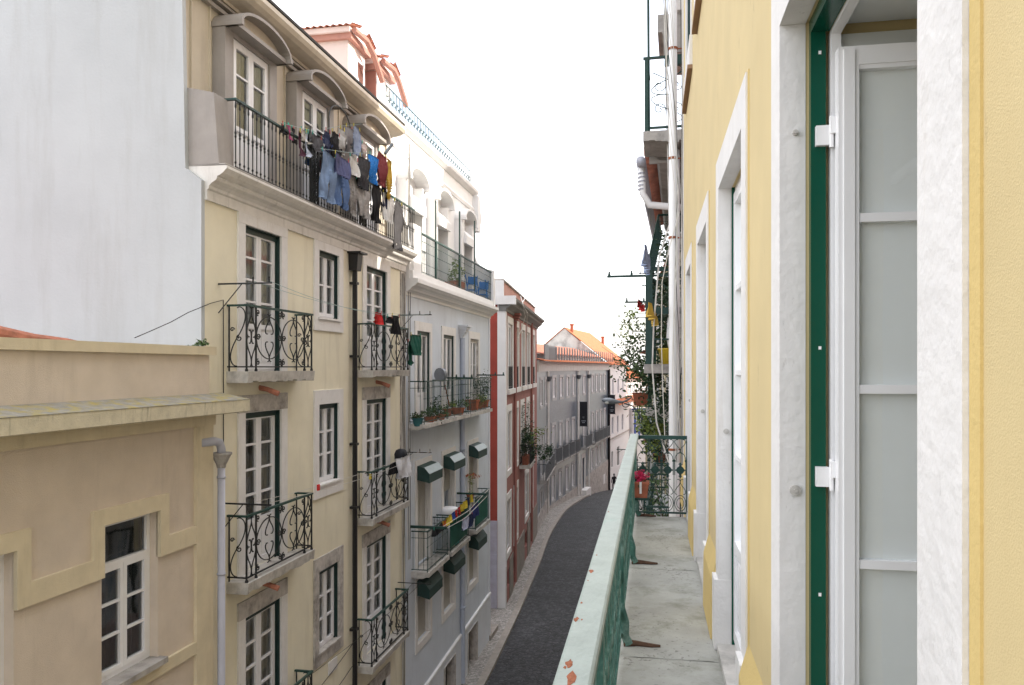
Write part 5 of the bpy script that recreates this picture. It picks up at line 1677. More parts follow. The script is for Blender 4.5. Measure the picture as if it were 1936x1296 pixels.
# white ground course
m = MB()
seg = [0, q[0] - .6, q[1] + .6, fE]
def gcourse(F_, a, b, zt0, zt1):
    m.hexa([F_.P(a, -15, -.02), F_.P(b, -15, -.02), F_.P(b, -15, .035), F_.P(a, -15, .035), F_.P(a, zt0, -.02), F_.P(b, zt1, -.02), F_.P(b, zt1, .035), F_.P(a, zt0, .035)])
zl = lo[0][2] - .25
gcourse(FF0, 0, f0E, -9.3, -9.3)
gcourse(FF, 0, q[0] - .6, zl, zl)
gcourse(FF, q[1] + .6, fE, lo2[0][2] - .25, lo2[-1][2] - .3)
m.build('ground_course', GREY_STONE, T_)
def tbal(F_, a, b, zs, root=T_):
    m = MB(); m.prof(F_, [(-.05, zs - .25), (.30, zs - .22), (.50, zs - .08), (.50, zs), (-.05, zs)], a, b); sb = m.build('balcony', CONC, root)
    m = MB()
    u = a
    while u < b:
        m.fb(F_, u, u + .03, zs, zs + 1.0, .43, .46); u += .12
    for s_ in (a, b - .03):
        for k in range(4): m.fb(F_, s_, s_ + .03, zs, zs + 1.0, .05 + .11 * k, .08 + .11 * k)
    m.fb(F_, a, b, zs + 1.0, zs + 1.04, .42, .47); m.fb(F_, a, a + .04, zs + 1.0, zs + 1.04, 0, .42)
    m.fb(F_, a, b, zs + .04, zs + .07, .43, .46)
    m.build('railing', SCREEN, sb)
tbal(FF0, FF0.s(1019.5), f0E - .3, mid0[0][2] - .02)
for q in mid[:4]: tbal(FF, q[0] - .45, q[1] + .45, mid[0][2] - .02)
tbal(FF, mid[4][0] - .9, mid[4][1] + .9, mid[0][2] - .02)
for q in mid[5:]: tbal(FF, q[0] - .4, q[1] + .4, mid[0][2] - .02)
for F_, px in ((FF0, 1036.5), (FF, 1093.5), (FF, 1113)):
    s_ = F_.s(px, .1)
    m = MB(); m.tube([F_.P(s_, -.3, .1), F_.P(s_, -12, .1)], .09, 6); pp = m.build('downpipe', CORNICE, T_)
    m = MB(); m.lathe(F_.P(s_, -1.0, .14), [(.12, 0), (.22, .25), (.22, .35)], 6); m.build('hopper', SCREEN, pp)
m = MB(); s_ = FF.s(1151.3, .1); m.tube([FF.P(s_, -.2, .1), FF.P(s_, -14, .1)], .16, 6); m.build('downpipe', BLACK_PIPE, T_)
# set-back attic wall, slatted screen and lower roof
m = MB(); m.fb(FF0, 0, f0E + .1, .40, 1.0, -8, -.75); m.fb(FF, 0, fE, .40, 1.0, -8, -.75); m.build('attic_wall', CORNICE, T_)
m = MB()
roof_tiles(m, lambda u, v, h: FF0.P(f0E * u + .1, 1.0 + 1.0 * v + h, -.5 - 3.2 * v), 26, 10, .05)
roof_tiles(m, lambda u, v, h: FF.P(fE * u, 1.0 + 1.0 * v + h, -.5 - 3.2 * v), 90, 10, .05)
m.build('roof', TILE_OLD, T_)
m = MB(); a, b = FF0.s(1030, .0), f0E; m.fb(FF0, a, b, .45, 1.62, -.06, .0)
a2 = FF.s(1050.5); m.fb(FF, 0, a2, .45, 1.62, -.06, .0); sc_ = m.build('solid_screen', SCREEN, T_)
k = 0
for px in [1051.5 + 5.3 * i - .035 * i * i for i in range(26)]:
    s_ = FF.s(px)
    if s_ > fE + 4: break
    m = MB(); m.fb(FF, s_, s_ + .34, .45, 1.58, -.05, .0); m.build('screen_slat', SCREEN, T_); k += 1
# banners
def banner(F_, px, y0, y1, label, wd):
    s_ = F_.s(px, .1)
    z1, z0 = F_.z(px, y0, .1), F_.z(px, y1, .1)
    t = thing('banner', label, 'banner', F_.P(s_, z0, .5), 'black banners on the tiled building')
    m = MB(); m.fb(F_, s_, s_ + .03, z0, z1, .12, .12 + wd); b = m.build('cloth', BLACK_CLOTH, t)
    m = MB(); m.tube([F_.P(s_ + .015, z1, 0), F_.P(s_ + .015, z1, wd + .2)], .025, 5); m.tube([F_.P(s_ + .015, z0, 0), F_.P(s_ + .015, z0, wd + .2)], .025, 5); m.build('pole', SCREEN, t)
    m = MB(); cz = z0 + (z1 - z0) * .36; co = .12 + wd / 2
    R0 = wd * .17
    for i in range(8):
        a = 2 * PI * i / 8
        m.profo(Fac(F_.P(s_ - .006, 0, 0)[:2], F_.n, 'L'), [(co + R0 * .35 * math.cos(a - .3), cz + R0 * .35 * math.sin(a - .3)), (co + R0 * math.cos(a), cz + R0 * math.sin(a)), (co + R0 * .35 * math.cos(a + .3), cz + R0 * .35 * math.sin(a + .3))], -.004, .004)
    m.build('emblem', GREY_PRINT, b)
    for r_, wds in ((0, (.07, .05, .09, .06, .05, .07)), (1, (.06, .08, .05, .07))):
        x = co - (sum(wds) + .02 * len(wds)) / 2 * wd; m = MB()
        for q in wds:
            zz = z0 + (z1 - z0) * (.20 - .07 * r_)
            m.fb(F_, s_ - .01, s_ - .002, zz, zz + .07, x, x + q * wd); x += (q + .03) * wd
        m.build('lettering', GREY_PRINT, b)
banner(FF, 1095.5, 760, 806, 'tall black banner with a pale emblem, the nearer one on the tiled facade', .66)
banner(FF, 1150, 747, 783, 'black banner at the far corner of the tiled building, beyond the street lamp', .70)
m = MB(); m.fb(FF, FF.s(1139.5), FF.s(1143), FF.z(1140, 916), FF.z(1140, 898), .04, .07); m.build('wall_plate', TERRACE_WHITE, T_)
# metal clad box on the roof behind
mo = -4.0
a, b = FF0.s(1005, mo), FF0.s(1051, mo)
t = thing('rooftop_cabin', 'pale ribbed metal cabin on the roofs behind the tiled building', 'cabin', FF0.P((a + b) / 2, 1.5, mo))
m = MB(); m.fb(FF0, a, b, .5, 2.95, mo - 3, mo); m.build('cladding', METAL_SHEET, t)
m = MB(); m.fb(FF0, a - .05, b + .05, 2.95, 3.02, mo - 3, mo + .05); m.build('roof_edge', TERRACE_WHITE, t)

# ================================================================== white building with the orange roof
G_ = thing('white_building', 'white building with a steep bright orange tiled roof and weathered gable, far down the street', 'building', base_of(FG, 0, 10))
gE = FG.s(1184); gE2 = FG.s(1197)
g1 = opens(FG, [(1157.5, 1160.5, 717, 746), (1167.5, 1170.5, 717, 745), (1176.5, 1179, 716, 743)])
g2 = opens(FG, [(1156.5, 1160, 790, 822), (1166.5, 1169.5, 787, 819), (1175.5, 1178.5, 784, 814)], False) + opens(FG, [(1183.5, 1186, 796, 810), (1191.5, 1194, 792, 806)], False)
g3 = opens(FG, [(1156, 1159, 855, 885), (1167, 1171, 846, 882)], False)
ze = FG.z(1150, 690)
m = MB()
wall(m, FG, 0, gE, -20, ze, g1 + [q for q in g2 if q[1] < gE] + g3, .2)
zx = FG.z(1190, 757)
wall(m, FG, gE, gE2, -20, zx, [q for q in g2 if q[0] > gE], .2)
m.fb(FG, 0, gE, -20, ze, -9, -.202); m.fb(FG, gE, gE2, -20, zx, -9, -.202)
m.build('wall', TERRACE_WHITE, G_)
for q in g1 + g2:
    glazing(FG, G_, *q, 2, 2, 0, .12, curt=CURTAIN_D, frame=GUTTER_GREY, st=.06)
for q in g3:
    m = MB(); m.fb(FG, q[0], q[1], q[2], q[3], -.17, -.12); m.build('street_door', WOOD_DARK, G_)
# roof
lo_, hi_ = 0.0, 12.0
for _ in range(40):
    md = (lo_ + hi_) / 2
    if pxof(FG.P(0, 0, -md)) > 1067: lo_ = md
    else: hi_ = md
orr = -md
Zr = -FG.P(0, 0, orr)[0] * SA + FG.P(0, 0, orr)[1] * CA
zr = -(620 - HY) / FPX * Zr
sr = 0.0
for s_ in [k * .1 for k in range(400)]:
    if pxof(FG.P(s_, 0, orr)) > 1115: sr = s_; break
m = MB()
eaveE = gE + .4
roof_tiles(m, lambda u, v, h: FG.P(lerp(-.15, lerp(eaveE, sr, v), u), lerp(ze, zr, v) + h, lerp(.35, orr, v)), 60, 34, .045)
roof_tiles(m, lambda u, v, h: FG.P(lerp(-.15, sr, u), lerp(zr - 4, zr, v) + h, lerp(orr * 2, orr, v)), 40, 12, .045)
m.build('roof', TILE_UP, G_)
m = MB(); P = FG.P
m.add([P(0, -2, .0), P(0, ze - .05, .05), P(0, zr - .06, orr), P(0, zr - 3.9, orr * 1.95), P(0, -2, orr * 1.95),
       P(.3, -2, .0), P(.3, ze - .05, .05), P(.3, zr - .06, orr), P(.3, zr - 3.9, orr * 1.95), P(.3, -2, orr * 1.95)],
      [(0, 1, 2, 3, 4), (9, 8, 7, 6, 5), (0, 5, 6, 1), (1, 6, 7, 2), (2, 7, 8, 3)])
m.build('gable', GABLE, G_)
def rp(px, v):
    # point on the front slope at pixel column
    for s_ in [k * .1 for k in range(300)]:
        q = P(s_, lerp(ze, zr, v), lerp(.35, orr, v))
        if pxof(q) > px: return q
    return q
for px, v in ((1081, .88), (1139.5, .66)):
    q = rp(px, v)
    m = MB(); m.lathe((q[0], q[1], q[2] - .2), [(.17, 0), (.17, .95), (.24, 1.0), (.24, 1.12), (.15, 1.14)], 8); m.build('chimney_pot', TERRA, G_)
m = MB(); m.fb(FG, 0, gE, ze - .12, ze + .02, 0, .18); m.build('eave_band', TERRACE_WHITE, G_)
# tiled awning strip between the storeys
m = MB(); a = FG.s(1158); zz = FG.z(1159, 766)
roof_tiles(m, lambda u, v, h: FG.P(lerp(a, gE2 + 2, u), zz + .5 * v + h, .8 - .8 * v), 40, 4, .05); m.build('awning_roof', TILE_UP, G_)
m = MB(); z0_, z1_ = FG.z(1155, 831), FG.z(1196, 810)
m.hexa([P(0, z0_, 0), P(gE2, z1_, 0), P(gE2, z1_, .12), P(0, z0_, .12), P(0, z0_ + .14, 0), P(gE2, z1_ + .14, 0), P(gE2, z1_ + .14, .12), P(0, z0_ + .14, .12)])
m.build('string_course', GREY_STONE, G_)
drying_arm(FG, G_, FG.s(1166), FG.z(1166, 850), 1.6, IRON_GREEN, .06, 0)
# red-roofed house beyond
def far_house(name, label, Z, x0, x1, yt, yb, mt, depth=8, vp=1405, roof=None, zroof=0):
    F_ = Fac(W((x0 - CX) / FPX * Z, Z), vpdir(2600), 'L')
    e = F_.s(x1)
    zt_ = F_.z(x0, yt); zb_ = -26
    t = thing(name, label, 'house', F_.P(e / 2, gz(F_.P(0, 0, 0)[1]), 0))
    m = MB(); m.fb(F_, 0, e, zb_, zt_, -depth, 0); m.build('wall', mt, t)
    if roof:
        m = MB(); n = int(e / .4)
        roof_tiles(m, lambda u, v, h: F_.P(lerp(-.4, e * (1 - .0 * v) - e * .55 * v, u), zt_ + zroof * v + h, .5 - (depth / 2 + .5) * v), max(6, n), 14, .08)
        m.build('roof', roof, t)
    return t, F_, e, zt_
t, F_, e, zt_ = far_house('red_roofed_house', 'pale pink house with a red tiled roof just right of the white building', 112, 1183, 1228, 715, 760, PINK_PALE, roof=TILE_UP, zroof=2.2)
for i in range(5):
    a = e * (.06 + .16 * i)
    glazing(F_, t, a, a + .9, zt_ - 2.2, zt_ - .7, 2, 2, 0, -.1, frame=WHITE_PAINT, st=.08)
m = MB(); roof_tiles(m, lambda u, v, h: F_.P(e * .75 * u, zt_ - 3.6 + .9 * v + h, 1.9 - 1.9 * v), 20, 5, .08); m.build('lower_roof', TILE_UP, t)
t, F_, e, zt_ = far_house('blue_trimmed_house', 'white house with blue trim closing the view at the bottom of the street', 98, 1196, 1222, 773, 830, TERRACE_WHITE, depth=6)
for k in range(3):
    m = MB(); m.fb(F_, e * (.1 + .3 * k), e * (.22 + .3 * k), zt_ - 3.4, zt_ - .6, 0, .08); m.build('shutter', BLUE_SIGN, t)
m = MB(); m.fb(F_, -.05, e + .05, zt_ - .2, zt_, -.1, .14); m.build('blue_band', BLUE_SIGN, t)

# ------------------------------------------------------------------ street furniture and passer-by
q = ground_hit(1127, 925)
t = thing('hydrant', 'small red fire hydrant on the pavement before the tiled building', 'hydrant', (q[0], q[1], gz(q[1]) + .12))
m = MB(); m.lathe((q[0], q[1], gz(q[1]) + .12), [(.20, 0), (.20, .08), (.12, .1), (.12, .62), (.17, .64), (.17, .72), (.11, .82), (.03, .9)], 10); m.build('body', RED_PAINT, t)
m = MB(); m.tube([(q[0] - .24, q[1], gz(q[1]) + .66), (q[0] + .24, q[1], gz(q[1]) + .66)], .06, 8); m.build('outlet', RED_PAINT, t)
q = ground_hit(1133.5, 926)
m = MB(); m.lathe((q[0], q[1], gz(q[1]) + .1), [(.09, 0), (.06, .05), (.05, .75), (.075, .78), (.07, .88), (.02, .92)], 8)
tag(m.build('bollard', BLACK_PIPE, None, True), 'thin black bollard beside the red hydrant', 'bollard')
def person(name, label, base, yaw):
    bm = bmesh.new()
    J = {'pel': (0, 0, .92, .15), 'bel': (0, .01, 1.08, .13), 'che': (0, 0, 1.28, .16), 'nk': (0, 0, 1.47, .055), 'hd': (0, .01, 1.56, .08), 'ht': (0, .01, 1.68, .085),
         'hl': (-.10, 0, .86, .09), 'kl': (-.11, .05, .48, .065), 'al': (-.11, 0, .08, .045), 'tl': (-.11, .14, .035, .035),
         'hr': (.10, 0, .86, .09), 'kr': (.12, -.03, .48, .065), 'ar': (.12, -.12, .10, .045), 'tr': (.12, .0, .035, .035),
         'sl': (-.20, 0, 1.40, .065), 'el': (-.26, -.03, 1.12, .045), 'wl': (-.25, .05, .88, .033), 'fl': (-.25, .08, .80, .03),
         'sr': (.20, 0, 1.40, .065), 'er': (.26, .0, 1.12, .045), 'wr': (.22, .14, .92, .033), 'fr': (.21, .19, .86, .03)}
    Ed = [('pel', 'bel'), ('bel', 'che'), ('che', 'nk'), ('nk', 'hd'), ('hd', 'ht'), ('pel', 'hl'), ('hl', 'kl'), ('kl', 'al'), ('al', 'tl'), ('pel', 'hr'), ('hr', 'kr'), ('kr', 'ar'), ('ar', 'tr'),
          ('che', 'sl'), ('sl', 'el'), ('el', 'wl'), ('wl', 'fl'), ('che', 'sr'), ('sr', 'er'), ('er', 'wr'), ('wr', 'fr')]
    me = bpy.data.meshes.new(name)
    ks = list(J)
    me.from_pydata([J[k][:3] for k in ks], [(ks.index(a), ks.index(b)) for a, b in Ed], [])
    o = bpy.data.objects.new(name, me); COL.objects.link(o)
    sk = o.modifiers.new('skin', 'SKIN')
    for i, k in enumerate(ks):
        me.skin_vertices[0].data[i].radius = (J[k][3], J[k][3])
        me.skin_vertices[0].data[i].use_root = (i == 0)
    ss = o.modifiers.new('sub', 'SUBSURF'); ss.levels = 1; ss.render_levels = 1
    o.location = (base[0], base[1], base[2] + EZ); o.rotation_euler = (0, 0, yaw)
    me.materials.append(mat('dark_clothes', (.015, .015, .018), .85, .2, 8, .2))
    tag(o, label, 'person')
    o['_b'] = (0, 0, 0)
    mb = MB(); mb.lathe((0, .01, 1.60), [(.085, 0), (.092, .05), (.085, .1), (.05, .14)], 12); h = mb.build('hair', mat('dark_hair', (.01, .008, .006), .7), o)
    mb = MB(); mb.lathe((0, .055, 1.55), [(.02, 0), (.055, .03), (.062, .07), (.05, .1)], 10); mb.build('face', SKIN, o)
p0 = W((1161 - CX) / FPX * 77, 77)
person('person', 'person in dark clothes walking on the far pavement near the bend', (p0[0], p0[1], gz(p0[1]) + .12), .5)

# ================================================================== our own yellow building
Y_ = thing('yellow_building', 'yellow rendered building close on the right with white stone door surrounds and a long balcony', 'building', (0.41, 4.5, gz(4)))
FL = -1.70
ops = []                                        # outer surround extents, measured
ext = [(FR.s(1838), FR.s(1465)), (FR.s(1415), FR.s(1357)), (FR.s(1341), FR.s(1318.5)), (FR.s(1309), FR.s(1297.5))]
pit = (ext[2][0] - ext[0][0]) / 2
JW = .17
TOP = 1.08
op = [(a + JW, b - JW, FL + .03, TOP) for a, b in ext]
op = [(op[0][0] - pit, op[0][1] - pit, FL + .03, TOP)] + op
up_ = [(a, b, 3.35, 5.6) for a, b, _, _ in op]
m = MB(); YE = 10.15
wall(m, FR, -3, YE, -12, 12, op + up_, .60)
m.quad(FR.P(YE, -12, 0), FR.P(YE, -12, -.6), FR.P(YE, 12, -.6), FR.P(YE, 12, 0))
m.build('wall', YELLOW, Y_)
m = MB(); m.wb(.41 + 3.2, .41 + 10, -3, YE, -12, 12); m.wb(.43, 1.0, -.1, 3.0, 1.085, 1.49); m.wb(.41 + .602, .41 + 3.2, -3, -.1, -12, 12); m.wb(.41 + .602, .41 + 3.2, -.1, YE, -12, -1.8)
m.wb(.41 + .602, .41 + 3.2, -.1, YE, 1.5, 12); m.wb(.41 + .602, .41 + 3.2, 3.0, YE, -1.8, 1.5)
m.build('inner_rooms', INNER, Y_)
for i, (a, b, c, d) in enumerate(op):
    dr = None
    if i == 1:
        # this door stands open: green metal sub-frame, white leaf folded back against the reveal
        e = b
        fo = -.076
        m = MB(); m.fb(FR, e - .035, e - .005, FL + .03, d - .001, fo - .044, fo); m.fb(FR, a + .001, a + .035, FL + .03, d - .001, fo - .055, fo)
        m.fb(FR, a + .035, e - .035, d - .045, d - .001, fo - .055, fo)
        dr = m.build('door_frame', GREEN_FRAME, Y_)
        m = MB()
        for z in (.97, .06, -.70, -.2 - 1.2): m.fb(FR, e - .0385, e - .0355, z - .005, z + .005, fo - .03, fo - .022)
        m.build('screw', WHITE_PVC, dr)
        m = MB(); m.fb(FR, e - .05, e - .006, FL + .03, d - .06, fo - .085, fo - .056); m.fb(FR, a, e - .001, d - .06, d - .046, fo - .085, fo - .056); m.build('inner_frame', WHITE_PVC, dr)
        m = MB(); m.fb(FR, e - .016, e - .004, FL + .03, d - .05, -.60, fo - .09); m.fb(FR, a, e - .02, d - .02, d - .004, -.60, fo - .09); m.build('reveal_lining', INNER, dr)
        # leaf
        lx0, lw = -.16 + .01, .46
        zt_, zb_ = .955, FL + .06
        yl0, yl1 = e - .11, e - .065       # thickness in s
        o1 = -.140; o0 = o1 - lw
        m = MB()
        st = .058
        m.fb(FR, yl0, yl1, zb_, zt_, o1 - st, o1); m.fb(FR, yl0, yl1, zb_, zt_, o0, o0 + st)
        m.fb(FR, yl0 - .006, yl0, zb_ + .01, zt_ - .01, o1 - .045, o1 - .014)
        m.fb(FR, yl0, yl1, zt_ - .055, zt_, o0 + st, o1 - st)
        m.fb(FR, yl0 + .004, yl1, zt_ - .068, zt_ - .055, o0 + st, o1 - st)
        for z in (.445, -.065, -.585): m.fb(FR, yl0 + .003, yl1, z - .013, z + .013, o0 + st, o1 - st)
        m.fb(FR, yl0, yl1, zb_, zb_ + .5, o0 + st, o1 - st)
        lf = m.build('door_leaf', WHITE_PVC, dr)
        m = MB(); m.quad(FR.P(yl0 + .02, zb_ + .5, o0 + st), FR.P(yl0 + .02, zb_ + .5, o1 - st), FR.P(yl0 + .02, zt_ - .055, o1 - st), FR.P(yl0 + .02, zt_ - .055, o0 + st)); m.build('pane', GLASS, lf)
        m = MB(); m.fb(FR, yl0 + .030, yl0 + .040, zb_ + .5, zt_ - .055, o0 + st - .01, o1 - st + .01); m.build('brightening_panel', mat('brightening_panel_white', (.88, .90, .885), .7, .02, 3, 0), lf)  # added pale panel that brightens the door glass from behind
        for z in (.71, -.335):
            m = MB()
            m.fb(FR, e - .056, e - .037, z - .03, z + .03, fo - .05, fo - .012)
            m.fb(FR, e - .075, e - .052, z + .0, z + .05, fo - .085, fo - .05)
            m.tube([FR.P(e - .06, z - .04, fo - .055), FR.P(e - .06, z + .055, fo - .055)], .007, 8)
            m.build('hinge', WHITE_PVC, dr)
        # room beyond: a pale folded inner shutter at the top
        m = MB(); m.fb(FR, a + .1, e - .03, d - .30, d - .26, -.62, -.60); m.build('blind_rail', GUTTER_GREY, dr)
    else:
        dr = glazing(FR, Y_, a, b, c, d, 2, 4, .6, .085, name='balcony_door', frame=WHITE_PVC, curt=CURTAIN, fw=.05, st=.07)
        m = MB(); m.fb(FR, b - .016, b - .0045, c, d, -.084, -.0665); m.fb(FR, a + .0045, a + .016, c, d, -.084, -.0665); m.build('lining', GREEN_FRAME, dr)
    # stone surround, butt jointed, with taller foot blocks
    m = MB()
    m.fb(FR, a - JW, b + JW, TOP - .004, 1.265, -.066, .012)
    pz = FL + .42
    for s0, s1, si in ((a - JW, a + .004, 1), (b - .004, b + JW, -1)):
        m.fb(FR, s0, s1, pz, TOP - .004, -.066, .012)
    # inward chamfered reveals cut a little proud of the wall
    sr_ = m.build('door_surround', WHITE_STONE, dr)
    m = MB(); m.fb(FR, a - JW, a + .012, FL, pz, -.066, .035); m.build('jamb_foot', WHITE_STONE, dr)
    m = MB(); m.fb(FR, b - .012, b + JW, FL, pz, -.066, .035); m.build('jamb_foot', WHITE_STONE, dr)
    m = MB(); m.fb(FR, a + .006, b - .006, FL + .001, FL + .036, -.3, .02); m.build('threshold', SLAB, dr)
    for z in ((-.385,) if i != 1 else (-.385, .735)):
        m = MB()
        q = FR.P(b - .003, z, -.035)
        m.tube([(q[0], q[1] - .010, q[2]), (q[0], q[1] + .004, q[2])], .017 if z < 0 else .009, 14)
        m.tube([(q[0], q[1] - .018, q[2]), (q[0], q[1] - .009, q[2])], .006, 8)
        m.build('shutter_hook', SLAB, dr)
    # narrow deep-yellow edge beside the stone
    m = MB(); m.fb(FR, b + JW + .001, b + JW + .035, FL + .45, 1.265, -.01, .004); m.fb(FR, a - JW - .035, a - JW - .001, FL + .45, 1.265, -.01, .004); m.build('deep_yellow_edge', YELLOW_EDGE, dr)
for i in range(len(op)):
    s0 = op[i][1] + JW; s1 = op[i + 1][0] - JW if i + 1 < len(op) else YE
    m = MB(); m.prof(FR, [(-.02, FL), (.045, FL), (.040, FL + .38), (.0, FL + .52), (-.02, FL + .52)], s0, s1)
    m.build('yellow_plinth', YELLOW_EDGE, Y_)
for i, (a, b, c, d) in enumerate(up_):
    w_ = glazing(FR, Y_, a, b, c, d, 2, 3, 0, .1, frame=WHITE_PVC, curt=CURTAIN, lining=GREEN_DARK)
    m = MB(); surround(m, FR, a, b, c, d, .16, .18, 0, .012); m.fb(FR, a - .2, b + .2, c - .30, c, -.02, .03); m.build('window_surround', WHITE_STONE, w_)
    m = MB(); m.fb(FR, a - .2, b + .2, c - .34, c - .301, -.02, .05); m.build('window_ledge', mat('brown_ledge', (.30, .19, .12), .85), w_)
# worn stone balcony floor in separate slabs
js = [-2.0, .6, 2.7, 4.66, 6.72, 9.12]
for a, b in zip(js, js[1:]):
    m = MB(); rn = random.Random(int(a * 10))
    n = 16; x0, x1 = -.235, .40
    m.wb(x0, x1, a + .006, b - .006, FL - .16, FL - .012)
    k = len(m.v)
    for j in range(n + 1):
        for i in range(9):
            x = lerp(x0, x1, i / 8); y = lerp(a + .004, b - .004, j / n)
            ed = min(i, 8 - i, j, n - j)
            m.v.append((x, y, FL - (.008 if ed == 0 else 0) + rn.uniform(-.003, .002)))
    for j in range(n):
        for i in range(8):
            q = k + j * 9 + i; m.f.append((q, q + 1, q + 10, q + 9))
    m.build('floor_slab', FLOOR_STONE, Y_)
m = MB(); m.wb(-.22, .40, -2, 9.1, FL - .20, FL - .165); m.build('slab_bed', CONC, Y_)
# railing of the long balcony
RX = -.185
m = MB(); m.wb(-.228, -.142, -1.6, 9.09, -.812, -.772); hr = None
rail = m.build('handrail', RAIL_GREEN, Y_)
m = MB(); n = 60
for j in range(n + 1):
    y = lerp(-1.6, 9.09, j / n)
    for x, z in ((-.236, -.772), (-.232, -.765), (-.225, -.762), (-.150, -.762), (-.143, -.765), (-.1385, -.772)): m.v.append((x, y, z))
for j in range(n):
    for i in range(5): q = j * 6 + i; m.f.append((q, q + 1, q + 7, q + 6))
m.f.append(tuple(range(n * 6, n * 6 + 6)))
m.build('sky_pale_top', RAIL_SKY_PALE, rail)  # pale sheet whose colour carries the sky's sheen on the rail
def on_plane(px, py, z):
    Z = -z * FPX / (py - HY); return W((px - CX) / FPX * Z, Z)
for i, (px, py, r_) in enumerate(((1118, 1080, .012), (1086, 1171, .011), (1100, 1172, .004), (1077, 1255, .014), (1081, 1283, .022), (1128, 1050, .004), (1096, 1140, .005), (1150, 968, .006), (1110, 1098, .004), (1068, 1262, .006))):
    q = on_plane(px, py, -.762); rn = random.Random(i)
    q = (min(max(q[0], -.222), -.152), q[1])
    m = MB(); pts = [(q[0] + r_ * .8 * math.cos(a) * rn.uniform(.45, 1.15), q[1] + r_ * 2.2 * math.sin(a) * rn.uniform(.45, 1.15)) for a in [2 * PI * k / 11 for k in range(11)]]
    m.v = [(x, y, -.7612) for x, y in pts] + [(x, y, -.764) for x, y in pts]
    m.f = [tuple(range(11))] + [(k, (k + 1) % 11, (k + 1) % 11 + 11, k + 11) for k in range(11)]
    m.build('rust_patch', RUST, rail)
posts = [.7, 2.75, 4.82, 6.85, 9.04]
for i, y in enumerate(posts):
    m = MB(); m.wb(RX - .022, RX + .022, y - .022, y + .022, -1.45, -.823)
    m.tube([(RX, y, -.86), (RX, y, -.92)], [.034, .022], 8)
    m.tube([(RX, y, -1.42), (RX, y, -1.47), (RX + .03, y, -1.56), (RX + .028, y, -1.64), (RX + .05, y, -1.69)], [.024, .03, .026, .026, .03], 8)
    pst = m.build('post', RAIL_GREEN, rail)
    m = MB()
    m.tube([(RX + .02, y, FL + .016), (RX + .10, y + .01, FL + .012), (RX + .19, y, FL + .008), (RX + .24, y + .01, FL + .006)], [.026, .018, .014, .008], 6); m.build('foot_bar', mat('dark_rust', (.10, .055, .035), .9, .4, 30, .5, 90), pst)
m = MB()
m.wb(RX - .009, RX + .009, -1.6, 9.05, -1.635, -1.62); m.wb(RX - .008, RX + .008, -1.6, 9.05, -.93, -.918)
Mr = lambda u, v: (RX, u, v)
step = .205
u = -1.5; k = 0
while u < 9.0:
    if all(abs(u + step / 2 - p) > .06 for p in posts):
        zb, zt_ = -1.62, -.925
        zc = (zb + zt_) / 2
        iron(m, Mr, fit(S_UP, u, zc + .05, u + step / 2, zt_, fx=False), .008, 4)
        iron(m, Mr, fit(S_UP, u + step / 2, zc + .05, u + step, zt_, fx=True), .008, 4)
        iron(m, Mr, fit(S_UP, u, zb, u + step / 2, zc - .05, fx=True), .008, 4)
        iron(m, Mr, fit(S_UP, u + step / 2, zb, u + step, zc - .05), .008, 4)
        m.tube([(RX - .007, u + step / 2, zc), (RX + .007, u + step / 2, zc)], .05, 12)
        m.tube([(RX, u + step / 2, zb), (RX, u + step / 2, zt_)], .007, 4)
    m.tube([(RX, u, zb), (RX, u, -.82)], .008, 4)
    u += step; k += 1
m.build('lattice', RAIL_GREEN, rail)
# end panel across the balcony
yE = 9.04
m = MB(); m.wb(RX + .02, .40, yE - .022, yE + .022, -.815, -.775); er = m.build('end_handrail', IRON_GREEN, rail)
m = MB(); Me = lambda u, v: (u, yE, v)
x0, x1 = RX + .02, .395
m.wb(x0, x1, yE - .008, yE + .008, -1.66, -1.64)
nP = 4; wdt = (x1 - x0) / nP
for k in range(nP):
    a = x0 + k * wdt; b = a + wdt; c = (a + b) / 2; r_ = .0052
    z1, z2, z3, z4 = -.82, -.97, -1.22, -1.64
    iron(m, Me, fit(S_UP, a + .01, z2, c, z1, fx=True), r_); iron(m, Me, fit(S_UP, c, z2, b - .01, z1), r_)
    iron(m, Me, [(c + (wdt / 2 - .012) * math.cos(PI * t / 12), -1.04 + .07 * math.sin(PI * t / 12)) for t in range(13)], r_)
    m.tube([Me(a + .01, -1.04), Me(a + .01, z3)], r_, 4); m.tube([Me(b - .01, -1.04), Me(b - .01, z3)], r_, 4)
    for q in (a + .01, b - .01): m.wb(q - .009, q + .009, yE - .009, yE + .009, -1.07, -1.05)
    # cast rosette with finials
    m.tube([(c, yE - .010, -1.165), (c, yE + .010, -1.165)], .044, 18)
    m.tube([(c, yE - .017, -1.165), (c, yE - .010, -1.165)], .020, 12)
    for sg in (1, -1):
        m.tube([(c, yE, -1.165 + sg * .044), (c, yE, -1.165 + sg * .058), (c, yE, -1.165 + sg * .066), (c, yE, -1.165 + sg * .078), (c, yE, -1.165 + sg * .088)], [.018, .010, .024, .012, .004], 8)
        m.tube([(c + sg * .044, yE, -1.165), (c + sg * .056, yE, -1.165)], [.015, .005], 6)
    iron(m, Me, fit(S_UP, a + .01, -1.44, c, -1.27, fx=False), r_); iron(m, Me, fit(S_UP, c, -1.44, b - .01, -1.27, fx=True), r_)
    oval(m, Me, c, -1.54, wdt / 2 - .008, .09, r_, 18); oval(m, Me, c, -1.54, wdt / 2 - .03, .06, r_ * .8, 14)
    m.tube([Me(a, z4), Me(a, z1)], r_, 4)
m.tube([Me(x1, -1.64), Me(x1, -.82)], .008, 4)
m.build('end_panel', IRON_GREEN, er)
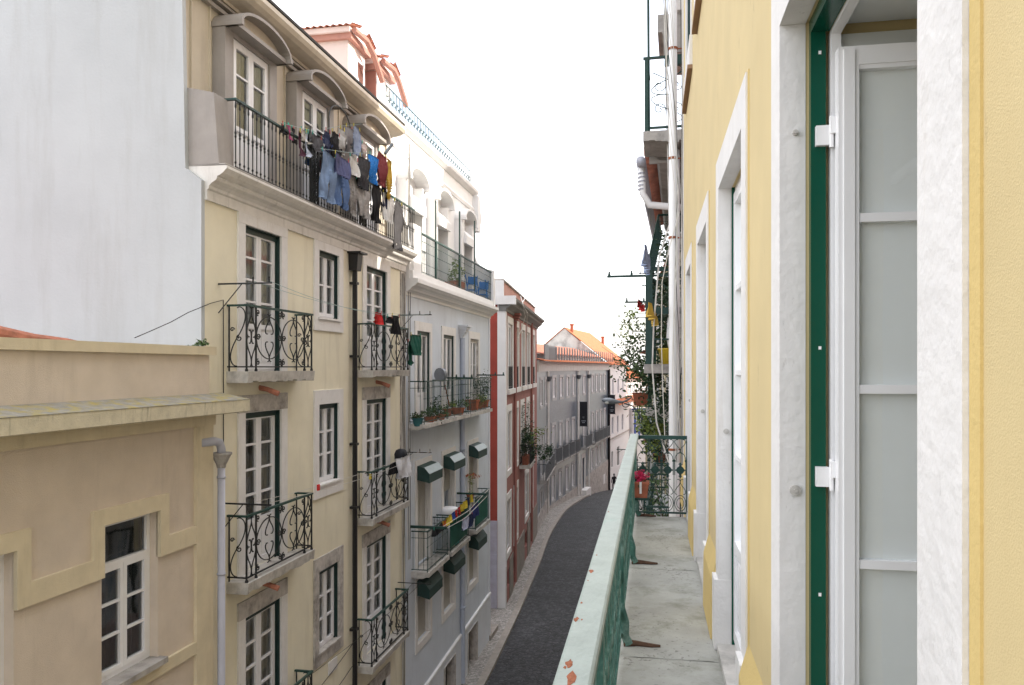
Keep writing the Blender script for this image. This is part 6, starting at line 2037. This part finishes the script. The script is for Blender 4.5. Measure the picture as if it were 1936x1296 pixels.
# flower trough hung inside the end
tx = on_plane(1212, 912, -1.28)
tx = (-.115, 8.86)
t = thing('flower_trough', 'terracotta flower trough of bright pink blooms hanging at the far end of the long balcony', 'flower trough', (tx[0], tx[1], -1.46))
m = MB(); x, y = tx
m.hexa([(x - .07, y - .07, -1.45), (x + .07, y - .07, -1.45), (x + .07, y + .07, -1.45), (x - .07, y + .07, -1.45), (x - .088, y - .085, -1.30), (x + .088, y - .085, -1.30), (x + .088, y + .085, -1.30), (x - .088, y + .085, -1.30)])
m.wb(x - .095, x + .095, y - .092, y + .092, -1.30, -1.275)
m.build('trough', TERRA, t)
m = MB(); m.wb(x - .012, x + .012, y - .098, y - .093, -1.40, -1.27); m.build('white_clip', WHITE_PAINT, t)
m = MB(); m.wb(x - .1, x + .1, y - .08, y + .17, -1.475, -1.452); m.tube([(x - .08, y + .1, -1.47), (x - .08, y + .17, -1.2)], .006, 4); m.tube([(x + .08, y + .1, -1.47), (x + .08, y + .17, -1.2)], .006, 4); m.build('bracket', IRON_GREEN, t)
m = MB()
rn = random.Random(3)
for k in range(60):
    c = Vector((x + rn.gauss(0, .045), y + rn.gauss(0, .045), -1.215 + rn.gauss(0, .028)))
    foliage(c, (.014, .014, .012), 14, .020, k, m)
m.build('blooms', PETAL, t)
m = MB(); foliage((x, y, -1.26), (.10, .09, .03), 120, .04, 9, m); m.build('foliage', LEAF_D, t)
# plaster corner strip and tall white downpipe beyond the end of the wall
m = MB(); m.wb(.40, .60, YE + .002, YE + .38, -12, 12); m.build('corner_strip', WHITE_STONE, Y_)
q = FR.s(1276, .13)
px_, py_ = .285, 10.55
m = MB(); m.tube([(px_, py_, 12), (px_, py_, -10.2)], .056, 12); pp = m.build('downpipe', WHITE_PVC, Y_, True)
for z in (4.2, 2.75, 1.7, -1.1, -3.3):
    m = MB(); m.tube([(px_, py_, z), (px_, py_, z + .03)], .066, 10); m.tube([(px_, py_, z + .015), (.45, py_, z + .015)], .01, 5); m.build('pipe_clamp', RUST, pp)
for k in range(5):
    m = MB(); xx = .375 + .012 * k
    m.tube([(xx + .006 * math.sin(j * 1.3 + k), YE + .03 + .03 * k, 8 - j * .8) for j in range(22)], .0045, 4)
    m.build('cable', CABLE_W if k % 2 else CABLE_B, Y_)

for k in range(7):
    rn = random.Random(k + 70); m = MB(); x0 = .10 + .014 * k
    m.tube([(x0 + .20 * min(1, j / 9) + .03 * math.sin(j * .7 + k) , 10.36 + .015 * k, 5.6 - j * .36) for j in range(20)], .0055, 4)
    m.build('cable', CABLE_B if k == 3 else CABLE_W, Y_)
m = MB(); m.tube([(.36, 10.3, 2.0), (.22, 10.3, 1.5), (.14, 10.3, 1.1), (.13, 10.3, .4), (.15, 10.3, -.3), (.18, 10.3, -1.0)], .006, 5); m.build('cable', CABLE_W, Y_)
# ================================================================== neighbour on the right
F2 = Fac((.44, 10.95), vpdir(1285), 'R')
N_ = thing('neighbour_building', 'weathered neighbouring house on the right with a low tiled eave, caged balcony and drying arms', 'building', base_of(F2, 0, 9))
m = MB()
dn = [(1.6, 2.7, -.0, 2.2), (5.2, 6.3, .0, 2.2), (1.6, 2.7, -3.1, -.8), (5.2, 6.3, -3.1, -.8), (1.6, 2.7, -6.1, -3.9), (5.2, 6.3, -6.1, -3.9)]
wall(m, F2, 0, 9.2, -12, 3.2, dn, .25); m.fb(F2, 0, 9.2, -12, 3.2, -9, -.252)
m.quad(F2.P(0, -12, 0), F2.P(0, -12, -.3), F2.P(0, 3.2, -.3), F2.P(0, 3.2, 0))
m.build('wall', PINK_PALE, N_)
for q in dn:
    w_ = glazing(F2, N_, *q, 2, 3, .5, .12, name='balcony_door', lining=GREEN_DARK, curt=CURTAIN)
    m = MB(); surround(m, F2, *q, .18, .22, 0); m.build('door_surround', WHITE_STONE, w_)
# unseen set-back storeys, added to cast the shade over the street
m = MB(); m.fb(F2, -.5, 8.95, 3.2, 13.5, -9, -2.0); m.build('added_shade_storeys', PINK_PALE, N_)
# eave: rough stone slab, soffit, tiles, gutter
e0, e1 = .9, 7.2
m = MB(); m.prof(F2, [(-.1, 3.05), (.36, 3.10), (.40, 3.18), (-.1, 3.22)], e0, e1); m.build('soffit', CONC, N_)
m = MB(); roof_tiles(m, lambda u, v, h: F2.P(lerp(e0 - .05, e1, u), 3.22 + .75 * v + h, .58 - 2.5 * v), 22, 8, .05); m.build('eave_tiles', TILE_OLD, N_)
m = MB(); m.fb(F2, e0, e0 + .05, 3.05, 3.26, .0, .5); m.build('eave_end', CONC, N_)
m = MB(); gz_ = 3.08
m.tube([F2.P(e0 - .08, gz_, .62), F2.P(lerp(e0, e1, .5), gz_ - .05, .62), F2.P(e1, gz_ - .12, .60)], .075, 8); gt = m.build('gutter', GUTTER_GREY, N_, True)
m = MB(); m.tube([F2.P(e0 + .1, gz_ - .05, .62), F2.P(e0 + .1, gz_ - .45, .60), F2.P(e0 + .12, gz_ - .62, .50), F2.P(e0 + .14, gz_ - .66, .2), F2.P(e0 + .14, gz_ - .68, .02)], .055, 8); m.build('pipe_bend', WHITE_PVC, gt, True)
for k in range(5):
    m = MB(); m.tube([F2.P(e0 + .14 + .008 * j, gz_ - .16 - .07 * k, .61), F2.P(e0 + .14, gz_ - .175 - .07 * k, .61)] if False else [F2.P(e0 + .1, gz_ - .14 - .06 * k, .617), F2.P(e0 + .1, gz_ - .16 - .06 * k, .617)], .062, 8); m.build('pipe_ring', GUTTER_GREY, gt)
m = MB(); m.tube([F2.P(.25, 3.05, .10), F2.P(.25, -10, .10)], .05, 8); m.build('downpipe', WHITE_PVC, N_, True)
# upper balcony with scroll side panel and stone slab
z0 = 3.28; sb0, sb1, so_ = .05, .85, .50
m = MB(); rn = random.Random(2)
for k in range(8):
    a = lerp(-.1, so_ + .05, k / 8); b = lerp(-.1, so_ + .05, (k + 1) / 8)
    da, db = rn.uniform(0, .05), rn.uniform(0, .05)
    m.fb(F2, sb0 - .05, sb1, z0 - .16 - da + .06 * k / 8, z0 - .01, a, b)
sl_ = m.build('upper_balcony', CONC, N_)
m = MB(); Mu = lambda u, v: F2.P(sb0, v, u)
zt_ = z0 + 1.0
m.fb(F2, sb0 - .02, sb0 + .02, zt_, zt_ + .03, -.1, so_ + .05); m.fb(F2, sb0 - .015, sb0 + .015, z0 + .03, z0 + .06, -.1, so_)
m.fb(F2, sb0 - .03, sb0 + .03, zt_ - .11, zt_ - .0, -.1, .26)
m.fb(F2, sb0 - .025, sb0 + .025, z0 - .1, zt_, so_ - .02, so_ + .03)
m.fb(F2, sb0, sb1, zt_, zt_ + .03, so_ - .02, so_ + .03)
for cu in (.10, .33):
    curl(m, Mu, cu, z0 + .62, .09, .007, 1.2, PI * .9, 1); curl(m, Mu, cu, z0 + .30, .09, .007, 1.2, -PI * .9, -1)
iron(m, Mu, [(.42 * t, z0 + .70 + .22 * abs(t - .5)) for t in (0, .25, .5, .75, 1)], .007)
iron(m, Mu, fit(S_UP, .02, z0 + .1, .44, z0 + .5), .007)
iron(m, Mu, fit(S_UP, .02, z0 + .5, .44, z0 + .9, fx=True), .007)
m.build('railing', IRON_GREEN, sl_)
m = MB(); m.tube([F2.P(sb0, z0 - .1, so_ - .03), F2.P(sb0, 8.2, so_ - .0)], .02, 6); m.build('pole', IRON_GREEN, N_)
m = MB(); m.fb(F2, .3, 1.2, 4.75, 5.0, -.1, .36); m.hexa([F2.P(.3, 4.45, -.1), F2.P(1.2, 4.45, -.1), F2.P(1.2, 4.45, .16), F2.P(.3, 4.45, .16), F2.P(.3, 4.75, -.1), F2.P(1.2, 4.75, -.1), F2.P(1.2, 4.75, .30), F2.P(.3, 4.75, .30)]); m.build('top_slab', CONC, N_)
m = MB(); m.fb(F2, .2, 1.3, 5.0, 7, -.1, .1); m.build('top_wall', WHITE_STONE, N_)
# white and dark cables looping in front
rn = random.Random(12)
for k in range(6):
    m = MB(); b0 = .16 + .03 * k
    m.tube([F2.P(.1 + .02 * k, 7.5 - .6 * j, .30 - .014 * j + .03 * math.sin(j * .8 + k)) for j in range(15)], .007, 4)
    m.build('cable', CABLE_W if k % 3 else CABLE_B, N_)
m = MB(); m.tube([F2.P(.5, 2.2, .15), F2.P(.5, 1.6, .34), F2.P(.5, .6, .42), F2.P(.5, .0, .44), F2.P(.5, -.8, .38), F2.P(.5, -1.4, .2), F2.P(.5, -1.5, .05)], .012, 5); m.build('cable', CABLE_W, N_)
# caged balcony
cb0, cb1, co = 3.9, 6.2, .66
zc = .06
m = MB(); m.fb(F2, cb0 - .05, cb1, zc - .17, zc, -.1, co + .05); cs = m.build('caged_balcony', CONC, N_)
m = MB(); ztp = 2.85
for s_ in (cb0, cb1):
    m.fb(F2, s_ - .055, s_ + .055, zc, 1.9 if s_ == cb0 else 1.9, co - .11, co + .02)
    m.fb(F2, s_ - .03, s_ + .03, 1.0, 1.12, 0, co); m.fb(F2, s_ - .03, s_ + .03, 1.80, 1.88, 0, co)
    m.fb(F2, s_ - .02, s_ + .02, zc + .45, zc + .48, 0, co)
    m.tube([F2.P(s_, 1.9, co - .02), F2.P(s_, ztp, co - .22)], .022, 5); m.tube([F2.P(s_, ztp, co - .22), F2.P(s_, ztp, .0)], .02, 5)
m.tube([F2.P(cb0, ztp, co - .22), F2.P(cb1, ztp, co - .22)], .02, 5)
m.fb(F2, cb0, cb1, 1.0, 1.06, co - .06, co - .0); m.fb(F2, cb0, cb1, 1.82, 1.88, co - .06, co)
m.build('cage_frame', IRON_GREEN, cs)
m = MB()
for k in range(5):
    o_ = .06 + k * .11
    m.tube([F2.P(cb0, 1.9, o_), F2.P(cb0, ztp, o_ * .75)], .006, 4)
for k in range(7): m.tube([F2.P(cb0, 1.95 + .13 * k, 0), F2.P(cb0, 1.95 + .13 * k, co - .05 - .03 * k)], .005, 4)
m.build('cage_side_bars', IRON_GREEN, cs); m = MB()
n = 18
for k in range(n): 
    u = lerp(cb0, cb1, k / (n - 1)); m.tube([F2.P(u, zc, co - .03), F2.P(u, 1.02, co - .03)], .008, 4); m.tube([F2.P(u, 1.9, co - .03), F2.P(u, ztp, co - .22)], .006, 4)
m.build('cage_bars', IRON_GREEN, cs)
drying_arm(F2, N_, cb0, 1.72, 1.40, IRON_GREEN, .03, 2)
drying_arm(F2, N_, cb0 + 2.3, 1.42, 1.22, IRON_GREEN, .025, 2)
for k, (s_, z_, o_) in enumerate(((7.6, 2.2, 1.0), (8.2, 1.2, 1.15), (8.8, .9, .95), (8.6, 2.6, .7), (9.0, .4, 1.1))):
    drying_arm(F2, N_, s_, z_, o_, IRON, .016, 1)
# things kept in the cage
t = thing('yellow_bucket', 'yellow bucket of plants standing in the caged balcony', 'bucket', F2.P(4.1, zc, .28))
m = MB(); m.lathe(F2.P(4.1, zc, .28), [(.12, 0), (.17, .26), (.185, .27), (.185, .30), (.16, .3)], 14); m.build('body', YELLOW_PL, t, True)
foliage(F2.P(4.2, zc + .5, .28), (.2, .25, .25), 260, .07, 40).build('foliage', LEAF, t)
m = MB(); m.tube([F2.P(4.0, zc + .25, .10), F2.P(4.0, zc + .30, .22), F2.P(4.0, zc + .5, .26), F2.P(4.0, zc + .9, .23), F2.P(4.0, zc + 1.15, .20), F2.P(4.0, zc + 1.22, .12), F2.P(4.0, zc + 1.12, .06), F2.P(4.0, zc + .7, .07)], .045, 8)
tag(m.build('air_hose', WHITE_PVC, None, True), 'fat white bent hose hooked up inside the caged balcony', 'hose')
CG = 'plants crowding the right-hand balconies'
def bush(name, label, F_, s_, z_, o_, rad, n, size, seed, mt, potr=.14, potm=TERRA, base=None, st=4):
    c = F_.P(s_, z_, o_)
    zb_ = base if base is not None else z_ - rad[2]
    b = (c[0], c[1], zb_)
    t = thing(name, label, 'plant', b, CG)
    foliage(c, rad, n, size, seed).build('foliage', mt, t)
    rn = random.Random(seed)
    stems((b[0], b[1], zb_ + .1), [(c[0] + rn.uniform(-.8, .8) * rad[0], c[1] + rn.uniform(-.8, .8) * rad[1], c[2] + rn.uniform(-.3, 1) * rad[2]) for _ in range(st + 4)], .010, seed).build('stem', STEM, t)
    if potr:
        m = MB(); m.lathe((b[0], b[1], zb_), [(potr * .75, 0), (potr, potr * 1.4), (potr * 1.1, potr * 1.5), (potr * .9, potr * 1.5)], 10); m.build('pot', potm, t)
    return t
bush('cage_plant', 'tall dark climbing plant filling the caged balcony', F2, 5.0, 1.1, .3, (.28, .9, 1.0), 2000, .085, 51, LEAF_D, .16, base=zc)
bush('cage_plant', 'leafy vine at the top of the cage under the drying arm', F2, 4.4, 2.1, .22, (.22, .5, .5), 420, .08, 52, LEAF, 0, base=1.9)
bush('hanging_plant', 'mass of trailing leaves hanging under the caged balcony slab', F2, 5.6, -.55, .45, (.33, 1.0, .55), 750, .09, 53, LEAF_D, 0, base=-.2)
# the big airy shrub leaning out over the street
t = bush('balcony_shrub', 'airy light green shrub leaning out over the street from a far right balcony', F2, 7.8, .1, .95, (.55, .9, .75), 1300, .10, 54, LEAF, .2, base=-.9)
m = MB(); foliage(F2.P(8.2, .95, 1.45), (.45, .7, .55), 150, .085, 55, m); m.build('outer_leaves', LEAF_L, t)
stems(F2.P(7.8, -.3, .9), [F2.P(8.2, 1.4, 1.5), F2.P(8.3, 1.1, 1.75), F2.P(8.0, 1.3, 1.3), F2.P(8.4, .8, 1.6), F2.P(8.0, .5, 1.9)], .012, 8).build('twig', STEM, t)
bar_balcony(F2, N_, 7.0, 8.9, .75, -.95, .14, .95, .1, knobs=False)
bar_balcony(F2, N_, 1.2, 3.2, .55, -3.1, .14, .95, .1, knobs=False)
bar_balcony(F2, N_, 4.9, 6.7, .62, -3.1, .14, .95, .1, knobs=False)
bush('balcony_shrub', 'bushy plants seen through the end railing of our balcony', F2, 2.3, -2.3, .25, (.35, 1.0, .7), 750, .08, 56, LEAF, .16, base=-3.1)
bush('hanging_plant', 'creeper below the small far balcony beside the street lamp', F2, 8.0, -1.5, .7, (.3, .9, .5), 320, .10, 57, LEAF_L, 0, base=-1.0)
t = thing('plastic_chair', 'white garden chair on the balcony below, seen through the end railing', 'chair', F2.P(2.6, -3.1, .3))
m = MB(); m.fb(F2, 2.4, 2.8, -2.70, -2.66, .1, .5); m.build('seat', WHITE_PAINT, t)
m = MB(); m.fb(F2, 2.78, 2.82, -2.66, -2.2, .1, .5); m.build('backrest', WHITE_PAINT, t)
for a, b in ((2.42, .12), (2.42, .46), (2.76, .12), (2.76, .46)):
    m = MB(); m.fb(F2, a, a + .03, -3.1, -2.7, b, b + .03); m.build('leg', WHITE_PAINT, t)

# ---- right-hand houses further along
F3 = Fac(F2.P(9.25, 0, -.02)[:2], vpdir(1162), 'R')
H3 = thing('cream_house', 'pale cream house beyond the caged balcony on the right side', 'building', base_of(F3, 0, 14))
hs = [(1.5 + 3 * k, 2.6 + 3 * k, z, z + 2.2) for k in range(7) for z in (.6, -2.7, -5.9, -9.2)]
m = MB(); wall(m, F3, 0, 24, -14, 3.3, hs, .25); m.fb(F3, 0, 24, -14, 3.3, -8, -.252); m.build('wall', CREAM2, H3)
for q in hs:
    w_ = glazing(F3, H3, *q, 2, 3, .5, .12, curt=CURTAIN_D, frame=WHITE_PAINT)
    m = MB(); surround(m, F3, *q, .16, .2, 0); m.build('window_surround', WHITE_STONE, w_)
for k in range(7):
    for z in (-2.7, -5.9):
        bar_balcony(F3, H3, 1.2 + 3 * k, 2.9 + 3 * k, .55, z, .12, .95, .12, knobs=False)
m = MB(); roof_tiles(m, lambda u, v, h: F3.P(24 * u, 3.3 + .9 * v + h, .12 - 2.1 * v), 60, 8, .05); m.build('roof', TILE_OLD, H3)
m = MB(); m.fb(F3, -.2, 7.4, 3.3, 7.9, -9, -2.0); m.fb(F3, 7.4, 24, 3.3, 12.5, -9, -3.0); m.build('added_shade_storeys', CREAM2, H3)  # unseen storeys, added; the lower stretch lets sun onto the terrace opposite
for k, (s_, z_, o_) in enumerate(((3, -1.3, 1.2), (6, -.2, 1.1), (9, -1.2, 1.1), (4.5, -3.5, 1.0), (12, -.6, 1.3), (5, 2.6, .85), (7, 2.1, .95), (9, 2.0, .9), (11, 1.7, .9), (3, 2.3, .8), (13, 1.5, .9))):
    drying_arm(F3, H3, s_, z_, o_, IRON_GREEN, .02, 1)
bush('balcony_shrub', 'dark shrub on the first balcony of the pale cream house', F3, 2.2, -2.0, .45, (.45, .9, .7), 900, .12, 61, LEAF_D, .18, base=-2.7)
bush('balcony_shrub', 'light green plants on a middle balcony of the pale cream house', F3, 8.2, -2.1, .5, (.5, 1.0, .7), 700, .14, 62, LEAF_L, .18, base=-2.7)
bush('balcony_shrub', 'round bush low on the pale cream house', F3, 5.2, -5.2, .5, (.5, 1.0, .7), 700, .14, 63, LEAF, .18, base=-5.9)
bush('balcony_shrub', 'trailing plants on the lowest balcony of the pale cream house', F3, 2.2, -5.4, .5, (.45, .9, .7), 700, .12, 64, LEAF, .18, base=-5.9)
hang('shirt', 'pale blue shirt hanging far down the right side', 1218, 1226, 462, 500, 'rect', dye('pale_blue', (.26, .32, .44), .1, .6, (.05, .07, .2), 16, .5), .55, F=F2, seed=81, group='laundry on the right side', peg=False)
hang('cloth', 'small red cloth on a far right drying arm', 1209, 1215, 566, 582, 'rect', dye('red', (.5, .02, .02)), .9, F=F2, seed=82, group='laundry on the right side', peg=False)
hang('towel', 'yellow towel hanging inside the caged balcony', 1226, 1240, 572, 596, 'rect', dye('mustard', (.45, .29, .035)), .45, F=F2, seed=83, group='laundry on the right side', peg=False)
F4 = Fac(F3.P(24.3, 0, -.05)[:2], vpdir(1420), 'R')
H4 = thing('grey_house', 'shadowed grey house at the bend on the right side', 'building', base_of(F4, 0, 20))
hs = [(1.5 + 3 * k, 2.6 + 3 * k, z, z + 2.0) for k in range(10) for z in (-2.9, -6.1, -9.2)]
m = MB(); wall(m, F4, 0, 32, -18, .8, hs, .25); m.fb(F4, 0, 32, -18, .8, -8, -.252); m.build('wall', PINK_PALE, H4)
for q in hs: glazing(F4, H4, *q, 2, 2, 0, .12, curt=CURTAIN_D)
m = MB(); roof_tiles(m, lambda u, v, h: F4.P(32 * u, .8 + 1.6 * v + h, .4 - 4 * v), 80, 8, .05); m.build('roof', TILE_UP, H4)
m = MB(); m.fb(F4, 0, 16, -20, 12.5, -9, -3.0); m.fb(F4, 16, 62, -20, 9.0, -9, -3.0); m.build('added_shade_storeys', PINK_PALE, H4)  # unseen blocks added to keep the tiled facade opposite in shade
# street lamp on its wall bracket
Zl = 27.0
at = lambda px, py, Z=Zl: (*W((px - CX) / FPX * Z, Z), -(py - HY) / FPX * Z)
t = thing('street_lamp', 'grey cobra-head street lamp on a curved bracket reaching out over the street', 'street lamp', at(1224, 800))
hA, hB = Vector(at(1138, 757)), Vector(at(1176, 761))
m = MB(); ax = [hA.lerp(hB, k / 8) for k in range(9)]
m.tube(ax, [.03, .085, .105, .11, .105, .09, .07, .055, .05], 10); m.build('lamp_head', LAMP_GREY, t, True)
m = MB(); c = hA.lerp(hB, .25) - Vector((0, 0, .13)); m.lathe(c - Vector((0, 0, .0)), [(.02, 0), (.09, .03), (.11, .08), (.1, .1)], 12); m.build('lamp_bowl', LAMP_GLASS, t, True)
m = MB(); m.tube([hB, at(1186, 757), at(1194, 752), at(1188, 749)], .035, 6); m.tube([at(1180, 763), at(1196, 768), at(1206, 780), at(1216, 795), at(1240, 800)], .03, 6)
m.tube([Vector(at(1183, 765)) + Vector((.12 * math.cos(a), 0, .10 * math.sin(a))) for a in [2 * PI * k / 12 for k in range(13)]], .015, 5)
m.build('bracket', SCREEN, t)
